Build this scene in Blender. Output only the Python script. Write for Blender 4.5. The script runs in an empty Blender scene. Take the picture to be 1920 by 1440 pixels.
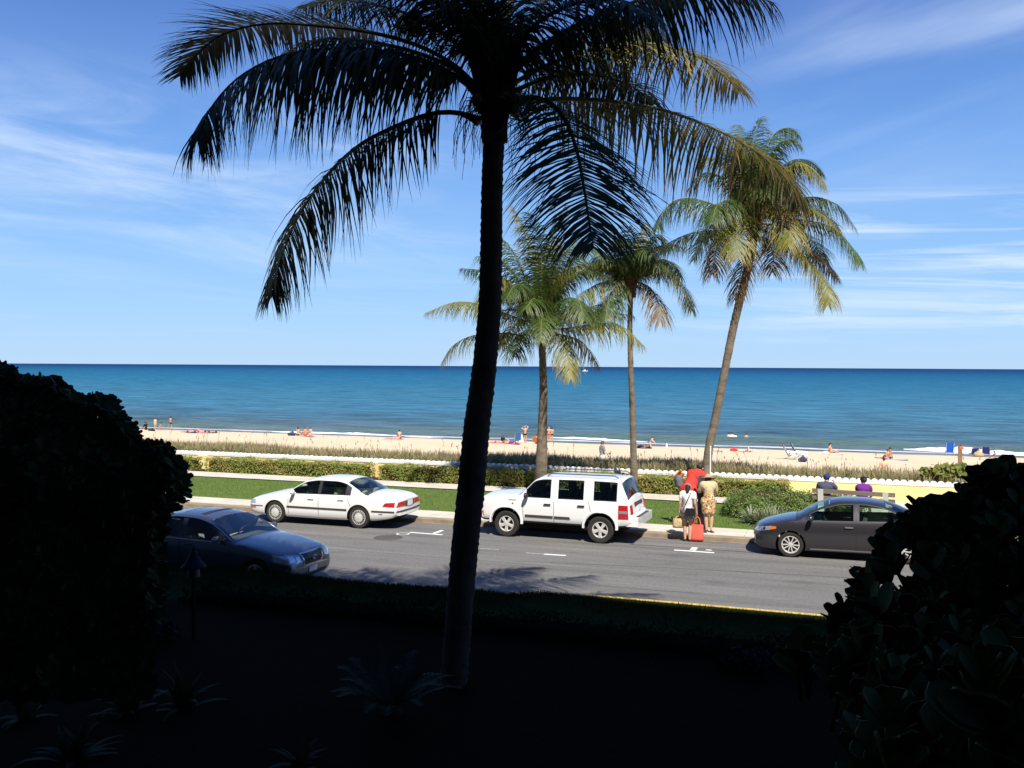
import bpy, bmesh, math, random
import numpy as np
from mathutils import Vector, Matrix
from mathutils.bvhtree import BVHTree
R = math.radians
scn = bpy.context.scene
col = scn.collection

# ------------------------------------------------------------------ camera
F = 1780.0                      # focal length in photo pixels (1920 wide)
CAMZ = 4.75
YAW, PITCH, ROLL = R(19.0), math.atan(33.5 / F), R(0.33)
cam_mat = (Matrix.Translation((0, 0, CAMZ)) @ Matrix.Rotation(YAW, 4, 'Z')
           @ Matrix.Rotation(math.pi / 2 - PITCH, 4, 'X') @ Matrix.Rotation(ROLL, 4, 'Z'))
cd = bpy.data.cameras.new("camera")
cam = bpy.data.objects.new("camera", cd)
col.objects.link(cam)
cam.matrix_world = cam_mat
cd.sensor_width = 36.0
cd.lens = 36.0 * F / 1920.0
cd.clip_start = 0.05
cd.clip_end = 80000
scn.camera = cam

# ------------------------------------------------------------------ light
SUN_AZ, SUN_EL = R(-57.0), R(53.0)
sun_dir = Vector((math.cos(SUN_EL) * math.cos(SUN_AZ), math.cos(SUN_EL) * math.sin(SUN_AZ), math.sin(SUN_EL)))
ld = bpy.data.lights.new("sun", 'SUN')
ld.energy = 5.0
ld.angle = R(0.5)
ld.color = (1.0, 0.95, 0.86)
lo = bpy.data.objects.new("sun", ld)
col.objects.link(lo)
lo.location = (0, 0, 60)
lo.rotation_euler = sun_dir.to_track_quat('Z', 'Y').to_euler()

w = bpy.data.worlds.new("World")
scn.world = w
w.use_nodes = True
nt = w.node_tree
for n in list(nt.nodes):
    nt.nodes.remove(n)
N = nt.nodes.new
Lk = nt.links.new
out = N('ShaderNodeOutputWorld')
bg = N('ShaderNodeBackground')
bg.inputs[1].default_value = 0.088
Lk(bg.outputs[0], out.inputs[0])
sky = N('ShaderNodeTexSky')
sky.sky_type = 'NISHITA'
sky.sun_disc = False
sky.sun_elevation = SUN_EL
sky.sun_rotation = math.atan2(sun_dir.x, sun_dir.y)
sky.air_density = 1.0
sky.dust_density = 0.25
sky.ozone_density = 3.0
tc = N('ShaderNodeTexCoord')
sep = N('ShaderNodeSeparateXYZ')
Lk(tc.outputs['Generated'], sep.inputs[0])
def M_(op, a, b=None, c=None, clamp=False):
    m = N('ShaderNodeMath')
    m.operation = op
    m.use_clamp = clamp
    for i, v in enumerate((a, b, c)):
        if v is None: continue
        if isinstance(v, (int, float)): m.inputs[i].default_value = v
        else: Lk(v, m.inputs[i])
    return m.outputs[0]
# azimuth left/right of the seaward direction and elevation: cirrus drawn out along the horizon
az = M_('ARCTAN2', sep.outputs[0], sep.outputs[1])
el = M_('ARCSINE', sep.outputs[2])
def cirrus(sx, sy, tilt, seed, lo_, hi_, detail=9, rough=0.62, dist=0.9):
    cmb = N('ShaderNodeCombineXYZ')
    Lk(M_('MULTIPLY', az, sx), cmb.inputs[0])
    Lk(M_('MULTIPLY', M_('ADD', el, M_('MULTIPLY', az, tilt)), sy), cmb.inputs[1])
    cmb.inputs[2].default_value = seed
    nz = N('ShaderNodeTexNoise')
    nz.inputs['Scale'].default_value = 1.0
    nz.inputs['Detail'].default_value = detail
    nz.inputs['Roughness'].default_value = rough
    nz.inputs['Distortion'].default_value = dist
    Lk(cmb.outputs[0], nz.inputs['Vector'])
    mr = N('ShaderNodeMapRange')
    mr.interpolation_type = 'SMOOTHSTEP'
    mr.inputs[1].default_value = lo_
    mr.inputs[2].default_value = hi_
    Lk(nz.outputs[0], mr.inputs[0])
    return mr.outputs[0]
c1 = cirrus(2.2, 13, 0.10, 3.1, 0.32, 0.84)
c2 = cirrus(1.1, 6.0, -0.16, 8.7, 0.36, 0.80, 5, 0.5)
c3 = cirrus(3.0, 46, 0.03, 1.7, 0.44, 0.75)
def band(x, a, b, c, d):
    up = N('ShaderNodeMapRange'); up.interpolation_type = 'SMOOTHSTEP'
    up.inputs[1].default_value = a; up.inputs[2].default_value = b; Lk(x, up.inputs[0])
    dn = N('ShaderNodeMapRange'); dn.interpolation_type = 'SMOOTHSTEP'
    dn.inputs[1].default_value = c; dn.inputs[2].default_value = d
    dn.inputs[3].default_value = 1; dn.inputs[4].default_value = 0; Lk(x, dn.inputs[0])
    return M_('MULTIPLY', up.outputs[0], dn.outputs[0])
low = band(el, 0.01, 0.05, 0.13, 0.20)
mid = band(el, 0.07, 0.12, 0.22, 0.31)
lefty = band(az, -1.2, -0.95, -0.55, -0.30)
righty = band(az, -0.25, 0.02, 0.6, 1.2)
cl = M_('ADD', M_('MULTIPLY', M_('MULTIPLY', c1, mid), M_('ADD', M_('MULTIPLY', lefty, 0.78), 0.05)),
        M_('MULTIPLY', c2, M_('ADD', M_('MULTIPLY', righty, M_('MULTIPLY', band(el, 0.14, 0.22, 0.30, 0.42), 0.55)), 0.03)))
cl = M_('ADD', cl, M_('MULTIPLY', M_('MULTIPLY', c3, low), M_('ADD', M_('MULTIPLY', righty, 0.66), 0.16)), clamp=True)
# deeper, cleaner blue than the raw model
hs = N('ShaderNodeHueSaturation')
hs.inputs['Saturation'].default_value = 1.12
hs.inputs['Value'].default_value = 1.0
Lk(sky.outputs[0], hs.inputs['Color'])
tint = N('ShaderNodeMix'); tint.data_type = 'RGBA'; tint.blend_type = 'MULTIPLY'
tint.inputs[0].default_value = 1.0
Lk(hs.outputs[0], tint.inputs[6])
tint.inputs[7].default_value = (0.85, 0.95, 1.15, 1)
sr = N('ShaderNodeValToRGB')            # clear winter air: blue right down to the sea
Lk(M_('DIVIDE', el, R(90)), sr.inputs[0])
ee = sr.color_ramp.elements
ee[0].position = 0.0; ee[0].color = (0.335, 0.50, 0.70, 1)
ee[1].position = 1.0; ee[1].color = (0.020, 0.060, 0.22, 1)
for pos_, c_ in ((0.035, (0.275, 0.465, 0.71, 1)), (0.075, (0.205, 0.40, 0.70, 1)), (0.14, (0.130, 0.285, 0.62, 1)), (0.24, (0.056, 0.138, 0.42, 1)), (0.45, (0.035, 0.095, 0.32, 1))):
    k_ = ee.new(pos_); k_.color = c_
vs_ = N('ShaderNodeVectorMath'); vs_.operation = 'SCALE'; vs_.inputs['Scale'].default_value = 1 / 0.088
Lk(sr.outputs[0], vs_.inputs[0])
blend = N('ShaderNodeMix'); blend.data_type = 'RGBA'; blend.inputs[0].default_value = 0.90
Lk(tint.outputs[2], blend.inputs[6]); Lk(vs_.outputs[0], blend.inputs[7])
mx = N('ShaderNodeMix'); mx.data_type = 'RGBA'
Lk(cl, mx.inputs[0])
Lk(blend.outputs[2], mx.inputs[6])
mx.inputs[7].default_value = (6.0, 7.2, 8.9, 1)
Lk(mx.outputs[2], bg.inputs[0])

scn.view_settings.view_transform = 'Standard'
scn.view_settings.look = 'None'
scn.view_settings.exposure = 0.5
scn.view_settings.gamma = 1.0
scn.view_settings.use_curve_mapping = False
scn.render.engine = 'CYCLES'
scn.cycles.max_bounces = 8
scn.cycles.transparent_max_bounces = 16

# ------------------------------------------------------------------ placing
def ray(px, py):
    return cam_mat.to_3x3() @ Vector(((px - 960) / F, (720 - py) / F, -1.0))
def G(px, py, z=0.0):            # the point of the level z that shows at this place of the photo
    d = ray(px, py)
    t = (z - CAMZ) / d.z
    return Vector((0, 0, CAMZ)) + d * t
def D(px, py, Z):                # the point at depth Z
    return Vector((0, 0, CAMZ)) + ray(px, py) * Z
def PY(px, py, y):               # the point on the upright plane y
    d = ray(px, py)
    return Vector((0, 0, CAMZ)) + d * (y / d.y)

# ------------------------------------------------------------------ tags
def tag(o, label=None, cat=None, group=None, kind=None):
    if label: o['label'] = label
    if cat: o['category'] = cat
    if group: o['group'] = group
    if kind: o['kind'] = kind
    return o
def empty(name, loc=(0, 0, 0), rz=0.0, label=None, cat=None, group=None):
    o = bpy.data.objects.new(name, None)
    o.empty_display_size = 0.2
    col.objects.link(o)
    o.location = loc
    o.rotation_euler = (0, 0, rz)
    tag(o, label, cat, group)
    return o
class MB:
    def __init__(s):
        s.v = []; s.f = []; s.m = []; s.a = []
    def add(s, verts, faces, mi=0, att=None):
        o = len(s.v)
        s.v.extend([tuple(p) for p in verts])
        s.f.extend([tuple(i + o for i in f) for f in faces])
        s.m.extend([mi] * len(faces))
        if att is not None: s.a.extend(att if isinstance(att, (list, tuple)) else [att] * len(verts))
    def box(s, a, b, mi=0, M=None, taper=1.0):
        x0, y0, z0 = a; x1, y1, z1 = b
        cx, cy = (x0 + x1) / 2, (y0 + y1) / 2
        t = lambda x, c: c + (x - c) * taper
        V = [(x0, y0, z0), (x1, y0, z0), (x1, y1, z0), (x0, y1, z0),
             (t(x0, cx), t(y0, cy), z1), (t(x1, cx), t(y0, cy), z1), (t(x1, cx), t(y1, cy), z1), (t(x0, cx), t(y1, cy), z1)]
        if M is not None: V = [M @ Vector(p) for p in V]
        s.add(V, [(0, 3, 2, 1), (4, 5, 6, 7), (0, 1, 5, 4), (1, 2, 6, 5), (2, 3, 7, 6), (3, 0, 4, 7)], mi, 0.0 if s.a else None)
    def tube(s, pts, rad, n=8, mi=0, att=None, cap=True):
        pts = [Vector(p) for p in pts]
        if not isinstance(rad, (list, tuple)): rad = [rad] * len(pts)
        V = []; A = []
        up = Vector((0, 0, 1))
        for i, p in enumerate(pts):
            t = (pts[min(i + 1, len(pts) - 1)] - pts[max(i - 1, 0)]).normalized()
            if abs(t.z) > 0.95: up2 = Vector((1, 0, 0))
            else: up2 = up
            a = t.cross(up2).normalized(); b = a.cross(t)
            for k in range(n):
                th = 2 * math.pi * k / n
                V.append(p + (a * math.cos(th) + b * math.sin(th)) * rad[i])
                if att is not None: A.append(att)
        Fc = []
        for i in range(len(pts) - 1):
            for k in range(n):
                k2 = (k + 1) % n
                Fc.append((i * n + k, i * n + k2, (i + 1) * n + k2, (i + 1) * n + k))
        if cap:
            Fc.append(tuple(range(n - 1, -1, -1))); Fc.append(tuple((len(pts) - 1) * n + k for k in range(n)))
        s.add(V, Fc, mi, A if att is not None else None)
    def build(s, name, mats, parent=None, smooth=False, angle=None, loc=None):
        me = bpy.data.meshes.new(name)
        me.from_pydata(s.v, [], s.f)
        if not isinstance(mats, (list, tuple)): mats = [mats]
        for m in mats: me.materials.append(m)
        me.polygons.foreach_set('material_index', s.m)
        if smooth: me.polygons.foreach_set('use_smooth', [True] * len(s.f))
        if s.a and len(s.a) == len(s.v):
            at = me.attributes.new('tip', 'FLOAT', 'POINT')
            at.data.foreach_set('value', s.a)
        me.update()
        if smooth and angle: me.set_sharp_from_angle(angle=R(angle))
        o = bpy.data.objects.new(name, me)
        col.objects.link(o)
        if parent is not None: o.parent = parent
        if loc is not None: o.location = loc
        return o
def lathe(mb, prof, n=24, M=None, mi=0):
    V = []
    for r, z in prof:
        for k in range(n):
            th = 2 * math.pi * k / n
            p = Vector((r * math.cos(th), r * math.sin(th), z))
            V.append(M @ p if M is not None else p)
    Fc = []
    for i in range(len(prof) - 1):
        for k in range(n):
            k2 = (k + 1) % n
            Fc.append((i * n + k, i * n + k2, (i + 1) * n + k2, (i + 1) * n + k))
    mb.add(V, Fc, mi)
def centred(mb):                 # origin at the base of a top-level mesh
    vs = np.array(mb.v)
    c = Vector(((vs[:, 0].min() + vs[:, 0].max()) / 2, (vs[:, 1].min() + vs[:, 1].max()) / 2, vs[:, 2].min()))
    mb.v = [tuple(Vector(p) - c) for p in mb.v]
    return c

# ------------------------------------------------------------------ materials
def mat(name, color, rough=0.6, metal=0.0, spec=0.5, var=0.0, vscale=5.0, color2=None, bump=0.0, bscale=40.0,
        coat=0.0, tip=None, trans=None, stretch=None, emit=None, lo=0.35, hi=0.65, tip_hi=1.0):
    m = bpy.data.materials.new(name)
    m.use_nodes = True
    t = m.node_tree
    b = t.nodes['Principled BSDF']
    b.inputs['Roughness'].default_value = rough
    b.inputs['Metallic'].default_value = metal
    b.inputs['Specular IOR Level'].default_value = spec
    b.inputs['Coat Weight'].default_value = coat
    b.inputs['Coat Roughness'].default_value = 0.03
    c = (*color, 1)
    b.inputs['Base Color'].default_value = c
    src = None
    tcn = t.nodes.new('ShaderNodeTexCoord')
    co = tcn.outputs['Object']
    if stretch:
        mp = t.nodes.new('ShaderNodeMapping'); mp.inputs['Scale'].default_value = stretch
        t.links.new(co, mp.inputs[0]); co = mp.outputs[0]
    if color2 is None and var > 0:
        color2 = tuple(max(0, x * (1 - var)) for x in color)
        c = (*[min(1, x * (1 + var * 0.6)) for x in color], 1)
    if color2 is not None:
        nz = t.nodes.new('ShaderNodeTexNoise')
        nz.inputs['Scale'].default_value = vscale
        nz.inputs['Detail'].default_value = 6
        nz.inputs['Roughness'].default_value = 0.65
        t.links.new(co, nz.inputs['Vector'])
        mr = t.nodes.new('ShaderNodeMapRange')
        mr.inputs[1].default_value = lo; mr.inputs[2].default_value = hi
        t.links.new(nz.outputs[0], mr.inputs[0])
        mx = t.nodes.new('ShaderNodeMix'); mx.data_type = 'RGBA'
        mx.inputs[6].default_value = c
        mx.inputs[7].default_value = (*color2, 1)
        t.links.new(mr.outputs[0], mx.inputs[0])
        src = mx.outputs[2]
    if tip is not None:
        at = t.nodes.new('ShaderNodeAttribute'); at.attribute_name = 'tip'
        m2 = t.nodes.new('ShaderNodeMix'); m2.data_type = 'RGBA'
        if src: t.links.new(src, m2.inputs[6])
        else: m2.inputs[6].default_value = c
        m2.inputs[7].default_value = (*tip, 1)
        t.links.new(at.outputs['Fac'], m2.inputs[0])
        src = m2.outputs[2]
    if src: t.links.new(src, b.inputs['Base Color'])
    if bump > 0:
        n2 = t.nodes.new('ShaderNodeTexNoise'); n2.inputs['Scale'].default_value = bscale
        n2.inputs['Detail'].default_value = 5
        t.links.new(co, n2.inputs['Vector'])
        bp = t.nodes.new('ShaderNodeBump'); bp.inputs['Strength'].default_value = bump
        bp.inputs['Distance'].default_value = 0.02
        t.links.new(n2.outputs[0], bp.inputs['Height'])
        t.links.new(bp.outputs[0], b.inputs['Normal'])
    if trans is not None:        # thin leaves let some light through
        o_ = t.nodes['Material Output']
        tr = t.nodes.new('ShaderNodeBsdfTranslucent')
        ms = t.nodes.new('ShaderNodeMixShader'); ms.inputs[0].default_value = trans
        if src: t.links.new(src, tr.inputs[0])
        else: tr.inputs[0].default_value = c
        t.links.new(b.outputs[0], ms.inputs[1]); t.links.new(tr.outputs[0], ms.inputs[2])
        t.links.new(ms.outputs[0], o_.inputs[0])
    return m
def glass_mat(name, tintc, gloss=0.10, alpha=0.55):
    m = bpy.data.materials.new(name); m.use_nodes = True
    t = m.node_tree; t.nodes.clear()
    o_ = t.nodes.new('ShaderNodeOutputMaterial')
    tr = t.nodes.new('ShaderNodeBsdfTransparent'); tr.inputs[0].default_value = (*tintc, 1)
    gl = t.nodes.new('ShaderNodeBsdfGlossy'); gl.inputs['Roughness'].default_value = 0.02
    fr = t.nodes.new('ShaderNodeFresnel'); fr.inputs[0].default_value = 1.5
    ad = t.nodes.new('ShaderNodeMath'); ad.operation = 'ADD'; ad.inputs[1].default_value = gloss; ad.use_clamp = True
    t.links.new(fr.outputs[0], ad.inputs[0])
    mx = t.nodes.new('ShaderNodeMixShader')
    t.links.new(ad.outputs[0], mx.inputs[0]); t.links.new(tr.outputs[0], mx.inputs[1]); t.links.new(gl.outputs[0], mx.inputs[2])
    t.links.new(mx.outputs[0], o_.inputs[0])
    return m
# ================================================================== SETTING
rnd = random.Random(11)
SEA = -3.1
KN, KN2, KF = 17.15, 18.65, 26.25      # near kerb (left bay / right), far kerb
XL, XR = -75.0, 45.0

m_asphalt = mat('asphalt', (0.180, 0.172, 0.162), 0.85, var=0.0, vscale=0.8, color2=(0.112, 0.107, 0.100), bump=0.25, bscale=60, stretch=(0.25, 2.2, 1), lo=0.3, hi=0.7)
# aggregate speckle, oil drips and worn patches of the asphalt
_t = m_asphalt.node_tree; _pb = _t.nodes['Principled BSDF']; _src = _pb.inputs['Base Color'].links[0].from_socket
_tc = _t.nodes.new('ShaderNodeTexCoord')
def _nz(scale, detail, lo, hi, a, b, st=(1, 1, 1)):
    mp_ = _t.nodes.new('ShaderNodeMapping'); mp_.inputs['Scale'].default_value = st; _t.links.new(_tc.outputs['Object'], mp_.inputs[0])
    n_ = _t.nodes.new('ShaderNodeTexNoise'); n_.inputs['Scale'].default_value = scale; n_.inputs['Detail'].default_value = detail; _t.links.new(mp_.outputs[0], n_.inputs['Vector'])
    r_ = _t.nodes.new('ShaderNodeMapRange'); r_.inputs[1].default_value = lo; r_.inputs[2].default_value = hi; r_.inputs[3].default_value = a; r_.inputs[4].default_value = b
    _t.links.new(n_.outputs[0], r_.inputs[0]); return r_.outputs[0]
for _o in (_nz(14, 6, 0.35, 0.65, 0.86, 1.14), _nz(0.9, 3, 0.60, 0.70, 1.0, 0.80, (1, 1.6, 1)), _nz(1.0, 8, 0.3, 0.7, 0.86, 1.13, (0.10, 6.0, 1))):
    _v = _t.nodes.new('ShaderNodeVectorMath'); _v.operation = 'SCALE'; _t.links.new(_src, _v.inputs[0]); _t.links.new(_o, _v.inputs['Scale']); _src = _v.outputs[0]
_t.links.new(_src, _pb.inputs['Base Color'])
m_concrete = mat('pale_concrete', (0.62, 0.57, 0.47), 0.85, color2=(0.50, 0.45, 0.36), vscale=1.2, bump=0.1)
m_gutter = mat('stained_gutter', (0.22, 0.165, 0.11), 0.9, color2=(0.30, 0.25, 0.18), vscale=2.5, bump=0.2)
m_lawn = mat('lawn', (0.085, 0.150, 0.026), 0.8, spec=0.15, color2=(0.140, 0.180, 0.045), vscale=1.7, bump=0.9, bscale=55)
m_nearlawn = mat('shade_dark_lawn', (0.018, 0.028, 0.007), 0.95, spec=0.02, color2=(0.011, 0.018, 0.005), vscale=3, bump=0.9, bscale=70)  # lawn green darkened to carry the building's shade in its colour
m_sand = mat('beach_sand', (0.67, 0.535, 0.37), 0.95, spec=0.1, color2=(0.61, 0.48, 0.32), vscale=0.35, bump=0.9, bscale=3.0)
m_soil = mat('soil', (0.045, 0.03, 0.02), 0.95, spec=0.1, var=0.4, vscale=6, bump=0.5)
m_white = mat('white_paint', (0.86, 0.85, 0.82), 0.6, var=0.03, vscale=3)
m_yellow = mat('yellow_wall_paint', (0.88, 0.72, 0.32), 0.75, color2=(0.80, 0.62, 0.27), vscale=1.2, bump=0.15, bscale=30, stretch=(1, 1, 0.35))
m_ypaint = mat('worn_yellow_paint', (0.78, 0.52, 0.08), 0.7, color2=(0.50, 0.36, 0.12), vscale=9)
m_mark = mat('road_paint', (0.78, 0.78, 0.74), 0.7, color2=(0.60, 0.60, 0.57), vscale=18, lo=0.5, hi=0.8)
m_faded = mat('faded_road_paint', (0.40, 0.39, 0.36), 0.8, color2=(0.20, 0.19, 0.18), vscale=16)
m_tar = mat('tar', (0.055, 0.052, 0.05), 0.7)
m_orange = mat('rusty_stain', (0.42, 0.28, 0.14), 0.9, color2=(0.25, 0.18, 0.12), vscale=2)

def sheet(name, x0, x1, y0, y1, z, m, nx=1, ny=1, zf=None):
    mb = MB()
    V = []
    for j in range(ny + 1):
        for i in range(nx + 1):
            x = x0 + (x1 - x0) * i / nx; y = y0 + (y1 - y0) * j / ny
            V.append((x, y, zf(x, y) if zf else z))
    Fc = [(j * (nx + 1) + i, j * (nx + 1) + i + 1, (j + 1) * (nx + 1) + i + 1, (j + 1) * (nx + 1) + i) for j in range(ny) for i in range(nx)]
    mb.add(V, Fc)
    return tag(mb.build(name, m, smooth=zf is not None), kind='structure')
sheet('ground', -900, 900, -600, 36.4, -0.30, m_soil)
sheet('road', -300, 300, 15.5, KF, 0.0, m_asphalt)
# worn lanes, tar line along the gutter, rusty line where water stands
def strip(name, pts, wdt, z, m, kind='structure'):
    mb = MB()
    for i in range(len(pts) - 1):
        a, b = Vector((*pts[i][:2], z)), Vector((*pts[i + 1][:2], z))
        d = (b - a).normalized(); n = Vector((-d.y, d.x, 0)) * wdt / 2
        mb.add([a - n, b - n, b + n, a + n], [(0, 1, 2, 3)])
    return mb, name, m
def strip_obj(name, pts, wdt, z, m):
    mb, n_, m_ = strip(name, pts, wdt, z, m)
    return tag(mb.build(n_, m_), kind='structure')
strip_obj('gutter_stain', [(-60, KF - 0.06), (-20, KF - 0.05), (0, KF - 0.06), (10, KF - 0.05), (40, KF - 0.06)], 0.07, 0.004, m_orange)
q = [G(1180, 1021), G(1225, 1023.5), G(1330, 1030), G(1410, 1036), G(1500, 1041)]
strip_obj('tar_line', q, 0.045, 0.004, m_tar)
# kerbs and pavement
mb = MB()
mb.box((-300, KF, -0.1), (300, KF + 0.34, 0.11))
for x in np.arange(-60, 40, 3.0):
    pass
tag(mb.build('kerb', m_gutter), kind='structure')
mb = MB()
x = -60.0
while x < 45:
    mb.box((x + 0.006, KF + 0.343, -0.1), (x + 1.794, KF + 1.50, 0.125))
    x += 1.8
mb.box((-300, KF + 0.345, -0.1), (-60, KF + 1.5, 0.125)); mb.box((45, KF + 0.345, -0.1), (300, KF + 1.5, 0.125))
tag(mb.build('pavement', m_concrete), kind='structure')
def zl(x, y): return 0.115 + 0.02 * math.sin(x * 0.7 + y) * 0.5
lawn = sheet('lawn', -90, 50, KF + 1.503, 32.75, 0.12, m_lawn, 90, 8, zl)
sheet('path', -90, 50, 32.753, 34.2, 0.145, m_concrete)
sheet('planting_bed', -90, -2.2, 34.2, 35.24, 0.13, m_soil)
sheet('path', -2.2, 50, 34.2, 35.24, 0.145, m_concrete)
# patio round the bench
sheet('patio', -1.6, 5.4, 29.7, 32.75, 0.150, m_concrete)
# short grass blades in the sunlit lawn
def blades(mb, n, fx, h0, h1, wd, zf, seed, lean=0.35):
    r = random.Random(seed)
    for _ in range(n):
        x, y = fx(r)
        z = zf(x, y)
        a = r.uniform(0, 6.283); h = r.uniform(h0, h1); l = r.uniform(0, lean) * h
        b = r.uniform(0, 6.283)
        dx, dy = math.cos(a) * wd / 2, math.sin(a) * wd / 2
        t = r.random()
        mb.add([(x - dx, y - dy, z - 0.01), (x + dx, y + dy, z - 0.01), (x + math.cos(b) * l, y + math.sin(b) * l, z + h)], [(0, 1, 2)], 0, [t * 0.6, t * 0.6, t])
m_blade = mat('grass_blade', (0.125, 0.205, 0.040), 0.6, spec=0.2, tip=(0.20, 0.24, 0.08), trans=0.3)
def lawn_xy(r):
    while True:
        x, y = r.uniform(-26, 10), r.uniform(KF + 1.53, 32.7)
        if not (-1.7 < x < 5.5 and y > 29.6): return x, y
mb = MB()
blades(mb, 42000, lawn_xy, 0.03, 0.075, 0.022, zl, 5)
tag(mb.build('lawn_grass', m_blade), 'short mown green lawn between the roadside pavement and the hedge path', 'grass', kind='stuff')

# near side: raised lawn that falls to the kerb
def kn(x):                       # near kerb line: bay on the left, built out on the right
    t = min(1, max(0, (x + 6.1) / 1.3)); t = t * t * (3 - 2 * t)
    return KN + (KN2 - KN) * t
def z_near(x, y):
    k = kn(x) - 0.17
    e = k - y
    if e < 0: return 0.14
    crest = 0.50 - 0.22 * min(1, max(0, (x + 5.3) / 1.5))
    t = min(1, e / (0.35 if x < -6.1 else 0.35 + min(1, (x + 6.1) / 1.3) * 1.2)); t = t * t * (3 - 2 * t)
    zc = 0.14 + (crest - 0.14) * t
    return zc + 0.02 * math.sin(x * 1.3 + y * 2.1) * t
mb = MB()
xs = np.concatenate([np.arange(-60, -12, 1.5), np.arange(-12, 12, 0.3), np.arange(12, 45, 1.5)])
es = [0, 0.06, 0.12, 0.2, 0.28, 0.36, 0.5, 0.8, 1.1, 1.4, 1.8, 2.4, 3.2, 5, 8, 12, 18]
V = []
for e in es:
    for x in xs:
        y = kn(x) - 0.17 - e
        V.append((x, y, z_near(x, y)))
nx = len(xs)
mb.add(V, [((j + 1) * nx + i, (j + 1) * nx + i + 1, j * nx + i + 1, j * nx + i) for j in range(len(es) - 1) for i in range(nx - 1)])
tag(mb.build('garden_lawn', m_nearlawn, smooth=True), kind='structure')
mb = MB(); mc = MB()
for i in range(nx - 1):
    xa, xb = xs[i], xs[i + 1]
    ya, yb = kn(xa), kn(xb)
    m_ = mb
    V = [(xa, ya, -0.1), (xb, yb, -0.1), (xb, yb - 0.17, -0.1), (xa, ya - 0.17, -0.1), (xa, ya, 0.13), (xb, yb, 0.13), (xb, yb - 0.17, 0.14), (xa, ya - 0.17, 0.14)]
    m_.add(V, [(4, 7, 6, 5), (0, 4, 5, 1), (3, 2, 6, 7)])
tag(mb.build('yellow_kerb', m_ypaint), kind='structure')
# blades standing on the raised edge
mb = MB()
def fe(r):
    x = r.uniform(-16, 9)
    return x, kn(x) - (0.2 if x < -6 else 0.3) - abs(r.gauss(0, 0.9))
m_nblade = mat('shade_dark_grass_blade', (0.018, 0.030, 0.008), 0.7, spec=0.05, tip=(0.036, 0.046, 0.013), trans=0.25)  # blade colour darkened as well, standing in for shade
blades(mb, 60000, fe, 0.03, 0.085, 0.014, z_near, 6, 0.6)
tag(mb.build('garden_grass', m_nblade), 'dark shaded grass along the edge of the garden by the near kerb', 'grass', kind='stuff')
# straw blown against the near kerb
mb = MB()
r = random.Random(3)
for _ in range(320):
    x = r.gauss(-4.7, 0.75); y = kn(x) + abs(r.gauss(0.03, 0.16))
    a = r.uniform(-0.6, 0.6); l = r.uniform(0.05, 0.16)
    d = Vector((math.cos(a), math.sin(a), 0)) * l; n = Vector((-d.y, d.x, 0)).normalized() * 0.008
    p = Vector((x, y, 0.008 + r.random() * 0.02))
    mb.add([p - n, p + d - n, p + d + n, p + n], [(0, 1, 2, 3)])
tag(mb.build('dry_straw', mat('straw', (0.62, 0.45, 0.14), 0.8)), 'scattered dry yellow straw lying at the corner of the near kerb', 'straw', kind='stuff')

# ---------------------------------------------------------------- road paint
def line_px(name, a, b, wd, m=m_mark, z=0.004):
    p, q_ = G(*a), G(*b)
    return strip_obj(name, [p, q_], wd, z, m)
line_px('bay_marking', (768, 998.2), (829.6, 1003.0), 0.11)
p = G(812, 1001); strip_obj('bay_marking', [(p.x, p.y + 0.06), (p.x + 0.02, p.y + 0.62)], 0.12, 0.004, m_mark)
line_px('bay_marking', (1264, 1031.4), (1339, 1036.6), 0.12)
p = G(1298, 1033); strip_obj('bay_marking', [(p.x, p.y + 0.07), (p.x, p.y + 0.50)], 0.16, 0.004, m_mark)
p = G(1329, 1031.5)
mb = MB(); mb.add([(p.x + 0.09 * math.cos(t), p.y + 0.06 * math.sin(t), 0.005) for t in np.linspace(0, 6.283, 11)[:-1]], [tuple(range(10))])
tag(mb.build('bay_marking', m_mark), kind='structure')
p = G(755.5, 1001.2)
strip_obj('bay_marking', [(p.x + 0.17 * math.cos(t), p.y + 0.17 * math.sin(t)) for t in np.linspace(0, 6.283, 25)], 0.045, 0.004, m_mark)
line_px('lane_marking', (1020, 1039.3), (1061, 1041.8), 0.11, m_mark)
line_px('lane_marking', (985, 1036.8), (1020, 1039.3), 0.10, m_faded)
line_px('lane_marking', (898, 1028.4), (935, 1030.6), 0.09, m_faded)
p = G(728, 1008)
m_iron = mat('cast_iron', (0.10, 0.092, 0.085), 0.7, 0.3, bump=0.6, bscale=25)
t_ = empty('manhole_cover', (p.x, p.y, 0.0), 0, 'round dark iron manhole cover in the road behind the white sedan', 'manhole cover')
mb = MB(); lathe(mb, [(0.0, 0.012), (0.30, 0.012), (0.31, 0.004)], 28); mb.build('cover', m_iron, t_)
mb = MB(); lathe(mb, [(0.315, 0.004), (0.325, 0.010), (0.39, 0.010), (0.40, 0.003)], 28); mb.build('frame', m_iron, t_)
strip_obj('tar_patch', [G(700, 1011), G(752, 1011.5)], 0.22, 0.0035, m_tar) if False else None
strip_obj('tar_line', [G(1020, 1088), G(1140, 1100), G(1300, 1112)], 0.03, 0.004, mat('tar_faint', (0.10, 0.097, 0.092), 0.8))
strip_obj('tar_line', [G(960, 1052), G(1200, 1062), G(1500, 1078), G(1620, 1085)], 0.035, 0.004, bpy.data.materials['tar_faint'])

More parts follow.
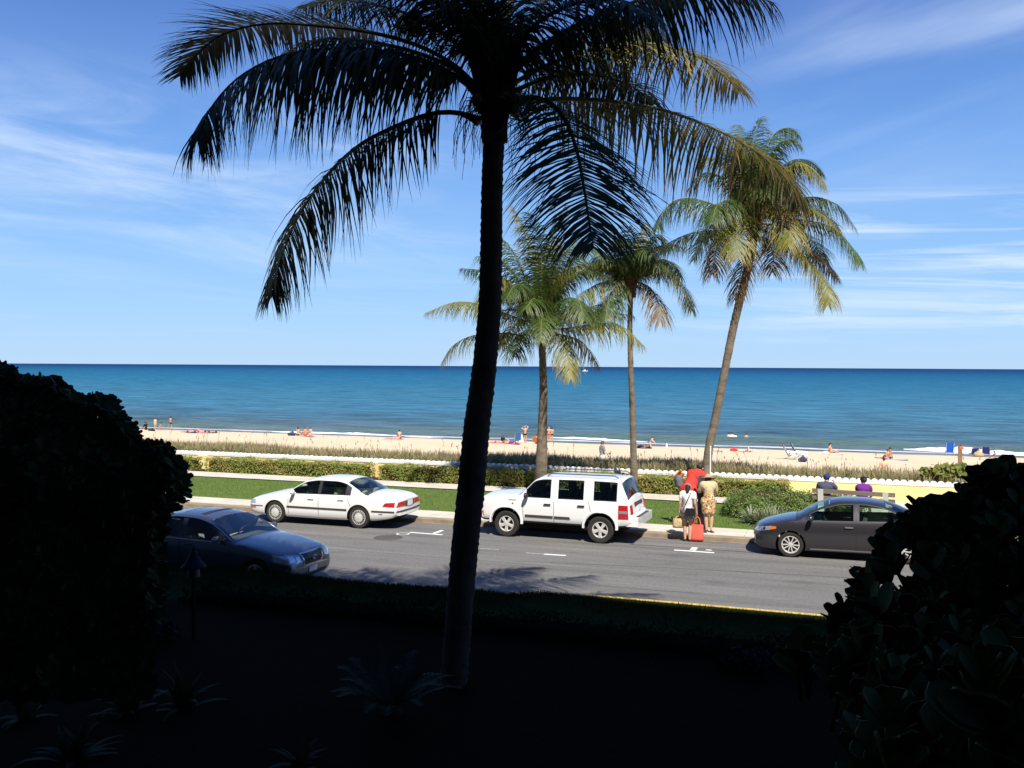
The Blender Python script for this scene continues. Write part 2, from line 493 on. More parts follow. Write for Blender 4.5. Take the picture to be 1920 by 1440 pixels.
# ---------------------------------------------------------------- sea wall
WY = 35.25                      # street face of the wall
t_ = empty('sea_wall', (-10, WY, 0.0), 0, 'long low yellow wall with white scalloped tile coping along the beach', 'wall')
def rel(mb, o):
    mb.v = [(p[0] - o.location.x, p[1] - o.location.y, p[2] - o.location.z) for p in mb.v]
    return mb
WX0, WX1 = -70.0, 17.5
mb = MB(); mb.box((WX0, WY, -1.2), (WX1, WY + 0.24, 0.725)); rel(mb, t_).build('wall_face', m_yellow, t_)
mb = MB(); mb.box((WX0 - 0.03, WY - 0.02, 0.727), (WX1 + 0.03, WY + 0.33, 0.785)); rel(mb, t_).build('cap_course', m_white, t_)
mb = MB()
x = WX0 + 0.12
r = random.Random(2)
while x < WX1:
    rr = 0.1195; n = 8
    V = []
    dz = r.uniform(-0.006, 0.006)
    for (y, s) in ((WY - 0.024, 1.0), (WY + 0.0, 1.0), (WY + 0.34, 0.99)):
        for k in range(n + 1):
            th = math.pi * k / n
            V.append((x + rr * s * math.cos(th), y, 0.778 + dz + rr * 0.85 * s * math.sin(th)))
    Fc = [(j * (n + 1) + k, (j + 1) * (n + 1) + k, (j + 1) * (n + 1) + k + 1, j * (n + 1) + k + 1) for j in range(2) for k in range(n)]
    Fc.append(tuple(range(n, -1, -1))); Fc.append(tuple(2 * (n + 1) + k for k in range(n + 1)))
    mb.add(V, Fc)
    x += 0.237
rel(mb, t_).build('tile_coping', m_white, t_, smooth=True, angle=40)
for px in (381, 699):
    c = PY(px, 880, WY)
    mb = MB(); mb.box((c.x - 0.24, WY - 0.10, 0.0), (c.x + 0.24, WY - 0.002, 0.725)); rel(mb, t_).build('pilaster', m_yellow, t_)

# ---------------------------------------------------------------- dune and beach
def z_beach(x, y):
    pts = [(35.4, 0.40), (37.5, 0.50), (40.0, 0.40), (43, -0.10), (46, -0.65), (52, -1.25), (70, -1.9), (85, -2.5), (91, -2.85), (94, -3.15), (98, -3.5), (110, -5), (160, -9)]
    for i in range(len(pts) - 1):
        if y <= pts[i + 1][0]:
            a, b = pts[i], pts[i + 1]
            z = a[1] + (b[1] - a[1]) * (y - a[0]) / (b[0] - a[0])
            break
    else: z = -9
    n = 0.05 * math.sin(x * 0.31 + 1.3) * math.cos(y * 0.23) + 0.035 * math.sin(x * 0.9 + y * 0.5) + 0.02 * math.sin(x * 2.1 - y * 1.7)
    return z + n * (1 if y < 89 else 0.25)
mb = MB()
ys = list(np.arange(35.4, 60, 0.6)) + list(np.arange(60, 100, 1.0)) + [105, 115, 160]
xs2 = list(np.arange(-400, -90, 20)) + list(np.arange(-90, 70, 0.9)) + list(np.arange(70, 400, 20))
V = [(x, y, z_beach(x, y)) for y in ys for x in xs2]
nx = len(xs2)
mb.add(V, [(j * nx + i, j * nx + i + 1, (j + 1) * nx + i + 1, (j + 1) * nx + i) for j in range(len(ys) - 1) for i in range(nx - 1)])
beach = tag(mb.build('beach', m_sand, smooth=True), kind='structure')
# wet sand near the water line: a real darkening of the sand by water
t = m_sand.node_tree
geo = t.nodes.new('ShaderNodeNewGeometry'); sp = t.nodes.new('ShaderNodeSeparateXYZ'); t.links.new(geo.outputs['Position'], sp.inputs[0])
nz = t.nodes.new('ShaderNodeTexNoise'); nz.inputs['Scale'].default_value = 0.09; nz.inputs['Detail'].default_value = 3
t.links.new(geo.outputs['Position'], nz.inputs['Vector'])
ad = t.nodes.new('ShaderNodeMath'); ad.operation = 'MULTIPLY_ADD'; ad.inputs[1].default_value = 5.0
t.links.new(nz.outputs[0], ad.inputs[0]); t.links.new(sp.outputs[1], ad.inputs[2])
mr = t.nodes.new('ShaderNodeMapRange'); mr.inputs[1].default_value = 91.2; mr.inputs[2].default_value = 93.0
t.links.new(ad.outputs[0], mr.inputs[0])
pb = t.nodes['Principled BSDF']
old = pb.inputs['Base Color'].links[0].from_socket
mx_ = t.nodes.new('ShaderNodeMix'); mx_.data_type = 'RGBA'
t.links.new(mr.outputs[0], mx_.inputs[0]); t.links.new(old, mx_.inputs[6]); mx_.inputs[7].default_value = (0.30, 0.255, 0.22, 1)
t.links.new(mx_.outputs[2], pb.inputs['Base Color'])
mr2 = t.nodes.new('ShaderNodeMapRange'); mr2.inputs[1].default_value = 91.2; mr2.inputs[2].default_value = 93.0
mr2.inputs[3].default_value = 0.95; mr2.inputs[4].default_value = 0.35
t.links.new(ad.outputs[0], mr2.inputs[0]); t.links.new(mr2.outputs[0], pb.inputs['Roughness'])

# ---------------------------------------------------------------- sea
def z_sea(x, y):
    z = SEA
    yc = 103.4 + 0.9 * math.sin(x * 0.035 + 0.6) + 0.3 * math.sin(x * 0.21)
    amp = 0.42 * (0.75 + 0.25 * math.sin(x * 0.06 + 2))
    d = y - yc
    z += amp * (math.exp(-(d / 0.9) ** 2) if d < 0 else math.exp(-(d / 3.2) ** 2))
    yc2 = 118 + 1.5 * math.sin(x * 0.03 + 2)
    z += 0.18 * math.exp(-((y - yc2) / 2.5) ** 2)
    yc3 = 140 + 2.5 * math.sin(x * 0.02 + 1)
    z += 0.16 * math.exp(-((y - yc3) / 4) ** 2)
    if y > 97: z += 0.03 * math.sin(x * 0.8 + y * 1.1) * math.sin(y * 0.7 - x * 0.2)
    return z
mb = MB()
ys = list(np.arange(90, 112, 0.35)) + list(np.arange(112, 160, 1.0)) + [180, 220, 300, 450, 700, 1200, 2500, 6000, 15000, 40000]
xs3 = [-40000, -8000, -2000, -600, -250] + list(np.arange(-150, 100, 1.0)) + [150, 300, 800, 3000, 9000, 40000]
V = [(x, y, z_sea(x, y) if y < 200 else SEA) for y in ys for x in xs3]
nx = len(xs3)
mb.add(V, [(j * nx + i, j * nx + i + 1, (j + 1) * nx + i + 1, (j + 1) * nx + i) for j in range(len(ys) - 1) for i in range(nx - 1)])
m_sea = bpy.data.materials.new('sea_water'); m_sea.use_nodes = True
t = m_sea.node_tree
pb = t.nodes['Principled BSDF']
pb.inputs['Roughness'].default_value = 0.34
pb.inputs['Specular IOR Level'].default_value = 0.13
geo = t.nodes.new('ShaderNodeNewGeometry'); sp = t.nodes.new('ShaderNodeSeparateXYZ'); t.links.new(geo.outputs['Position'], sp.inputs[0])
def tm(op, a, b=None, clamp=False):
    m = t.nodes.new('ShaderNodeMath'); m.operation = op; m.use_clamp = clamp
    for i, v in enumerate((a, b)):
        if v is None: continue
        if isinstance(v, (int, float)): m.inputs[i].default_value = v
        else: t.links.new(v, m.inputs[i])
    return m.outputs[0]
nzl = t.nodes.new('ShaderNodeTexNoise'); nzl.inputs['Scale'].default_value = 1.0; nzl.inputs['Detail'].default_value = 6; nzl.inputs['Roughness'].default_value = 0.6
mp = t.nodes.new('ShaderNodeMapping'); mp.inputs['Scale'].default_value = (0.006, 0.03, 1)
t.links.new(geo.outputs['Position'], mp.inputs[0]); t.links.new(mp.outputs[0], nzl.inputs['Vector'])
lg = tm('LOGARITHM', sp.outputs[1], 10.0)
lgn = tm('ADD', lg, tm('MULTIPLY', tm('SUBTRACT', nzl.outputs[0], 0.5), 0.30))
mr = t.nodes.new('ShaderNodeMapRange'); mr.inputs[1].default_value = 1.96; mr.inputs[2].default_value = 3.7
t.links.new(lgn, mr.inputs[0])
cr = t.nodes.new('ShaderNodeValToRGB')
t.links.new(mr.outputs[0], cr.inputs[0])
e = cr.color_ramp.elements
e[0].position = 0.0; e[0].color = (0.15, 0.20, 0.22, 1)
e[1].position = 1.0; e[1].color = (0.006, 0.036, 0.110, 1)
for pos, c in ((0.03, (0.105, 0.175, 0.22, 1)), (0.07, (0.055, 0.155, 0.225, 1)), (0.14, (0.052, 0.195, 0.305, 1)), (0.34, (0.026, 0.155, 0.265, 1)), (0.55, (0.013, 0.110, 0.220, 1)), (0.78, (0.007, 0.058, 0.150, 1))):
    k = e.new(pos); k.color = c
# ripple and gust shading put into the colour: patches of darker and lighter water
nr_ = t.nodes.new('ShaderNodeTexNoise'); nr_.inputs['Scale'].default_value = 1.0; nr_.inputs['Detail'].default_value = 10; nr_.inputs['Roughness'].default_value = 0.75
mp4 = t.nodes.new('ShaderNodeMapping'); mp4.inputs['Scale'].default_value = (0.09, 0.22, 1)
t.links.new(geo.outputs['Position'], mp4.inputs[0]); t.links.new(mp4.outputs[0], nr_.inputs['Vector'])
mr4 = t.nodes.new('ShaderNodeMapRange'); mr4.inputs[1].default_value = 0.30; mr4.inputs[2].default_value = 0.70; mr4.inputs[3].default_value = 0.36; mr4.inputs[4].default_value = 1.66
t.links.new(nr_.outputs[0], mr4.inputs[0])
vsc = t.nodes.new('ShaderNodeVectorMath'); vsc.operation = 'SCALE'
t.links.new(cr.outputs[0], vsc.inputs[0]); t.links.new(mr4.outputs[0], vsc.inputs['Scale'])
# foam: along the wash line and where the swell breaks on the right
nf = t.nodes.new('ShaderNodeTexNoise'); nf.inputs['Scale'].default_value = 1.0; nf.inputs['Detail'].default_value = 5; nf.inputs['Roughness'].default_value = 0.7
mp2 = t.nodes.new('ShaderNodeMapping'); mp2.inputs['Scale'].default_value = (0.16, 0.75, 1)
t.links.new(geo.outputs['Position'], mp2.inputs[0]); t.links.new(mp2.outputs[0], nf.inputs['Vector'])
nw = t.nodes.new('ShaderNodeTexNoise'); nw.inputs['Scale'].default_value = 0.05; nw.inputs['Detail'].default_value = 2
t.links.new(geo.outputs['Position'], nw.inputs['Vector'])
ywob = tm('ADD', sp.outputs[1], tm('MULTIPLY', tm('SUBTRACT', nw.outputs[0], 0.5), 6.0))
def gauss(c, wd):
    d = tm('DIVIDE', tm('SUBTRACT', ywob, c), wd)
    return tm('POWER', 2.71828, tm('MULTIPLY', tm('MULTIPLY', d, d), -1.0))
fo = tm('ADD', gauss(96.6, 0.9), tm('MULTIPLY', gauss(93.6, 0.35), 0.75))
fmask = tm('MULTIPLY', tm('SUBTRACT', tm('ADD', tm('MULTIPLY', fo, 0.55), nf.outputs[0]), 0.80), 6.0, clamp=True)
fcol = t.nodes.new('ShaderNodeMix'); fcol.data_type = 'RGBA'
t.links.new(fmask, fcol.inputs[0]); t.links.new(vsc.outputs[0], fcol.inputs[6]); fcol.inputs[7].default_value = (0.85, 0.87, 0.88, 1)
# clear green water in the standing face of the swell
gr = tm('MULTIPLY', gauss(102.6, 1.3), 0.8, clamp=True)
gc = t.nodes.new('ShaderNodeMix'); gc.data_type = 'RGBA'
t.links.new(gr, gc.inputs[0]); t.links.new(fcol.outputs[2], gc.inputs[6]); gc.inputs[7].default_value = (0.10, 0.20, 0.17, 1)
t.links.new(gc.outputs[2], pb.inputs['Base Color'])
nb = t.nodes.new('ShaderNodeTexNoise'); nb.inputs['Scale'].default_value = 1.0; nb.inputs['Detail'].default_value = 8; nb.inputs['Roughness'].default_value = 0.68
mp3 = t.nodes.new('ShaderNodeMapping'); mp3.inputs['Scale'].default_value = (0.22, 0.5, 1)
t.links.new(geo.outputs['Position'], mp3.inputs[0]); t.links.new(mp3.outputs[0], nb.inputs['Vector'])
bp = t.nodes.new('ShaderNodeBump'); bp.inputs['Strength'].default_value = 1.0; bp.inputs['Distance'].default_value = 1.8
t.links.new(nb.outputs[0], bp.inputs['Height'])
df = t.nodes.new('ShaderNodeBsdfDiffuse'); t.links.new(gc.outputs[2], df.inputs[0]); t.links.new(bp.outputs[0], df.inputs['Normal'])
gs = t.nodes.new('ShaderNodeBsdfGlossy'); gs.inputs['Roughness'].default_value = 0.30; t.links.new(bp.outputs[0], gs.inputs['Normal'])
msx = t.nodes.new('ShaderNodeMixShader'); msx.inputs[0].default_value = 0.06
t.links.new(df.outputs[0], msx.inputs[1]); t.links.new(gs.outputs[0], msx.inputs[2]); t.links.new(msx.outputs[0], t.nodes['Material Output'].inputs[0])
tag(mb.build('sea', m_sea, smooth=True), kind='structure')
# broken white water
m_foam = mat('foam', (0.86, 0.88, 0.90), 0.8, bump=0.8, bscale=4)
def foam(label, x0, x1, yf, h, wd, seed):
    r = random.Random(seed); mb = MB()
    n = int((x1 - x0) / 0.35); V = []
    k_ = 7
    ph = [r.uniform(0, 6) for _ in range(4)]
    for i in range(n + 1):
        x = x0 + (x1 - x0) * i / n
        e_ = min(1, (x - x0) / 5, (x1 - x) / 5 + 0.01); e_ = max(0.02, e_) ** 0.7
        hh = h * e_ * (0.75 + 0.2 * math.sin(x * 0.7 + ph[0]) + 0.15 * math.sin(x * 1.9 + ph[1]) + r.uniform(-.12, .12))
        ww = wd * e_ * (0.8 + 0.3 * math.sin(x * 0.4 + ph[2]) + r.uniform(-.1, .1))
        y = yf(x) + 0.25 * math.sin(x * 0.33 + ph[3])
        for k in range(k_):
            s = k / (k_ - 1)
            V.append((x, y + (s - 0.5) * ww, SEA - 0.03 + max(0.0, hh) * math.sin(math.pi * s) ** 0.7 + (0.04 if 0 < k < k_ - 1 else 0) + r.uniform(-.02, .02)))
    mb.add(V, [(i * k_ + k, (i + 1) * k_ + k, (i + 1) * k_ + k + 1, i * k_ + k + 1) for i in range(n) for k in range(k_ - 1)])
    return tag(mb.build('foam', m_foam, smooth=True), label, 'foam', kind='stuff')
def fy(px0, py0, px1, py1):
    a, b = G(px0, py0, SEA), G(px1, py1, SEA)
    return a.x, b.x, (lambda x: a.y + (b.y - a.y) * (x - a.x) / (b.x - a.x))
a, b, f_ = fy(1694, 842, 1990, 857); foam('thick band of white breaking surf behind the tall blue beach chair', a, b, f_, 0.50, 2.0, 1)
a, b, f_ = fy(512, 809.5, 745, 817); foam('white surf line behind the three seated bathers on the left', a, b, f_, 0.17, 1.1, 2)
a, b, f_ = fy(1030, 820.5, 1215, 829); foam('small curl of white surf behind the man in the grey shirt', a, b, f_, 0.22, 1.0, 3)
a, b, f_ = fy(760, 818.5, 830, 821); foam('short thin line of white wash left of the big palm trunk', a, b, f_, 0.08, 0.6, 4)

# ---------------------------------------------------------------- building behind the viewpoint (throws the shade)
m_stucco = mat('beige_stucco', (0.16, 0.145, 0.12), 0.85, var=0.1, vscale=1)
m_winglass = mat('window_glass', (0.03, 0.035, 0.04), 0.08)
SH_Y = 18.2
slope = math.tan(SUN_EL) / math.cos(SUN_AZ + math.pi / 2)
BY = -2.2
BH = (SH_Y - BY) * slope
t_ = empty('apartment_building', (20, BY - 8, 0), 0, 'beige apartment building behind the viewpoint with rows of dark windows', 'building')
mb = MB(); mb.box((-70, BY - 16, 0), (110, BY, BH)); rel(mb, t_).build('wall', m_stucco, t_)
mb = MB()
nf_ = int(BH // 3)
r = random.Random(4)
for fl in range(nf_):
    z0 = 1.0 + fl * 3.0
    if z0 + 1.5 > BH: break
    mb = MB(); mb.box((-68, BY + 0.003, z0), (108, BY + 0.05, z0 + 1.4)); tag(rel(mb, t_).build('ribbon_window', m_winglass, t_))
# ================================================================== PALMS
m_frond = mat('palm_leaflet', (0.040, 0.080, 0.014), 0.42, spec=0.3, color2=(0.070, 0.120, 0.018), vscale=1.5, tip=(0.42, 0.30, 0.13), trans=0.22)
m_frond_y = mat('yellow_sunlit_palm_leaflet', (0.115, 0.150, 0.018), 0.45, spec=0.3, color2=(0.20, 0.195, 0.025), vscale=1.5, tip=(0.50, 0.33, 0.13), trans=0.28)  # yellowing leaflets; on the foreground palm a sunlit tone put into the colour
m_frond_d = mat('dry_palm_leaflet', (0.13, 0.095, 0.045), 0.7, spec=0.2, color2=(0.20, 0.14, 0.07), vscale=3, tip=(0.28, 0.19, 0.11), trans=0.15)
m_rachis = mat('palm_rib', (0.16, 0.17, 0.04), 0.5)
m_bark = mat('palm_bark', (0.235, 0.19, 0.145), 0.9, spec=0.15, color2=(0.13, 0.10, 0.078), vscale=3.0, bump=0.9, bscale=14, stretch=(1, 1, 2.2))
m_fibre = mat('palm_fibre', (0.16, 0.085, 0.04), 0.9, var=0.4, vscale=6)
m_nut = mat('coconut', (0.16, 0.10, 0.04), 0.5)

def spline(P, n):
    P = [Vector(p) for p in P]
    Q = [P[0] * 2 - P[1]] + P + [P[-1] * 2 - P[-2]]
    # sample by segment, then even out by length
    out_ = []
    for i in range(1, len(Q) - 2):
        for k in range(8):
            t = k / 8; a, b, c, d = Q[i - 1], Q[i], Q[i + 1], Q[i + 2]
            out_.append(0.5 * ((2 * b) + (c - a) * t + (2 * a - 5 * b + 4 * c - d) * t * t + (3 * b - a - 3 * c + d) * t ** 3))
    out_.append(P[-1])
    L = [0]
    for i in range(1, len(out_)): L.append(L[-1] + (out_[i] - out_[i - 1]).length)
    res = []; j = 0
    for k in range(n + 1):
        s = L[-1] * k / n
        while j < len(L) - 2 and L[j + 1] < s: j += 1
        f = (s - L[j]) / max(1e-9, L[j + 1] - L[j])
        res.append(out_[j].lerp(out_[j + 1], min(1, max(0, f))))
    return res, L[-1]
def frond(parent, P, seed, ll=0.95, npair=70, m=None, droop=1.0, dry=0.25, base=0.14, wd=0.034, r0=0.035, up=0.35, segs=4, label=None, side=None, miss=0.05, rm=None):
    r = random.Random(seed)
    pts, L = spline(P, 60)
    o = parent.matrix_basis.translation
    pts = [p - o for p in pts]
    mb = MB()
    rad = [r0 * (1 - 0.9 * i / 60) + 0.003 for i in range(61)]
    rad[0] *= 2.0; rad[1] *= 1.6; rad[2] *= 1.35
    mb.tube(pts[::2], rad[::2], 6, 1, 0.0)
    wob = [r.uniform(-0.12, 0.12) for _ in range(12)]
    n = max(16, int(npair * 1.5 * L / 4.0)) if npair else 0
    for i in range(n):
        s = base + (1 - base) * (i + 0.5) / n
        for sg in (-1, 1):
            if r.random() < miss: continue
            ss = min(0.999, max(0.0, s + r.uniform(-0.3, 0.3) / n))
            k = ss * 60; k0 = min(59, int(k)); p = pts[k0].lerp(pts[k0 + 1], k - k0)
            t = (pts[min(60, k0 + 2)] - pts[max(0, k0 - 1)]).normalized()
            sd = t.cross(Vector((0, 0, 1)))
            if sd.length < 0.2: sd = t.cross(Vector((0.3, 1, 0)))
            if side is not None: sd = sd.lerp(Vector(side), 0.0)
            sd.normalize()
            nv = sd.cross(t).normalized()
            if nv.z < 0: nv = -nv
            # leaflets: short at the base, long in the middle, pointing ahead at the tip
            prof = math.sin(math.pi * min(1, (s - base) / (1 - base) * 0.83 + 0.145)) ** 0.6
            ln = ll * prof * (r.uniform(0.82, 1.12) if r.random() > 0.12 else r.uniform(0.5, 0.8))
            fw = 0.30 + 0.9 * max(0, (s - 0.55) / 0.45) ** 1.5
            clump = wob[int(s * 11.9)] + r.uniform(-0.10, 0.10)
            d = (sd * sg * 0.85 + t * (fw + clump) + nv * (up * (1 - s * 0.6) + r.uniform(-0.12, 0.12))).normalized()
            w_ = wd * r.uniform(0.75, 1.15) * (0.65 + 0.35 * prof)
            q = p.copy(); dirn = d.copy(); gd = r.uniform(0.55, 1.45); swp = Vector((r.uniform(-.22, .22), r.uniform(-.22, .22), 0))
            V = []; A = []
            dk = r.random() ** 2 * dry * 1.6
            wv = dirn.cross(nv).normalized()
            sl = ln / segs
            for j in range(segs + 1):
                f = j / segs
                ww = w_ * (0.6 if j == 0 else (1.0 if f < 0.35 else max(0.06, 1 - (f - 0.35) / 0.65 * 0.92))) / 2
                V += [q - wv * ww, q + wv * ww]
                a_ = min(1, max(0, dk + (dry * 2.2 * max(0, f - 0.55)) + dry * max(0, s - 0.7) * 1.6))
                A += [a_, a_]
                # gravity bends the leaflet over
                g = droop * gd * (0.30 + 0.75 * f)
                dirn = (dirn + (Vector((0, 0, -1)) + swp) * g).normalized()
                q = q + dirn * sl
                wv2 = dirn.cross(nv)
                if wv2.length > 0.15: wv = wv2.normalized()
            mb.add(V, [(2 * j, 2 * j + 1, 2 * j + 3, 2 * j + 2) for j in range(segs)], 0, A)
    ob = mb.build('frond', [m or m_frond, rm or m_rachis], parent)
    if label: ob['label'] = label
    return ob
def trunk(parent, P, rad, seed=1, name='trunk', n=40, ring=0.10):
    r = random.Random(seed)
    o = parent.matrix_basis.translation
    pts, L = spline(P, 60)
    from bisect import bisect
    ns = int(L / ring) * 2
    mb = MB(); C = []; Rr = []
    for k in range(ns + 1):
        f = k / ns * 60; k0 = min(59, int(f))
        C.append(pts[k0].lerp(pts[k0 + 1], f - k0) - o)
        u = k / ns * (len(rad) - 1); u0 = min(len(rad) - 2, int(u))
        rb = rad[u0] + (rad[u0 + 1] - rad[u0]) * (u - u0)
        Rr.append(rb * ((1.03 if k % 2 else 0.975) + r.uniform(-0.012, 0.012)))
    mb.tube(C, Rr, 18, 0)
    # knock the rings slightly out of round
    mb.v = [(p[0] + r.uniform(-.006, .006), p[1] + r.uniform(-.006, .006), p[2] + r.uniform(-.012, .012)) for p in mb.v]
    return mb.build(name, m_bark, parent, smooth=True)
def crownshaft(parent, c, rad, h, seed, mf=None):
    mf = mf or m_fibre
    r = random.Random(seed); o = parent.matrix_basis.translation; c = Vector(c) - o
    mb = MB()
    for k in range(26):
        a = r.uniform(0, 6.283); z0 = r.uniform(-0.25, 0.35) * h
        b = c + Vector((math.cos(a) * rad * 0.7, math.sin(a) * rad * 0.7, z0))
        mb.tube([b, b + Vector((math.cos(a) * rad * 0.55, math.sin(a) * rad * 0.55, h * 0.35)), b + Vector((math.cos(a) * rad * 1.5, math.sin(a) * rad * 1.5, h * 0.85))],
                [0.05 * h + 0.02, 0.04 * h + 0.015, 0.02], 6)
    mb.tube([c + Vector((0, 0, -h * 0.5)), c + Vector((0, 0, h * 0.1)), c + Vector((0, 0, h * 0.7))], [rad * 0.95, rad * 1.0, rad * 0.4], 12)
    mb.build('leaf_bases', mf, parent)
    mb = MB()                     # hanging fibre and spent flower stalks
    for k in range(110):
        a = r.uniform(0, 6.283)
        b = c + Vector((math.cos(a) * rad * 1.0, math.sin(a) * rad * 1.0, r.uniform(-0.2, 0.3) * h))
        l = r.uniform(0.3, 0.9) * h
        q1 = b + Vector((math.cos(a) * l * 0.28, math.sin(a) * l * 0.28, -l * 0.05)); q2 = q1 + Vector((math.cos(a + .4) * l * 0.16, math.sin(a + .4) * l * 0.16, -l * 0.35)); q3 = q2 + Vector((r.uniform(-.05, .05), r.uniform(-.05, .05), -l * 0.5))
        mb.tube([b, q1, q2, q3], [0.010, 0.007, 0.005, 0.003], 3)
    mb.build('flower_stalks', mf, parent)
def traced(parent, px, Z, dz, c=None, **kw):
    n = len(px)
    P = []
    for i, (x, y) in enumerate(px):
        f = (i / (n - 1)) ** 1.2
        P.append(D(x, y, Z + dz * f))
    return frond(parent, P, **kw)

m_frond_a = mat('shade_dark_palm_leaflet', (0.026, 0.040, 0.010), 0.5, spec=0.22, color2=(0.04, 0.052, 0.014), vscale=1.5, tip=(0.07, 0.055, 0.03), trans=0.10)  # darker copy of the leaflets: shade put into the colour
m_fibre_d = mat('shade_dark_palm_fibre', (0.022, 0.015, 0.010), 0.9, spec=0.05)  # fibre colour lowered to stand in for shade
m_rachis_d = mat('shade_dark_palm_rib', (0.03, 0.035, 0.012), 0.6, spec=0.1)  # rib colour lowered likewise, shade put into it
# ---- the tall foreground palm (in the building's shade)
ZP = 12.6
base = G(848, 1295, 0.44)
palmA = empty('coconut_palm', base, 0, 'tallest darkest coconut palm in the shaded garden, nearest of the four palms', 'palm tree')
tp = [(848, 1300), (857, 1200), (865, 1100), (874, 1000), (885, 900), (894, 800), (907, 700), (918, 580), (921, 480), (922, 380), (925, 280), (928, 200)]
Zb = 12.6
P = [base - Vector((0, 0, 0.1))] + [D(x, y, Zb) for x, y in tp[1:]]
m_bark_d = mat('shade_dark_palm_bark', (0.060, 0.050, 0.042), 0.95, spec=0.05, color2=(0.035, 0.028, 0.024), vscale=3.0, bump=0.9, bscale=14)  # bark copy with the shade worked into its colour
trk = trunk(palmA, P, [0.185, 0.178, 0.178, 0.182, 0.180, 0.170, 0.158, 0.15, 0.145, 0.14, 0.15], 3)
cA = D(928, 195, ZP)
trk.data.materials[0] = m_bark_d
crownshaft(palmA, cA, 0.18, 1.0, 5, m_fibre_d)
r = random.Random(8)
for k in range(8):
    mb = MB(); a = r.uniform(0, 6.283)
    p = cA - palmA.location + Vector((math.cos(a) * 0.27, math.sin(a) * 0.27, r.uniform(-0.15, 0.2)))
    lathe(mb, [(0.001, -0.10), (0.06, -0.07), (0.085, 0), (0.06, 0.07), (0.001, 0.10)], 10, Matrix.Translation(p)); mb.build('coconut', m_nut, palmA, smooth=True)
FA = [
 ([(905,180),(862,130),(790,88),(700,62),(610,50),(520,44),(455,52),(405,72),(365,108),(338,142)], 1.5, dict(ll=1.15, droop=0.16, npair=80, up=0.0, base=0.35)),
 ([(905,190),(862,148),(790,112),(700,94),(610,92),(520,108),(455,140),(412,180),(385,222),(370,262)], -1.2, dict(ll=1.60, droop=1.05, npair=90, wd=0.042, up=-0.15, base=0.10)),
 ([(898,228),(866,213),(825,211),(785,220),(735,240),(680,268),(632,308),(590,358),(556,412),(532,470),(517,520),(510,556)], 0.8, dict(ll=1.35, droop=0.95, npair=76, base=0.13, up=-0.25)),
 ([(902,185),(855,132),(785,100),(705,80),(625,72),(565,84),(520,112)], 0.2, dict(ll=1.15, droop=0.9, up=-0.05)),
 ([(915,170),(880,110),(830,62),(770,28),(700,8),(630,0),(570,12)], 2.2, dict(ll=1.1, droop=0.9)),
 ([(918,165),(890,90),(845,20),(790,-40),(720,-80),(640,-90)], 0.8, dict(ll=1.05, droop=0.8)),
 ([(920,165),(895,60),(860,-50),(800,-150),(720,-220)], -0.8, dict(ll=1.05, droop=0.5)),
 ([(926,165),(925,50),(905,-90),(870,-220),(800,-330)], 0.4, dict(ll=1.0, droop=0.4)),
 ([(932,165),(950,50),(985,-80),(1040,-190),(1120,-270)], 0.9, dict(ll=1.0, droop=0.4)),
 ([(935,165),(975,70),(1040,-20),(1120,-90),(1220,-120),(1310,-110)], 1.5, dict(ll=1.05, droop=0.8)),
 ([(940,165),(1005,95),(1085,45),(1175,8),(1275,-20),(1370,-25),(1450,5)], -0.6, dict(ll=1.45, droop=0.85, npair=84, wd=0.036, up=-0.1, base=0.08)),
 ([(940,170),(1020,125),(1100,96),(1190,82),(1250,87),(1307,106),(1352,138),(1386,170)], 2.2, dict(ll=1.2, droop=0.85, m='y', dry=0.45, up=-0.1)),
 ([(942,200),(1023,187),(1093,186),(1171,193),(1249,208),(1327,236),(1400,272),(1450,310),(1484,350),(1500,390)], 1.9, dict(ll=1.40, droop=1.0, npair=74, dry=0.55, base=0.13, m='y', up=-0.2)),
 ([(938,205),(985,183),(1030,192),(1062,230),(1082,285),(1092,335),(1100,385),(1107,430),(1113,465)], -2.4, dict(ll=1.25, droop=0.34, npair=96, up=0.0, wd=0.030, base=0.05, dry=0.10)),
 ([(942,180),(1030,145),(1110,140),(1180,160),(1225,195)], 1.4, dict(ll=1.15, droop=0.95)),
 ([(938,170),(1000,95),(1090,50),(1170,45),(1240,75)], 2.0, dict(ll=1.25, droop=0.95)),
 ([(920,160),(870,60),(800,-10),(740,-30),(690,-20)], -1.6, dict(ll=0.95, droop=0.95)),
 ([(935,165),(990,60),(1070,10),(1160,0),(1230,30)], -1.8, dict(ll=1.0, droop=0.95)),
 ([(925,170),(900,90),(850,40),(800,30),(755,55)], 1.0, dict(ll=0.75, droop=0.9)),
]
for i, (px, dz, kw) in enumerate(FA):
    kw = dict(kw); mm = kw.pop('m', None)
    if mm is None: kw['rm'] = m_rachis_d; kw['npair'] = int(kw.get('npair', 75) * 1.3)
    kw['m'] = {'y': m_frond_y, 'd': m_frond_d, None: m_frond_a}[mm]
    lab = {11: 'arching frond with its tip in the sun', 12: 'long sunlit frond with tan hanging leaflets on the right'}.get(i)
    traced(palmA, px, ZP, dz, seed=100 + i, label=lab, **kw)

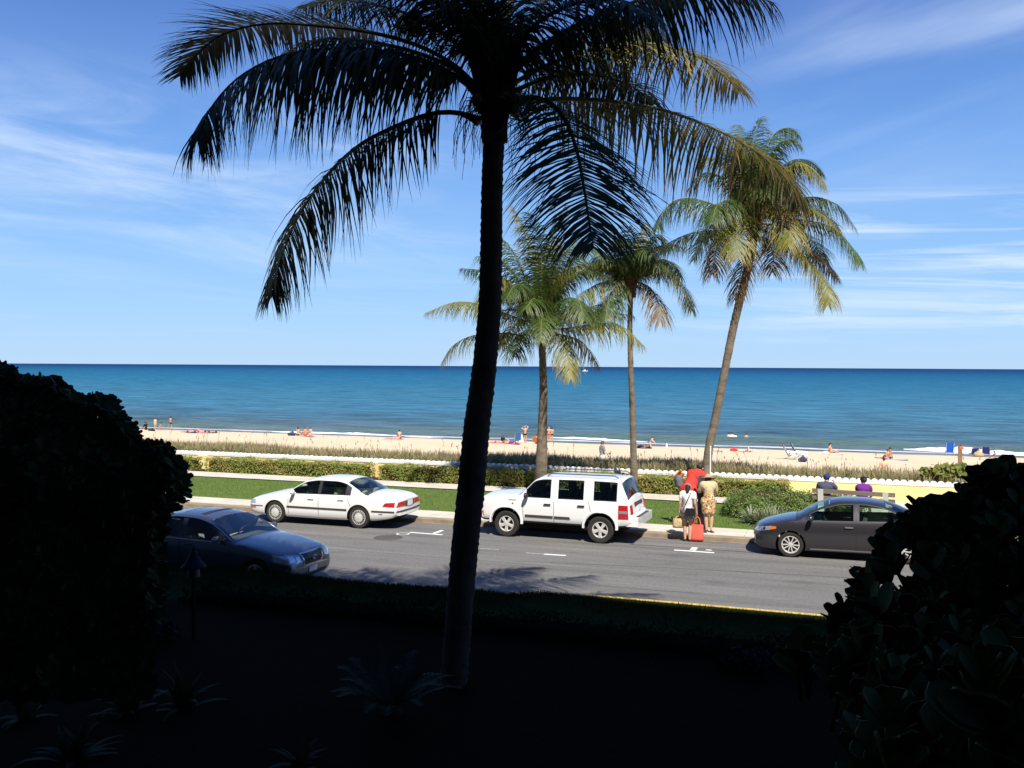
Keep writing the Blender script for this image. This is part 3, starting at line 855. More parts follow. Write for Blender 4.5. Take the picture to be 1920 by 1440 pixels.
# ---- three sunlit palms by the hedge
def far_palm(loc, tp, Zt, rad, label, fronds, crown, seed, kdz=1.0, ll=0.85, extra=10, flen=3.4):
    t0 = empty('coconut_palm', loc, 0, label, 'palm tree', 'sunlit coconut palms beside the hedge')
    P = [loc - Vector((0, 0, 0.1))] + [D(x, y, Zt) for x, y in tp] + [D(crown[0], crown[1] - 4, Zt)]
    trunk(t0, P, rad, seed, ring=0.14)
    c = D(crown[0], crown[1], Zt)
    crownshaft(t0, c, 0.22, 1.0, seed)
    r = random.Random(seed)
    for i, fr in enumerate(fronds):
        px, dz = fr[0], fr[1]
        kind = fr[2] if len(fr) > 2 else 'n'
        m_ = {'n': m_frond, 'y': m_frond_y, 'd': m_frond_d}[kind]
        traced(t0, [crown] + px, Zt, dz * kdz, seed=seed * 50 + i, m=m_, ll=ll * 1.42 * r.uniform(0.85, 1.1), up=-0.05, npair=80, segs=4, wd=0.034,
               droop=r.uniform(0.65, 1.05), dry={'n': 0.05, 'y': 0.22, 'd': 0.6}[kind], r0=0.032,
               label={'d': 'dry brown frond', 'y': 'yellowing frond'}.get(kind))
    for k in range(extra):         # the rest of the crown, all round
        a = 2.4 * k + r.uniform(-.3, .3); e0 = R(r.uniform(15, 82)); Lf = flen * r.uniform(0.75, 1.05)
        P = [c.copy()]; d = Vector((math.cos(a) * math.cos(e0), math.sin(a) * math.cos(e0), math.sin(e0)))
        for j in range(6):
            P.append(P[-1] + d * Lf / 6); d = (d + Vector((0, 0, -0.24 - 0.05 * j))).normalized()
        frond(t0, P, seed=seed * 50 + 30 + k, m=m_frond if k % 4 else m_frond_y, ll=ll * 1.25, npair=80, segs=4, wd=0.034, droop=r.uniform(0.5, 0.9), dry=0.08 if k % 4 else 0.25, r0=0.03)
    return t0
l1 = PY(1013, 935, 33.0); l1.z = 0.12
Z1 = 34.3
p1 = far_palm(l1, [(1015, 880), (1017, 800), (1019, 740), (1018, 690), (1016, 640)], Z1, [0.25, 0.215, 0.17, 0.15, 0.13, 0.14],
 'short bushy coconut palm with yellow lower fronds standing behind the hood of the white off-roader', [
 ([(980,600),(947,588),(897,570),(850,567),(797,587)], -1.5, 'y'),
 ([(985,628),(947,625),(889,629),(850,648),(828,680)], -0.5, 'y'),
 ([(1000,580),(975,550),(945,528),(905,508),(864,503)], 1.5),
 ([(995,590),(965,540),(935,520),(915,540),(905,590)], -1.5, 'y'),
 ([(1012,560),(1003,490),(985,430),(962,388)], 0.5, 'y'),
 ([(1020,560),(1030,480),(1042,420),(1060,385)], -0.5, 'y'),
 ([(1016,560),(1015,480),(1005,430),(990,400)], -1.0),
 ([(1025,570),(1060,500),(1095,465),(1130,470)], 0.6),
 ([(1025,575),(1060,530),(1100,505),(1145,520)], -1.0),
 ([(1005,570),(975,500),(950,455),(925,440)], 1.0),
 ([(1000,580),(960,510),(930,485),(895,480)], -1.5),
 ([(1037,605),(1070,585),(1110,575),(1160,560)], 1.0),
 ([(1040,610),(1091,590),(1130,584),(1188,592)], 1.0, 'd'),
 ([(1050,617),(1110,609),(1161,609),(1207,648)], -1.5, 'y'),
 ([(1044,625),(1083,636),(1103,655),(1122,687)], 0.5, 'd'),
 ([(1029,622),(1048,630),(1064,665),(1070,710)], -2.0, 'y'),
 ([(1005,622),(985,620),(970,640),(965,668)], -1.2),
 ([(1022,570),(1045,520),(1070,490),(1080,450)], 1.8),
 ([(1010,575),(985,540),(965,535),(950,560)], -2.2),
 ([(1025,590),(1060,560),(1085,565),(1095,600)], -2.2),
 ([(1018,600),(1010,570),(1000,560),(985,580)], -2.6),
 ], (1017, 612), 21)
l2 = PY(1189, 920, 34.0); l2.z = 0.12
p2 = far_palm(l2, [(1188, 860), (1186, 780), (1183, 700), (1181, 620), (1182, 565)], 34.4, [0.15, 0.12, 0.105, 0.10, 0.09, 0.10],
 'slender straight coconut palm with the thinnest trunk, behind the rear of the white off-roader', [
 ([(1165,525),(1122,532),(1087,556),(1052,588)], -1.5, 'y'),
 ([(1188,490),(1195,455),(1210,420)], 0.5, 'y'),
 ([(1176,495),(1165,462),(1150,435)], 0.5),
 ([(1192,500),(1215,455),(1235,440),(1250,458)], -0.6),
 ([(1195,515),(1227,505),(1262,512),(1285,545),(1297,582)], -1.0, 'y'),
 ([(1195,530),(1219,540),(1235,570),(1238,602)], -1.0, 'd'),
 ([(1192,518),(1225,490),(1255,490),(1275,520)], 1.5),
 ([(1170,515),(1145,495),(1120,490),(1095,510)], 1.5),
 ([(1185,490),(1190,450),(1180,425)], -1.0),
 ([(1172,535),(1155,545),(1140,570),(1135,600)], -1.5),
 ([(1180,500),(1200,470),(1222,475)], -1.6),
 ([(1168,512),(1140,480),(1115,470)], -1.2),
 ], (1182, 532), 22, ll=0.8, extra=8, flen=2.5)
l3 = PY(1321, 915, 33.2); l3.z = 0.12
p3 = far_palm(l3, [(1328, 850), (1342, 780), (1360, 690), (1376, 610), (1393, 540), (1405, 490), (1411, 455)], 33.0, [0.19, 0.15, 0.14, 0.135, 0.135, 0.14, 0.14, 0.16],
 'tall coconut palm with curved leaning trunk rising behind the people at the pay station', [
 ([(1384,404),(1343,385),(1297,372),(1262,377),(1240,404),(1233,428)], -0.8),
 ([(1378,432),(1326,432),(1282,442),(1244,463),(1218,492),(1209,512)], 0.5),
 ([(1384,418),(1361,428),(1346,457),(1339,492),(1336,515)], -0.8, 'd'),
 ([(1395,385),(1370,346),(1338,325),(1311,330),(1292,356)], 1.0),
 ([(1410,360),(1410,310),(1413,258),(1424,222)], 0.5),
 ([(1418,350),(1432,290),(1452,250),(1478,240),(1497,256)], 1.0),
 ([(1425,350),(1443,292),(1466,266),(1490,262),(1504,276)], -0.6),
 ([(1435,360),(1466,322),(1500,306),(1530,322),(1548,350)], -1.0, 'y'),
 ([(1440,350),(1475,305),(1512,300),(1540,325)], 1.0),
 ([(1440,390),(1480,376),(1530,370),(1574,387),(1606,430)], -0.8),
 ([(1445,405),(1500,412),(1560,425),(1597,462),(1613,494)], -1.4),
 ([(1425,395),(1448,385),(1472,398),(1480,430),(1478,462)], -2.2, 'y'),
 ([(1445,438),(1478,455),(1510,480),(1539,515),(1553,545),(1552,572)], -1.5, 'y'),
 ([(1400,405),(1386,408),(1380,440),(1383,482)], -2.2, 'y'),
 ([(1450,440),(1505,462),(1545,490),(1570,522)], 0.8, 'd'),
 ([(1402,475),(1390,508),(1377,562)], -0.4, 'd'),
 ([(1400,360),(1385,310),(1370,285),(1345,280)], -0.6),
 ([(1420,385),(1445,350),(1470,345),(1490,375)], -2.2),
 ([(1398,395),(1370,375),(1345,385),(1335,415)], -2.2),
 ([(1410,365),(1400,300),(1395,262),(1385,235)], 1.2),
 ([(1440,420),(1490,432),(1525,455),(1545,490)], 1.6),
 ([(1415,440),(1440,450),(1450,480),(1448,510)], -1.0, 'd'),
 ], (1413, 425), 23, ll=0.92, extra=10, flen=3.6)

# ================================================================== LEAF MASSES
m_hedge = mat('hedge_leaf', (0.175, 0.240, 0.035), 0.55, spec=0.3, tip=(0.42, 0.26, 0.11), trans=0.2)
m_hedge_g = mat('shrub_leaf', (0.125, 0.205, 0.042), 0.5, spec=0.3, tip=(0.16, 0.18, 0.04), trans=0.2)
m_twig = mat('twig', (0.10, 0.065, 0.04), 0.9)
m_core_d = mat('shade_dark_inner_twigs', (0.008, 0.007, 0.005), 0.98, spec=0.0)  # twig copy for the shaded garden, its shade put into the colour
m_core = mat('inner_twigs', (0.06, 0.045, 0.022), 0.95, spec=0.05, var=0.4, vscale=8, bump=0.8)
def leafq(mb, p, nrm, size, r, att):
    nrm = nrm.normalized()
    a = nrm.cross(Vector((r.uniform(-1, 1), r.uniform(-1, 1), r.uniform(-1, 1)))).normalized()
    b = nrm.cross(a)
    l, w_ = size, size * 0.55
    mb.add([p - a * l * 0.5, p + b * w_ * 0.5 + a * l * 0.05, p + a * l * 0.5, p - b * w_ * 0.5 + a * l * 0.05], [(0, 1, 2, 3)], 0, att)
def hedge_block(name, x0, x1, y0, y1, z0, z1, dens, label, seed, m=None, size=(0.05, 0.09), brown=0.11, cat='hedge', group=None, lump=0.05, flowers=0, core=None):
    r = random.Random(seed)
    t0 = empty(name, ((x0 + x1) / 2, (y0 + y1) / 2, z0), 0, label, cat, group)
    o = t0.location
    mb = MB()
    nseg = max(2, int((x1 - x0) / 0.5))
    rr = 0.12
    V = []
    for i in range(nseg + 1):
        x = x0 + rr + (x1 - x0 - 2 * rr) * i / nseg - o.x
        for (y, z) in ((y0 + rr, z0), (y0 + rr, z1 - rr), (y0 + rr * 1.6, z1 - rr * 0.8), (y1 - rr, z1 - rr * 0.8), (y1 - rr, z0)):
            V.append((x, y - o.y + r.uniform(-.03, .03), z - z0 + (r.uniform(-.03, .02) if z > z0 else 0)))
    Fc = [(i * 5 + k, i * 5 + k + 1, (i + 1) * 5 + k + 1, (i + 1) * 5 + k) for i in range(nseg) for k in range(4)]
    Fc += [(0, 1, 2, 3, 4), tuple(nseg * 5 + k for k in (4, 3, 2, 1, 0))]
    mb.add(V, Fc); mb.build('branches', core or m_core, t0)
    mb = MB()
    W_, H_, D_ = x1 - x0, z1 - z0, y1 - y0
    nfront = int(W_ * H_ * dens); ntop = int(W_ * D_ * dens * 0.8); nend = int(D_ * H_ * dens)
    def surf(kind):
        u = r.random()
        if kind == 0: return Vector((r.uniform(x0, x1), y0, r.uniform(z0 + 0.02, z1))), Vector((0, -1, 0.25))
        if kind == 1: return Vector((r.uniform(x0, x1), r.uniform(y0, y1), z1)), Vector((0, -0.2, 1))
        if kind == 2: return Vector((x0 if u < .5 else x1, r.uniform(y0, y1), r.uniform(z0, z1))), Vector((-1 if u < .5 else 1, 0, 0.2))
        return Vector((r.uniform(x0, x1), y1, r.uniform(z0, z1))), Vector((0, 1, 0.2))
    for kind, n in ((0, nfront), (1, ntop), (2, nend), (3, nfront // 4)):
        for _ in range(n):
            p, nn = surf(kind)
            thin = math.sin(p.x * 1.9 + seed) * math.sin(p.z * 7 + p.x * 0.8) + 0.5 * math.sin(p.x * 5.3 + p.z * 11)
            if thin > 0.85 and r.random() < 0.6 and kind == 0: continue
            wave = lump * (math.sin(p.x * 3.1 + seed) + math.sin(p.x * 7.7 + p.z * 6 + p.y * 5) * 0.6)
            dpt = wave + r.uniform(-0.10, 0.03)
            nn = nn.normalized(); p = p + nn * dpt
            b_ = 1.0 if r.random() < brown * (1 + max(-0.9, 1.6 * math.sin(p.x * 2.3 + p.z * 5 + seed))) else r.random() * 0.25
            leafq(mb, p - o, nn + Vector((r.uniform(-1, 1), r.uniform(-1, 1), r.uniform(-1, 1))) * 0.8, r.uniform(*size), r, [b_] * 4)
    mb.build('foliage', m or m_hedge, t0)
    return t0
def hx(px, py=880, y=34.25): return PY(px, py, y).x
HG = 'clipped hedge along the sea wall'
hedge_block('hedge', hx(290), hx(362) - .06, 34.22, 34.98, 0.13, 0.70, 950, 'short piece of clipped hedge at the left, cut off by the dark bush', 31, group=HG)
hedge_block('hedge', hx(384) + .05, hx(689) - .08, 34.22, 34.98, 0.13, 0.72, 950, 'clipped hedge with brown patches behind the hood and roof of the white sedan', 32, group=HG)
hedge_block('hedge', hx(706) + .07, hx(1478), 34.22, 34.98, 0.13, 0.74, 900, 'longest clipped hedge running from the white sedan past the white off-roader to the round shrubs', 33, group=HG, brown=0.10)

m_flower = mat('white_blossom', (0.75, 0.74, 0.68), 0.7)
def mound(name, c, rad, n, label, seed, m, size, cat='shrub', tipf=0.3, flowers=0, group=None, power=2.4, core_m=None):
    r = random.Random(seed)
    t0 = empty(name, c, 0, label, cat, group)
    core = MB()
    nl, na = 8, 18
    V = []
    for j in range(nl + 1):
        th = math.pi / 2 * j / nl
        for k in range(na):
            a = 2 * math.pi * k / na
            s = 0.80 * (1 + 0.06 * math.sin(3 * a + seed) + 0.05 * math.sin(5 * a + 2 * th))
            V.append((rad[0] * s * math.cos(a) * math.cos(th) ** 0.6, rad[1] * s * math.sin(a) * math.cos(th) ** 0.6, rad[2] * 0.88 * math.sin(th)))
    core.add(V, [(j * na + k, j * na + (k + 1) % na, (j + 1) * na + (k + 1) % na, (j + 1) * na + k) for j in range(nl) for k in range(na)])
    core.build('branches', core_m or m_core, t0)
    mb = MB(); fl = MB()
    for _ in range(n):
        a = r.uniform(0, 6.283); u = r.random() ** 0.8; th = math.asin(u)
        s = 1 + 0.08 * math.sin(3 * a + seed) + 0.06 * math.sin(5 * a + 2 * th) + 0.05 * math.sin(11 * a + 7 * th) + r.uniform(-0.14, 0.03)
        ct = math.cos(th) ** 0.6
        p = Vector((rad[0] * s * math.cos(a) * ct, rad[1] * s * math.sin(a) * ct, max(0.02, rad[2] * s * u)))
        nn = Vector((p.x / rad[0] ** 2, p.y / rad[1] ** 2, p.z / rad[2] ** 2)).normalized()
        leafq(mb, p, nn + Vector((r.uniform(-1, 1), r.uniform(-1, 1), r.uniform(-1, 1))) * 0.8, r.uniform(*size), r, [r.random() * tipf] * 4)
    mb.build('foliage', m, t0)
    if flowers:
        for _ in range(flowers):
            a = r.uniform(0, 6.283); u = r.random(); th = math.asin(u)
            s = 1.02 + 0.08 * math.sin(3 * a + seed) + 0.06 * math.sin(5 * a + 2 * th)
            ct = math.cos(th) ** 0.6
            p = Vector((rad[0] * s * math.cos(a) * ct, rad[1] * s * math.sin(a) * ct, rad[2] * s * u))
            leafq(fl, p, Vector((0, -0.6, 1)), 0.035, r, [0] * 4)
        fl.build('blossoms', m_flower, t0)
    return t0
def gp(px, py, z): 
    p = G(px, py, z); p.z = z; return p
SG = 'rounded shrubs at the end of the hedge'
c = PY(1450, 960, 30.9); c.z = 0.12
mound('shrub', c, (1.55, 1.15, 0.80), 9000, 'wide rounded green shrub with white specks of blossom left of the bench', 41, m_hedge_g, (0.04, 0.075), flowers=60, group=SG)
c = PY(1405, 960, 30.2); c.z = 0.12
mound('shrub', c, (0.85, 0.7, 0.62), 4500, 'smaller dark green rounded shrub at the lawn side, its shadow on the grass', 42, m_hedge_g, (0.04, 0.075), flowers=14, group=SG)
c = PY(1545, 960, 31.8); c.z = 0.14
mound('shrub', c, (1.3, 0.8, 0.66), 4500, 'low green shrub behind the man on the bench', 43, m_hedge_g, (0.04, 0.075), flowers=10, group=SG)
# silver-green spiky plants in front of them
m_silver = mat('silver_leaf', (0.20, 0.25, 0.15), 0.5, tip=(0.36, 0.38, 0.22), trans=0.2)
def spiky(name, c, n, L, wd, label, seed, m, cat='plant', group=None, droop=0.5, spread=0.5, segs=4, part='leaves'):
    r = random.Random(seed); t0 = empty(name, c, 0, label, cat, group); mb = MB()
    for _ in range(n):
        a = r.uniform(0, 6.283); el_ = R(r.uniform(12, 85)); l = L * r.uniform(0.65, 1.05)
        d = Vector((math.cos(a) * math.cos(el_), math.sin(a) * math.cos(el_), math.sin(el_)))
        sd = d.cross(Vector((0, 0, 1))).normalized()
        q = Vector((r.gauss(0, 0.04), r.gauss(0, 0.04), 0.0)) * spread * 2; V = []; A = []
        for j in range(segs + 1):
            f = j / segs
            w_ = wd / 2 * (0.7 if j == 0 else (1 if f < 0.5 else max(0.04, 1 - (f - 0.5) * 1.95)))
            V += [q - sd * w_, q + sd * w_]; A += [f * 0.6, f * 0.6]
            q = q + d * l / segs
            d = (d + Vector((0, 0, -1)) * droop * 0.25 * r.uniform(0.6, 1.4)).normalized()
        mb.add(V, [(2 * j, 2 * j + 1, 2 * j + 3, 2 * j + 2) for j in range(segs)], 0, A)
    mb.build(part, m, t0)
    return t0
PG = 'silver spiky plants below the round shrubs'
for i, (px, yy, s) in enumerate(((1408, 28.9, 0.95), (1428, 28.75, 1.0), (1448, 28.7, 1.15), (1466, 28.65, 1.05), (1505, 29.0, 0.9))):
    c = PY(px, 975, yy); c.z = 0.12
    spiky('saw_palmetto', c, 90, 0.62 * s, 0.05, ['leftmost silver green spiky plant below the round shrub', 'second silver green spiky plant from the lawn, below the round shrub',
          'largest silver green spiky plant, middle of the row below the round shrub', 'silver green spiky plant just behind the hood of the grey sedan',
          'pale spiky plant in front of the white bench post'][i], 60 + i, m_silver, 'plant', PG)

# dune vegetation beyond the wall
m_dune = mat('dune_grass', (0.260, 0.270, 0.110), 0.75, spec=0.15, tip=(0.46, 0.37, 0.21), trans=0.42)
m_vine = mat('beach_vine_leaf', (0.085, 0.145, 0.022), 0.5, spec=0.3, tip=(0.24, 0.25, 0.05), trans=0.25)
mb = MB(); r = random.Random(77)
for _ in range(9500):
    x = r.uniform(-46, 22); y = 35.75 + abs(r.gauss(0, 1.0)) * 2.3
    if y > 41.8: continue
    pxx = x
    dens = 0.55 + 0.45 * math.sin(x * 0.45 + 1) * math.sin(x * 0.17 + y * 0.3)
    if r.random() > dens + 0.25: continue
    z = z_beach(x, y)
    hh = r.uniform(0.50, 0.95) * (1 - (y - 36) * 0.07)
    dryc = r.random()
    for _k in range(16):
        a = r.uniform(0, 6.283); l = hh * r.uniform(0.5, 1.0); le = r.uniform(0.1, 0.55)
        bx, by = x + r.gauss(0, 0.13), y + r.gauss(0, 0.13)
        s_ = Vector((math.cos(a + 1.57), math.sin(a + 1.57), 0)) * r.uniform(0.009, 0.017)
        p0 = Vector((bx, by, z)); p1 = p0 + Vector((math.cos(a) * le * l * 0.35, math.sin(a) * le * l * 0.35, l * 0.6)); p2 = p1 + Vector((math.cos(a) * le * l * 0.7, math.sin(a) * le * l * 0.7, l * (0.4 - le * 0.35)))
        mb.add([p0 - s_, p0 + s_, p1 + s_, p1 - s_, p2], [(0, 1, 2, 3), (3, 2, 4)], 0, [dryc * 0.5, dryc * 0.5, dryc * 0.8, dryc * 0.8, 0.9])
tag(mb.build('dune_grass', m_dune), 'wild tan and green dune grass growing behind the sea wall', 'grass', kind='stuff')
mb = MB()                         # sea oat stalks standing above it
for _ in range(260):
    x = r.uniform(-46, 22); y = r.uniform(36, 41.5); z = z_beach(x, y)
    h = r.uniform(0.6, 1.1); a = r.uniform(0, 6.283); b = Vector((math.cos(a), math.sin(a), 0)) * h * r.uniform(0.05, 0.25)
    p0 = Vector((x, y, z)); p1 = p0 + b * 0.4 + Vector((0, 0, h * 0.75)); p2 = p0 + b * 1.1 + Vector((0, 0, h))
    mb.tube([p0, p1, p2], [0.006, 0.005, 0.004], 3)
    for _k in range(5):
        q = p1.lerp(p2, r.uniform(0.4, 1.05)); leafq(mb, q, Vector((r.uniform(-1, 1), r.uniform(-1, 1), 0.3)), 0.07, r, None)
mb.a = []
tag(mb.build('sea_oats', mat('sea_oat', (0.40, 0.30, 0.17), 0.8)), 'thin dry sea oat stalks rising out of the dune grass', 'grass', kind='stuff')
def vine_patch(x0, x1, y0, y1, n, h, label, seed, size=(0.07, 0.13), m=m_vine, nm='beach_vine'):
    r = random.Random(seed); mb = MB()
    for _ in range(n):
        x = r.uniform(x0, x1); y = r.uniform(y0, y1)
        ex = min(1, (x - x0) / 0.8, (x1 - x) / 0.8)
        hh = h * max(0.15, ex) * (0.6 + 0.4 * math.sin(x * 2.1 + seed) * math.sin(y * 1.7 + x)) * r.uniform(0.35, 1.05)
        p = Vector((x, y, z_beach(x, y) + hh))
        leafq(mb, p, Vector((r.uniform(-.8, .8), r.uniform(-1.1, .3), 1)), r.uniform(*size), r, [r.random() ** 2] * 4)
    return tag(mb.build(nm, m), label, 'ground cover', kind='stuff')
r = random.Random(12); mb = MB()
for _ in range(15000):             # low leafy growth between the grasses
    x = r.uniform(-46, 12); y = 35.7 + abs(r.gauss(0, 1.3))
    if y > 40: continue
    hh = 0.5 * (0.55 + 0.45 * math.sin(x * 0.9 + 2) * math.sin(x * 0.37 + y)) * r.uniform(0.2, 1)
    leafq(mb, Vector((x, y, z_beach(x, y) + hh)), Vector((r.uniform(-.8, .8), r.uniform(-1.1, .3), 1)), r.uniform(0.05, 0.10), r, [r.random() ** 1.5] * 4)
tag(mb.build('dune_plants', mat('dune_leaf', (0.15, 0.185, 0.055), 0.7, spec=0.2, tip=(0.38, 0.32, 0.15), trans=0.2)), 'low olive green leafy growth among the dune grass along the whole wall', 'ground cover', kind='stuff')
def wx(px, y): return PY(px, 860, y).x
vine_patch(wx(900, 36.6), wx(1010, 36.6), 35.7, 38.2, 5200, 0.62, 'bright green leafy vines behind the wall right of the big palm trunk', 1)
vine_patch(wx(1040, 36.6), wx(1120, 36.6), 35.7, 38.0, 4200, 0.72, 'dark green sprawling vines behind the wall above the white off-roader', 2, m=m_hedge_g)
vine_patch(wx(1120, 36.6), wx(1300, 36.6), 35.7, 37.2, 4200, 0.55, 'green creeping vines mixed with dune grass between the two thin palm trunks', 3)
vine_patch(wx(520, 36.6), wx(560, 36.6), 35.7, 37.0, 1000, 0.6, 'small green vine clump in the dune grass above the white sedan', 4)
vine_patch(wx(345, 36.6), wx(385, 36.6), 35.7, 37.4, 1200, 0.7, 'green leafy clump behind the wall beside the dark bush', 5)
vine_patch(wx(1560, 36.6), wx(1620, 36.6), 35.7, 38.4, 2600, 0.62, 'tall green dune shrubs behind the couple on the bench', 6, m=m_hedge_g)
# round-leaved sea grape by the right end of the wall
m_sg = mat('sea_grape_leaf', (0.14, 0.185, 0.03), 0.45, spec=0.35, tip=(0.34, 0.27, 0.08), trans=0.3)
def sea_grape(c, w_, h, n, label, seed):
    r = random.Random(seed); t0 = empty('sea_grape', c, 0, label, 'shrub', 'sea grape shrubs behind the wall'); mb = MB(); st = MB()
    for _ in range(10):
        a = r.uniform(0, 6.283); e_ = Vector((math.cos(a) * w_ * 0.6, math.sin(a) * w_ * 0.4, h * r.uniform(0.5, 0.9)))
        st.tube([(0, 0, -0.05), e_ * 0.5, e_], [0.025, 0.018, 0.01], 5)
    for _ in range(n):
        p = Vector((r.gauss(0, 0.42) * w_, r.gauss(0, 0.3) * w_, h * r.random() ** 0.7))
        if abs(p.x) > w_ * 1.05: continue
        nn = Vector((r.uniform(-1, 1), r.uniform(-1.4, 0.4), r.uniform(0.1, 1))).normalized()
        a = nn.cross(Vector((0, 0, 1))).normalized(); b = nn.cross(a); s = r.uniform(0.06, 0.10)
        mb.add([p + (a * math.cos(k * 0.785) + b * math.sin(k * 0.785)) * s for k in range(8)], [tuple(range(8))], 0, [r.random() ** 2] * 8)
    mb.build('foliage', m_sg, t0); st.build('branches', m_twig, t0)
for i, (px, yy, w_, h, n) in enumerate(((1752, 36.3, 0.55, 0.75, 240), (1793, 36.4, 0.7, 0.95, 420), (1828, 36.5, 0.6, 0.85, 300))):
    x = wx(px, yy)
    sea_grape(Vector((x, yy, z_beach(x, yy))), w_, h, n, ['low sea grape shrub behind the wall, left of the wooden post', 'tallest round leaved sea grape shrub below the wooden post',
              'sea grape shrub behind the wall touching the dark foreground leaves'][i], 80 + i)

# ================================================================== FOREGROUND SHRUBS
# paddle leaves of the clusia
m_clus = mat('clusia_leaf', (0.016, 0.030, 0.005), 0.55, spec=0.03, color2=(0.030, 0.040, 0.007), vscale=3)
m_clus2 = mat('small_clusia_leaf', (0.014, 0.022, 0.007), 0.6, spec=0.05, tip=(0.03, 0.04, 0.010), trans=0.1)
def paddle(mb, base, d, up, L, W, r, bend=0.15, n=6, th=0.004):
    d = d.normalized(); s = d.cross(up).normalized(); nn = s.cross(d)
    prof = [0.14, 0.50, 0.84, 1.0, 1.0, 0.86, 0.48]
    if n == 4: prof = [0.14, 0.6, 0.95, 0.95, 0.32]
    V = []
    q = Vector(base); dd = d.copy()
    for j in range(n + 1):
        w_ = W / 2 * prof[j]
        c_ = q - nn * (0.10 * w_)
        V += [q - s * w_ + nn * 0.10 * w_, c_, q + s * w_ + nn * 0.10 * w_]
        dd = (dd + nn * -bend / n).normalized(); q = q + dd * L / n
    top = len(V)
    Fc = [(3 * j + k, 3 * j + k + 1, 3 * j + k + 4, 3 * j + k + 3) for j in range(n) for k in range(2)]
    if th:
        V += [Vector(p) - nn * th for p in V[:top]]
        Fc += [(3 * j + k + top, 3 * j + k + 3 + top, 3 * j + k + 4 + top, 3 * j + k + 1 + top) for j in range(n) for k in range(2)]
        for j in range(n):
            Fc += [(3 * j, 3 * j + 3, 3 * j + 3 + top, 3 * j + top), (3 * j + 2, 3 * j + 2 + top, 3 * j + 5 + top, 3 * j + 5)]
        Fc += [(3 * n, 3 * n + 1, 3 * n + 1 + top, 3 * n + top), (3 * n + 1, 3 * n + 2, 3 * n + 2 + top, 3 * n + 1 + top)]
    mb.add(V, Fc, 0)
def whorl(mb, st, tip, axis, size, r, npair=3, stem=0.25, aspect=0.80):
    axis = axis.normalized()
    a = axis.cross(Vector((0.3, 0.2, 1))).normalized(); b = axis.cross(a)
    st.tube([tip - axis * stem, tip], [size * 0.08, size * 0.055], 6)
    for k in range(npair):
        ang0 = r.uniform(0, 0.5) + k * 1.57
        lift = [0.8, 1.5, 2.6][min(2, k)]
        sz = size * [1.0, 0.92, 0.75][min(2, k)] * r.uniform(0.85, 1.1)
        pos = tip - axis * stem * (0.45 - 0.22 * k)
        for sgn in (0, math.pi):
            an = ang0 + sgn + r.uniform(-0.2, 0.2)
            o_ = a * math.cos(an) + b * math.sin(an)
            paddle(mb, pos + o_ * size * 0.06, o_ + axis * (lift + 0.35), axis, sz, sz * aspect * r.uniform(0.9, 1.1), r, 0.25, 6)
def stem_to(st, ground, tip, r, rad=0.02):
    m1 = ground.lerp(tip, 0.5) + Vector((r.uniform(-.15, .15), r.uniform(-.15, .15), 0.1))
    st.tube([ground, m1, tip], [rad * 1.5, rad, rad * 0.5], 6)
r = random.Random(501)
gz = 0.45
clus_base = D(1900, 1500, 3.3); clus_base.z = gz
clus = empty('clusia_shrub', clus_base, 0, 'big dark shrub with thick paddle shaped leaves filling the lower right corner', 'shrub')
lv = MB(); st = MB()
# (px, py, depth, leaf length, axis lean)
edge = [(1482,1212),(1500,1190),(1530,1200),(1552,1188),(1600,1185),(1622,1150),(1648,1128),(1662,1120),(1640,1112),(1622,1090),(1614,1064),(1617,1042),(1640,1034),(1662,1020),(1658,992),(1664,974),(1684,968),(1714,966),(1714,938),(1738,930),(1766,934),(1790,918),(1812,922),(1834,918),(1838,886),(1848,858),(1878,862),(1910,866),(1950,862)]
for i in range(len(edge) - 1):
    (xa, ya), (xb, yb) = edge[i], edge[i + 1]
    n = max(1, int(math.hypot(xb - xa, yb - ya) / 12))
    for k in range(n):
        f = (k + 0.5) / n; px, py = xa + (xb - xa) * f + (3 if 1000 < ya < 1120 else 5), ya + (yb - ya) * f + 27
        Z = r.uniform(4.0, 4.7) if py < 1120 else r.uniform(3.4, 4.0)
        ax = Vector((r.uniform(-.45, .15) - (0.45 if 1030 < py < 1130 and px < 1680 else 0), r.uniform(-.3, .2), 1))
        whorl(lv, st, D(px + r.uniform(-4, 6), py + r.uniform(-3, 8), Z) - clus_base, ax, r.uniform(0.115, 0.145), r, 2, stem=0.18)
for (px, py, sx) in ((1583, 1140, 0), (1566, 1150, -.5), (1600, 1142, .35), (1590, 1166, .1), (1572, 1172, -.2), (1636, 1146, -1.6)):
    whorl(lv, st, D(px, py, 3.9) - clus_base, Vector((sx, -.1, 1)), 0.085, r, 3, stem=0.16)
for _ in range(620):               # the body of the shrub inside that outline
    py = r.uniform(890, 1580)
    left = np.interp(py, [890, 930, 990, 1040, 1100, 1140, 1200, 1260, 1400, 1560], [1865, 1760, 1705, 1672, 1665, 1690, 1575, 1555, 1610, 1650])
    px = r.uniform(left + 22, 2150)
    Z = np.interp(py, [890, 1100, 1250, 1400], [4.4, 3.9, 3.0, 2.1]) + r.uniform(-0.45, 0.6)
    tip = D(px, py, Z)
    if tip.z < gz + 0.2: continue
    whorl(lv, st, tip - clus_base, Vector((r.uniform(-.5, .3), r.uniform(-.4, .4), 1)), r.uniform(0.08, 0.105), r, 3, stem=0.2)
for (px, py, Z, s_) in ((1860, 1290, 1.5, .11), (1900, 1250, 1.55, .10), (1840, 1275, 1.5, .09), (1670, 1350, 1.9, .10), (1790, 1400, 1.7, .11), (1910, 1400, 1.5, .11)):
    whorl(lv, st, D(px, py, Z) - clus_base, Vector((-.2, -.3, 1)), s_, r, 3, stem=0.2)
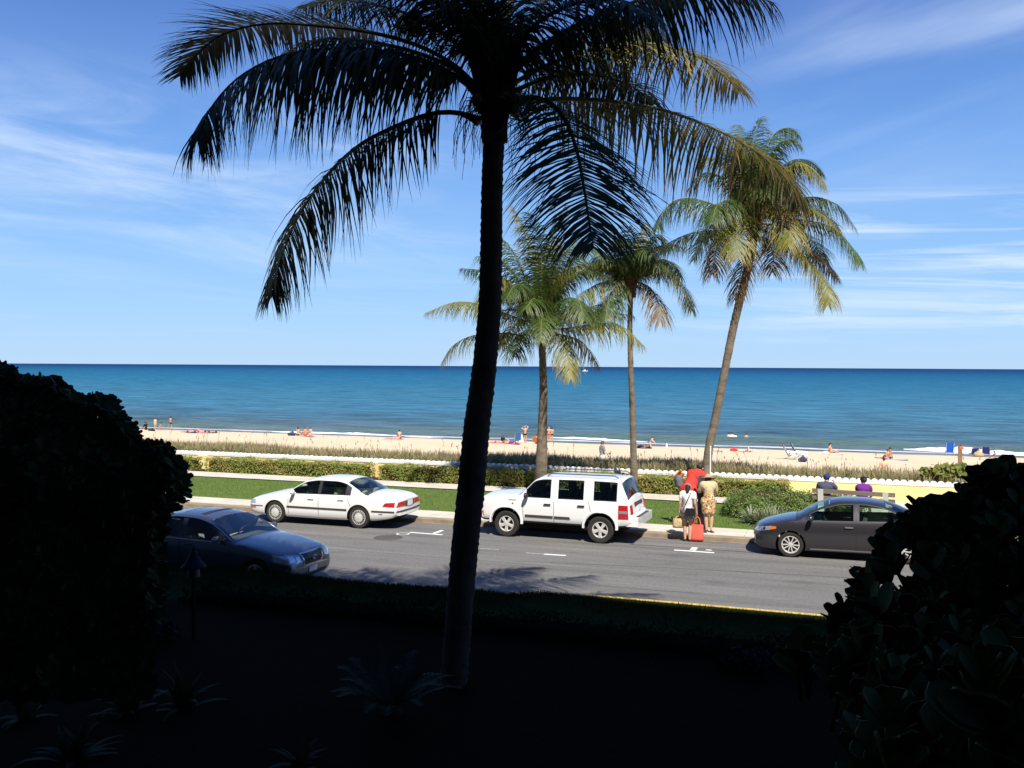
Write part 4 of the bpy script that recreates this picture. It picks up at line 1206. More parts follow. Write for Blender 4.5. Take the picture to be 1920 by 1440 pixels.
for _ in range(14):
    px = r.uniform(1740, 2050); py = r.uniform(1080, 1300); Z = r.uniform(3.6, 4.6)
    e_ = D(px, py, Z) - clus_base
    stem_to(st, Vector((r.uniform(-.3, .3), r.uniform(-.3, .3), 0)), e_, r, 0.025)
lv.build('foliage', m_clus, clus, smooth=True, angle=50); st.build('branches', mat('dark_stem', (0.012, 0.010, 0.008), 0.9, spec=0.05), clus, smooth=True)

# big dark bush at the left
bb = D(120, 1160, 8.6); bb.z = gz
bush = empty('clusia_hedge', bb, 0, 'huge rounded dark bush with small thick leaves filling the left edge', 'bush')
lv = MB(); st = MB(); r = random.Random(777)
outl = [(-260, 640), (-100, 655), (0, 690), (45, 712), (110, 720), (150, 752), (205, 750), (245, 800), (262, 835), (310, 838), (330, 868), (345, 900), (338, 925), (318, 945), (312, 962), (300, 1000), (300, 1080), (290, 1160)]
def inside_x(py):                 # right edge of the bush at a height
    pts_ = [(690, 0), (712, 45), (720, 110), (752, 150), (790, 235), (835, 268), (845, 312), (868, 332), (905, 347), (928, 335), (945, 312), (965, 306), (1080, 300), (1180, 290)]
    return np.interp(py, [p[0] for p in pts_], [p[1] for p in pts_])
def small_whorl(tip, axis, s):
    axis = axis.normalized(); a = axis.cross(Vector((0.31, 0.22, 1))).normalized(); b = axis.cross(a)
    for k in range(7):
        an = k * 0.9 + r.uniform(-.2, .2); o_ = a * math.cos(an) + b * math.sin(an); lf = r.uniform(0.2, 1.3)
        d = (o_ + axis * lf).normalized(); sd = d.cross(axis).normalized(); L = s * r.uniform(0.8, 1.1); W = L * 0.32
        p = tip + o_ * s * 0.1; t = r.random() * 0.5
        V = [p, p + d * L * 0.55 - sd * W, p + d * L * 0.9 - sd * W * 0.75, p + d * L, p + d * L * 0.9 + sd * W * 0.75, p + d * L * 0.55 + sd * W]
        lv.add(V, [(0, 1, 2, 3, 4, 5)], 0, [t] * 6)
for i in range(len(outl) - 1):      # rim
    (xa, ya), (xb, yb) = outl[i], outl[i + 1]
    n = int(math.hypot(xb - xa, yb - ya) / 6)
    for k in range(n):
        f = k / n
        for _ in range(3):
            px, py = xa + (xb - xa) * f - abs(r.gauss(0, 9)), ya + (yb - ya) * f + abs(r.gauss(0, 9))
            small_whorl(D(px, py, r.uniform(7.2, 9.2)) - bb, Vector((0.5, 0.1, 0.8)) + Vector((r.uniform(-.4, .4), r.uniform(-.4, .4), 0)), r.uniform(0.07, 0.10))
for _ in range(4900):
    py = 690 + 620 * r.random() ** 0.9
    px = r.uniform(-260, inside_x(py) - 4)
    e_ = inside_x(py) - px
    Z = 8.2 - 1.9 * min(1, e_ / 260) ** 0.5 * min(1, (py - 640) / 120) + r.uniform(0, 0.9)
    small_whorl(D(px, py, Z) - bb, Vector((r.uniform(-.6, .6), -0.6 + r.uniform(-.4, .4), 0.8)), r.uniform(0.065, 0.10))
for (cx, cy, Zc, rx, rz) in ((60, 960, 8.6, 0.95, 1.0), (160, 960, 8.6, 0.72, 0.9), (-120, 920, 8.6, 1.1, 1.3), (-250, 1000, 8.6, 1.2, 1.3), (60, 1100, 8.4, 1.0, 0.8), (200, 1060, 8.5, 0.45, 0.6), (40, 820, 8.7, 0.5, 0.42), (-100, 790, 8.7, 0.9, 0.5)):
    c0 = D(cx, cy, Zc) - bb                                        # twig mass inside
    lathe(st, [(0.01, -rz), (rx * 0.7, -rz * 0.7), (rx, 0), (rx * 0.7, rz * 0.7), (0.01, rz)], 14, Matrix.Translation(c0))
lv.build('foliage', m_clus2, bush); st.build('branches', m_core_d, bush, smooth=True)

# low dark hedge round the bed, bed plants
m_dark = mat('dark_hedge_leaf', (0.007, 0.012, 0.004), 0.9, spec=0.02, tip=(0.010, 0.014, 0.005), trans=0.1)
sheet('garden_bed', -20, 12, 0.5, 15.3, 0.58, m_soil, 2, 2) if False else None
a_ = PY(385, 1090, 14.6); 
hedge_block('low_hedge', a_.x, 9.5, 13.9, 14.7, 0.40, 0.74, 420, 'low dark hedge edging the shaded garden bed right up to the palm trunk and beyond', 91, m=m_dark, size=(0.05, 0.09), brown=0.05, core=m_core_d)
sheet('garden_soil', -60, 44, -2.19, 13.95, 0.545, mat('shade_dark_mulch', (0.0045, 0.004, 0.002), 0.95, spec=0.02, var=0.4, vscale=6, bump=0.5), 2, 2)  # bed colour blackened to stand in for shade
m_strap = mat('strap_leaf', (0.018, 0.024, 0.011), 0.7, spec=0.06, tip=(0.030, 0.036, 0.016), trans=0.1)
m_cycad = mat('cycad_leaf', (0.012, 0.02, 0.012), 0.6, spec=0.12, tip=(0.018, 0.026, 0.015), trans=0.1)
LG = 'strap leaved plants in the shaded bed'
labs = ['broad strap leaved plant in the dark bed at bottom left with a bent pale leaf', 'strap leaved plant in the middle of the left bed', 'tall spear leaved plant right of the middle of the left bed',
        'strap leaved plant at the left edge of the bed, under the bush', 'small strap leaved plant at the bottom edge right of the cycad']
for i, (px, py, L, n) in enumerate(((135, 1430, 0.62, 26), (240, 1340, 0.66, 34), (345, 1330, 0.66, 26), (50, 1350, 0.5, 22), (560, 1440, 0.4, 20))):
    c = G(px, py, 0.515)
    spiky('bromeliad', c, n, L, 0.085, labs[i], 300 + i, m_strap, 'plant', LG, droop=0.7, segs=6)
# cycad: feather leaves
c = G(735, 1345, 0.515)
cy = empty('sago_palm', c, 0, 'dark feathery sago palm in the bed just left of the big trunk', 'cycad')
rc = random.Random(9)
for k in range(16):
    a = k / 16 * 6.283 + rc.uniform(-.1, .1); e0 = R(rc.uniform(25, 65)); L = rc.uniform(0.8, 1.05)
    d = Vector((math.cos(a) * math.cos(e0), math.sin(a) * math.cos(e0), math.sin(e0)))
    o_ = c + Vector((0, 0, 0.1))
    P = [o_, o_ + d * L * 0.4, o_ + d * L * 0.75 + Vector((0, 0, -0.05)), o_ + d * L + Vector((0, 0, -0.17))]
    fo = frond(cy, P, 900 + k, ll=0.16, npair=170, m=m_cycad, droop=0.12, dry=0.0, base=0.12, wd=0.012, r0=0.008, segs=2, miss=0.0, rm=m_rachis_d)
mb = MB(); lathe(mb, [(0.11, -0.05), (0.12, 0.06), (0.08, 0.14), (0.0, 0.16)], 12); mb.build('trunk', m_fibre_d, cy)
# pale foliage clumps in the bed
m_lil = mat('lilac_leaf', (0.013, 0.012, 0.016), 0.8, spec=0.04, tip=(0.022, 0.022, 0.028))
for i, (px, py, lab) in enumerate(((140, 1185, 'small lilac grey flowering clump in the dark bed at left'), (285, 1180, 'larger lilac grey flowering clump in the dark bed below the blue lantern'), (1400, 1235, 'small grey clump at the foot of the paddle leaved shrub'))):
    c = G(px, py + 10, 0.6); c.z = 0.515
    mound('flower_clump', c, (0.42, 0.35, 0.30), 380, lab, 500 + i, m_lil, (0.05, 0.11), 'plant', tipf=0.8, core_m=m_core_d, group='pale clumps in the shaded bed')
# ================================================================== CARS
m_tyre = mat('tyre', (0.035, 0.032, 0.030), 0.85, spec=0.2, bump=0.2)
m_alloy = mat('alloy_rim', (0.72, 0.71, 0.68), 0.32, 0.35)
m_hub = mat('silver_wheel_cover', (0.66, 0.65, 0.61), 0.4, 0.2)
m_well = mat('wheel_well', (0.012, 0.012, 0.012), 0.9, spec=0.1)
m_trim = mat('black_trim', (0.02, 0.02, 0.022), 0.5)
m_grey_trim = mat('charcoal_moulding', (0.055, 0.045, 0.050), 0.6)
m_chrome = mat('chrome', (0.75, 0.75, 0.75), 0.12, 1.0)
m_red = mat('red_lens', (0.45, 0.015, 0.02), 0.18, coat=0.5)
m_amber = mat('amber_lens', (0.65, 0.16, 0.03), 0.2, coat=0.5)
m_lens = mat('clear_lens', (0.45, 0.50, 0.55), 0.12, 0.5, coat=0.8)
m_lensin = mat('lamp_bowl', (0.85, 0.87, 0.9), 0.15, 0.9)
m_plate = mat('licence_plate', (0.70, 0.72, 0.70), 0.5)
m_seat = mat('grey_seat', (0.40, 0.38, 0.34), 0.85)
m_seatd = mat('dark_seat', (0.09, 0.09, 0.092), 0.85)
m_seam = mat('panel_gap', (0.01, 0.01, 0.01), 0.8)
m_skin = mat('skin', (0.56, 0.33, 0.22), 0.6, spec=0.3)
m_skin2 = mat('tanned_skin', (0.47, 0.25, 0.15), 0.6, spec=0.3)
m_skin3 = mat('pale_skin', (0.66, 0.42, 0.31), 0.6, spec=0.3)
def car_paint(name, c, metal=0.0, rough=0.3, coat=1.0):
    return mat(name, c, rough, metal, coat=coat)

def pf(pts):                      # smooth profile through points
    X = np.array([p[0] for p in pts], float); Y = np.array([p[1] for p in pts], float)
    h = np.diff(X); dl = np.diff(Y) / h; m = np.zeros(len(X))
    for i in range(1, len(X) - 1):
        if dl[i - 1] * dl[i] > 0:
            w1, w2 = 2 * h[i] + h[i - 1], h[i] + 2 * h[i - 1]
            m[i] = (w1 + w2) / (w1 / dl[i - 1] + w2 / dl[i])
    m[0], m[-1] = dl[0], dl[-1]
    def f(x):
        x = min(max(x, X[0]), X[-1]); i = min(int(np.searchsorted(X, x, side='right')) - 1, len(X) - 2); i = max(i, 0)
        t = (x - X[i]) / h[i]
        return float((1 + 2 * t) * (1 - t) ** 2 * Y[i] + t * (1 - t) ** 2 * h[i] * m[i] + t * t * (3 - 2 * t) * Y[i + 1] + t * t * (t - 1) * h[i] * m[i + 1])
    return f
def pl(pts):
    X = [p[0] for p in pts]; Y = [p[1] for p in pts]
    return lambda x: float(np.interp(x, X, Y))

def wheel(parent, x, y, rad, wd, rim_r, style, side):
    t0 = empty('wheel', (x, y, rad)); t0.parent = parent
    Mr = Matrix.Rotation(math.pi / 2 * side, 4, 'X')     # lathe axis z -> pointing outwards (-y for side=+1)
    mb = MB(); h = wd / 2
    lathe(mb, [(rim_r, -h * 0.9), (rim_r + 0.02, -h), (rad * 0.93, -h * 0.98), (rad * 0.985, -h * 0.78), (rad, -h * 0.5), (rad, h * 0.5), (rad * 0.985, h * 0.78), (rad * 0.93, h * 0.98), (rim_r + 0.02, h), (rim_r, h * 0.9)], 40, Mr)
    mb.build('tyre', m_tyre, t0, smooth=True, angle=40)
    mb = MB()
    lathe(mb, [(rim_r + 0.004, h * 0.94), (rim_r - 0.012, h * 0.97), (rim_r - 0.022, h * 0.85), (rim_r - 0.03, h * 0.1), (rim_r - 0.03, -h * 0.9)], 40, Mr)
    if style == 'cover':
        lathe(mb, [(rim_r - 0.02, h * 0.86), (rim_r * 0.62, h * 0.98), (rim_r * 0.30, h * 1.04), (rim_r * 0.28, h * 1.12), (0.0, h * 1.14)], 40, Mr)
        mb.build('rim', m_hub, t0, smooth=True, angle=30)
        mb = MB()
        for k in range(20):
            a = k * math.pi / 10
            mm = Mr @ Matrix.Rotation(a, 4, 'Z')
            mb.box((rim_r * 0.62, -0.014, h * 0.93), (rim_r * 0.93, 0.014, h * 1.01), 0, mm)
        mb.build('slots', m_seam, t0)
    else:
        n = 5
        for k in range(n):
            a = k * 2 * math.pi / n + 0.3
            mm = Mr @ Matrix.Rotation(a, 4, 'Z')
            if style == 'five':
                V = [(0.03, -0.038, h * 0.72), (0.03, 0.038, h * 0.72), (rim_r - 0.02, 0.052, h * 0.88), (rim_r - 0.02, -0.052, h * 0.88),
                     (0.03, -0.03, h * 0.95), (0.03, 0.03, h * 0.95), (rim_r - 0.02, 0.04, h * 0.97), (rim_r - 0.02, -0.04, h * 0.97)]
                mb.add([mm @ Vector(p) for p in V], [(4, 5, 6, 7), (0, 4, 7, 3), (1, 2, 6, 5), (0, 1, 5, 4)])
            else:
                for s in (-1, 1):
                    V = [(0.03, s * 0.012 - 0.014, h * 0.70), (0.03, s * 0.012 + 0.014, h * 0.70), (rim_r - 0.02, s * 0.055 + 0.017, h * 0.86), (rim_r - 0.02, s * 0.055 - 0.017, h * 0.86),
                         (0.03, s * 0.012 - 0.012, h * 0.92), (0.03, s * 0.012 + 0.012, h * 0.92), (rim_r - 0.02, s * 0.055 + 0.014, h * 0.97), (rim_r - 0.02, s * 0.055 - 0.014, h * 0.97)]
                    mb.add([mm @ Vector(p) for p in V], [(4, 5, 6, 7), (0, 4, 7, 3), (1, 2, 6, 5)])
        lathe(mb, [(0.055, h * 0.7), (0.055, h * 0.98), (0.03, h * 1.02), (0.0, h * 1.02)], 16, Mr)
        mb.build('rim', m_alloy, t0, smooth=True, angle=30)
        mb = MB(); lathe(mb, [(rim_r * 0.72, h * 0.25), (0.02, h * 0.28)], 24, Mr)
        mb.build('brake_disc', mat('brake_iron', (0.05, 0.05, 0.05), 0.5, 0.6) if 'brake_iron' not in bpy.data.materials else bpy.data.materials['brake_iron'], t0)
    return t0

def car(S):
    """x forward; s = distance behind the nose.  S holds the side view, plan view and window lines."""
    L, W, Hs = S['L'], S['W'] / 2, S
    root = empty(S['name'], S['loc'], S['rz'], S['label'], 'car', S.get('group'))
    paint = S['paint']
    zb, zbelt, zt, zr, wp = S['zbot'], S['zbelt'], S['ztop'], S['zrail'], S['plan']
    ss = sorted(set([round(v, 4) for v in list(np.linspace(0, 0.5, 16)) + list(np.arange(0.5, L - 0.45, 0.055)) + list(np.linspace(L - 0.45, L, 14)) + S['cuts']]))
    ss = [s for i, s in enumerate(ss) if i == 0 or s - ss[i - 1] > 0.006 or s in S['cuts'] or s == L]
    tum = S['tumble']
    rings = []
    for s in ss:
        w_ = wp(s) * W; b = zb(s); be = zbelt(s); top = max(zt(s), be + 0.012); rl = min(max(zr(s), be + 0.006), top - 0.004)
        hgt = be - b
        sh = S.get('shoulder', 0.05)
        y6 = w_ - sh
        y7 = y6 - 0.015 - tum * (rl - be)
        gh = rl - be
        k8 = 0.055
        y8 = max(0.05, y7 - k8); z8 = min(rl + 0.035 + (0 if gh > 0.1 else -0.02), top - 0.002)
        R_ = [(0.0, b), (w_ - 0.20, b), (w_ - 0.07, b + 0.015), (w_ - 0.02, b + 0.07), (w_ - 0.004, b + hgt * 0.30), (w_, b + hgt * 0.52), (w_ - 0.006, b + hgt * 0.74),
              (w_ - sh * 0.45, be - hgt * 0.07), (y6, be), (y7, rl), (y8, z8)]
        for f in (0.8, 0.6, 0.4, 0.2, 0.0):
            R_.append((y8 * f, z8 + (top - z8) * (1 - f ** 2.2)))
        rings.append(R_)
    nr = len(rings[0]); IB, IR, I8 = 8, 9, 10
    V = []; idx = []
    for i, s in enumerate(ss):
        row = []
        x = L / 2 - s
        nose = S.get('nose', 0.0)
        for k, (y, z) in enumerate(rings[i]):
            # plan curvature at the ends: the middle of the nose reaches further than the corners
            row.append(len(V)); V.append((x, -y, z))
        idx.append(row)
    nh = len(V)
    idl = []
    for i in range(len(ss)):
        row = []
        for k in range(nr):
            if k == 0 or k == nr - 1: row.append(idx[i][k])
            else:
                p = V[idx[i][k]]; row.append(len(V)); V.append((p[0], -p[1], p[2]))
        idl.append(row)
    for e_, amt, sg in ((0, S.get('bow_f', 0.12), 1), (1, S.get('bow_r', 0.08), 1)):   # bow the ends in plan
        for i, p in enumerate(V):
            x, y, z = p
            d = (L / 2 - x) if e_ == 0 else (x + L / 2)
            if d < 0.9:
                k = (1 - d / 0.9) ** 1.2
                V[i] = (x - (1 if e_ == 0 else -1) * amt * k * (abs(y) / W) ** 2.2, y, z)
    faces = []; mats = []
    def inwin(s, lst):
        return any(a <= s <= b for a, b in lst)
    for i in range(len(ss) - 1):
        sm = (ss[i] + ss[i + 1]) / 2
        for k in range(nr - 1):
            mi = 0
            if k == IB and zr(sm) - zbelt(sm) > 0.07:
                if inwin(sm, S['side']): mi = 1
                elif inwin(sm, S.get('blackpillar', [])): mi = 2
            if k >= I8 and (S['ws'][0] < sm < S['ws'][1]): mi = 3
            if k >= I8 and S['bl'] and (S['bl'][0] < sm < S['bl'][1]): mi = 4
            if k <= 1 or (k == 2 and S.get('darksill')): mi = 2
            faces.append((idx[i][k], idx[i][k + 1], idx[i + 1][k + 1], idx[i + 1][k])); mats.append(mi)
            faces.append((idl[i][k], idl[i + 1][k], idl[i + 1][k + 1], idl[i][k + 1])); mats.append(mi)
    for i in (0, len(ss) - 1):     # end caps
        a = [idx[i][k] for k in range(nr)] + [idl[i][k] for k in range(nr - 2, 0, -1)]
        faces.append(tuple(a if i else a[::-1])); mats.append(0)
    me = bpy.data.meshes.new('body'); me.from_pydata(V, [], faces)
    for m in (paint, m_seam, m_trim, m_seam, m_seam, m_well): me.materials.append(m)
    me.polygons.foreach_set('material_index', mats); me.update()
    bm = bmesh.new(); bm.from_mesh(me); bmesh.ops.recalc_face_normals(bm, faces=bm.faces); bm.to_mesh(me); bm.free()
    o = bpy.data.objects.new('body', me); col.objects.link(o)
    # wheel arches
    cuts_ = []
    for s_, rr in ((S['axf'], S['arch']), (S['axf'] + S['wb'], S['arch'])):
        for sd in (-1, 1):
            cm = MB(); lathe(cm, [(0.0, -0.25), (rr, -0.25), (rr, 0.25), (0.0, 0.25)], 36, Matrix.Translation((L / 2 - s_, sd * W, S['R'] + S.get('archdz', 0.0))) @ Matrix.Rotation(math.pi / 2, 4, 'X'))
            cme = bpy.data.meshes.new('cut'); cme.from_pydata(cm.v, [], cm.f); cme.materials.append(m_well)
            b2 = bmesh.new(); b2.from_mesh(cme); bmesh.ops.remove_doubles(b2, verts=b2.verts, dist=1e-5)
            bmesh.ops.recalc_face_normals(b2, faces=b2.faces); b2.to_mesh(cme); b2.free()
            co = bpy.data.objects.new('cut', cme); col.objects.link(co); cuts_.append(co)
            md = o.modifiers.new('b', 'BOOLEAN'); md.object = co; md.operation = 'DIFFERENCE'; md.solver = 'EXACT'
            try: md.material_mode = 'TRANSFER'
            except Exception: pass
    dg = bpy.context.evaluated_depsgraph_get(); dg.update()
    me2 = bpy.data.meshes.new_from_object(o.evaluated_get(dg))
    o.modifiers.clear(); o.data = me2
    for c_ in cuts_: bpy.data.objects.remove(c_)
    # split off glass
    bm = bmesh.new(); bm.from_mesh(me2)
    mats_names = [m.name if m else '' for m in me2.materials]
    def take(mi, name, lab=None, side=None, s_rng=None):
        b2 = bmesh.new(); vm = {}
        fs = [f for f in bm.faces if f.material_index == mi and (side is None or f.calc_center_median().y * side > 0)
              and (s_rng is None or s_rng[0] <= L / 2 - f.calc_center_median().x <= s_rng[1])]
        if not fs: b2.free(); return None
        for f in fs:
            vv = []
            for v in f.verts:
                if v.index not in vm: vm[v.index] = b2.verts.new(v.co)
                vv.append(vm[v.index])
            try: b2.faces.new(vv)
            except ValueError: pass
        b2.normal_update()
        # keep the one big pane, drop slivers
        seen = set(); best = []
        for f in b2.faces:
            if f in seen: continue
            stack = [f]; isl = []; seen.add(f)
            while stack:
                g = stack.pop(); isl.append(g)
                for e_ in g.edges:
                    for h_ in e_.link_faces:
                        if h_ not in seen: seen.add(h_); stack.append(h_)
            if sum(x.calc_area() for x in isl) > sum(x.calc_area() for x in best): best = isl
        bs = set(best)
        drop = [f for f in b2.faces if f not in bs]
        if drop: bmesh.ops.delete(b2, geom=drop, context='FACES')
        fr0 = set(b2.faces)
        res = bmesh.ops.inset_region(b2, faces=list(b2.faces), thickness=S.get('frame', 0.022), use_boundary=True, use_even_offset=False)
        frame_faces = set(res['faces'])
        for f in b2.faces: f.material_index = 1 if f in frame_faces else 0; f.smooth = True
        m_ = bpy.data.meshes.new(name); 
        # glass and its frame as separate parts
        bf = b2.copy()
        bmesh.ops.delete(bf, geom=[f for f in bf.faces if f.material_index == 0], context='FACES')
        bmesh.ops.delete(b2, geom=[f for f in b2.faces if f.material_index == 1], context='FACES')
        b2.to_mesh(m_); m_.materials.append(S['glass'])
        g_ = bpy.data.objects.new(name, m_); col.objects.link(g_); g_.parent = root
        mf = bpy.data.meshes.new('window_frame'); bf.to_mesh(mf); mf.materials.append(m_trim)
        for p in mf.polygons: p.material_index = 0
        f_ = bpy.data.objects.new('window_frame', mf); col.objects.link(f_); f_.parent = g_
        b2.free(); bf.free()
        return g_
    bm.faces.ensure_lookup_table()
    take(3, 'windscreen'); 
    if S['bl']: take(4, 'rear_window')
    for a, b in S['side']:
        for sd in (-1, 1): take(1, 'side_window', None, sd, (a, b))
    bmesh.ops.delete(bm, geom=[f for f in bm.faces if f.material_index in (1, 3, 4)], context='FACES')
    bmesh.ops.triangulate(bm, faces=[f for f in bm.faces if len(f.verts) > 4])
    for f in bm.faces: f.smooth = True
    bm.to_mesh(me2)
    me2.set_sharp_from_angle(angle=R(38))
    o.parent = root
    bvh = BVHTree.FromBMesh(bm); bm.free()
    root['_L'] = L
    # ---- helpers on the skin of the car
    def patch(name, m, dirn, pts, off=0.006, parent=None, n=6):
        """pts: quad in the two axes square to dirn ('L','R': (s,z); 'F','B': (y,z); 'T': (s,y)), laid on the body"""
        mb = MB(); Vp = []
        q = [Vector((a, b, 0)) for a, b in pts]
        for j in range(n + 1):
            for i in range(n + 1):
                u, v = i / n, j / n
                p = q[0] * (1 - u) * (1 - v) + q[1] * u * (1 - v) + q[2] * u * v + q[3] * (1 - u) * v
                if dirn in 'LR':
                    sd = 1 if dirn == 'L' else -1
                    o_, d_ = Vector((L / 2 - p.x, sd * 3, p.y)), Vector((0, -sd, 0))
                elif dirn in 'FB':
                    sd = 1 if dirn == 'F' else -1
                    o_, d_ = Vector((sd * 5, p.x, p.y)), Vector((-sd, 0, 0))
                else: o_, d_ = Vector((L / 2 - p.x, p.y, 4)), Vector((0, 0, -1))
                h = bvh.ray_cast(o_, d_)
                hit = h[0] if h[0] is not None and (h[0] - o_).length < 5.2 else None
                if hit is None: hit = o_ + d_ * (3 - W * 0.93 if dirn in 'LR' else 5 - L / 2 + 0.1)
                Vp.append((hit, d_))
        for h, d_ in Vp: mb.v.append(tuple(h - d_ * off))
        for h, d_ in Vp: mb.v.append(tuple(h + d_ * 0.02))
        k = (n + 1) ** 2; w1 = n + 1
        fs = [(j * w1 + i, j * w1 + i + 1, (j + 1) * w1 + i + 1, (j + 1) * w1 + i) for j in range(n) for i in range(n)]
        ring = [i for i in range(n)] + [j * w1 + n for j in range(n)] + [n * w1 + n - i for i in range(n)] + [(n - j) * w1 for j in range(n)]
        fs += [(ring[a], ring[(a + 1) % len(ring)], ring[(a + 1) % len(ring)] + k, ring[a] + k) for a in range(len(ring))]
        mb.f = fs; mb.m = [0] * len(fs)
        ob = mb.build(name, m, parent or root, smooth=True, angle=40)
        b3 = bmesh.new(); b3.from_mesh(ob.data); bmesh.ops.recalc_face_normals(b3, faces=b3.faces); b3.to_mesh(ob.data); b3.free()
        return ob
    # cabin
    mb = MB()
    c0, c1 = S['ws'][0] + 0.25, (S['bl'][1] - 0.25 if S['bl'] else L - 0.35)
    fl = zb(L / 2) + 0.12
    mb.box((L / 2 - c1, -W + 0.16, fl), (L / 2 - c0, W - 0.16, fl + 0.05))
    mb.build('cabin_floor', m_seatd, root)
    mb = MB(); zc = zbelt(S['ws'][0] + 0.3) - 0.02
    mb.box((L / 2 - S['ws'][0] - 0.62, -W + 0.14, zc - 0.35), (L / 2 - S['ws'][0] - 0.10, W - 0.14, zc)); mb.build('dashboard', m_seatd, root)
    sf = S['seat_s']
    for j, s_ in enumerate(sf):
        for y in ((-0.37, 0.37) if j == 0 else (-0.36, 0.36)):
            t1 = empty('seat', (L / 2 - s_, y, fl)); t1.parent = root
            mb = MB(); mb.box((-0.25, -0.25, 0.15), (0.27, 0.25, 0.32)); mb.build('cushion', S['seatm'], t1)
            mb = MB(); hgt = S['seat_h']; mb.box((-0.08, -0.24, 0.25), (0.07, 0.24, hgt), 0, Matrix.Translation((-0.25, 0, 0)) @ Matrix.Rotation(R(-14), 4, 'Y'), 0.85); mb.build('backrest', S['seatm'], t1)
            mb = MB(); mb.box((-0.06, -0.12, hgt + 0.02), (0.05, 0.12, hgt + 0.17), 0, Matrix.Translation((-0.27, 0, 0)) @ Matrix.Rotation(R(-14), 4, 'Y'), 0.85); mb.build('headrest', S['seatm'], t1)
    # steering wheel on the left
    mb = MB(); cst = Vector((L / 2 - sf[0] + 0.48, 0.37, zc + 0.02)); tl = R(62)
    mb.tube([cst + Vector((math.cos(a) * 0.185 * math.cos(tl), math.sin(a) * 0.185, math.cos(a) * 0.185 * math.sin(tl))) for a in np.linspace(0, 6.283, 21)], 0.014, 6, cap=False)
    mb.build('steering_wheel', m_trim, root)
    # wheels
    for s_ in (S['axf'], S['axf'] + S['wb']):
        for sd in (1, -1):
            yy = W - S['wd'] / 2 - 0.035
            wheel(root, L / 2 - s_, -sd * yy, S['R'], S['wd'], S['rim'], S['style'], sd)
    # mirrors
    for sd in (-1, 1):
        sM, zM = S['mirror']
        mb = MB(); bx = L / 2 - sM
        lathe(mb, [(0.0, -0.075), (0.055, -0.07), (0.085, -0.02), (0.085, 0.05), (0.0, 0.065)], 12, Matrix.Translation((bx, sd * (W + 0.09), zM)) @ Matrix.Rotation(math.pi / 2, 4, 'Y') @ Matrix.Diagonal((0.9, 1.25, 0.7, 1)))
        mb.tube([(bx, sd * (W - 0.08), zM - 0.05), (bx, sd * (W + 0.05), zM - 0.03)], 0.028, 6)
        mb.build('side_mirror', S.get('mirrorm', paint), root, smooth=True, angle=50)
    # seams, handles
    for sd in 'LR':
        for (a, b, c_, d_) in S['seams']:
            patch('door_seam', m_seam, sd, [(a, b), (a + 0.011, b), (c_ + 0.011, d_), (c_, d_)], 0.0022, n=8)
        for (hs, hz) in S['handles']:
            yv = W * wp(hs)
            mb = MB(); s2 = 1 if sd == 'L' else -1
            hit = bvh.ray_cast(Vector((L / 2 - hs, s2 * 3, hz)), Vector((0, -s2, 0)))[0]
            yb_ = hit.y if hit else s2 * yv
            mb.box((L / 2 - hs - 0.10, min(yb_, yb_ + s2 * 0.035), hz - 0.017), (L / 2 - hs + 0.09, max(yb_, yb_ + s2 * 0.035), hz + 0.017))
            mb.build('door_handle', S.get('handlem', paint), root)
    for (nm, m, dirn, pts, off) in S['patches']:
        patch(nm, m, dirn, pts, off)
    # wheel arch lips
    return root, bvh, patch

# ---------------------------------------------------------------- white sedan
m_pw = car_paint('white_car_paint', (0.80, 0.79, 0.77), rough=0.35)
m_gl_green = glass_mat('green_tinted_glass', (0.76, 0.90, 0.78), 0.05)
m_gl_dark = glass_mat('dark_tinted_glass', (0.50, 0.60, 0.62), 0.08)
def place(px_f, px_r, R_f, axf, wb, L, W, toward=-1):
    """car pose from the two near wheels' contact points (front, rear) in the photo"""
    a, b = G(*px_f), G(*px_r)
    d = (a - b); d.z = 0; d.normalize()
    mid = (a + b) / 2
    left = Vector((-d.y, d.x, 0))
    side = -1 if left.y < 0 else 1         # which side faces the street camera
    near = left if left.y < 0 else -left
    centre_axle = mid - near * (W / 2 - 0.11)
    off = (axf + wb / 2) - L / 2
    c = centre_axle + d * off
    c.z = 0
    return c, math.atan2(d.y, d.x)
L = 5.08
loc, rz = place((516, 979.5), (677, 990.5), 0.32, 1.05, 2.81, L, 1.87)
print('buick', loc, math.degrees(rz), (G(516, 979.5) - G(677, 990.5)).length)
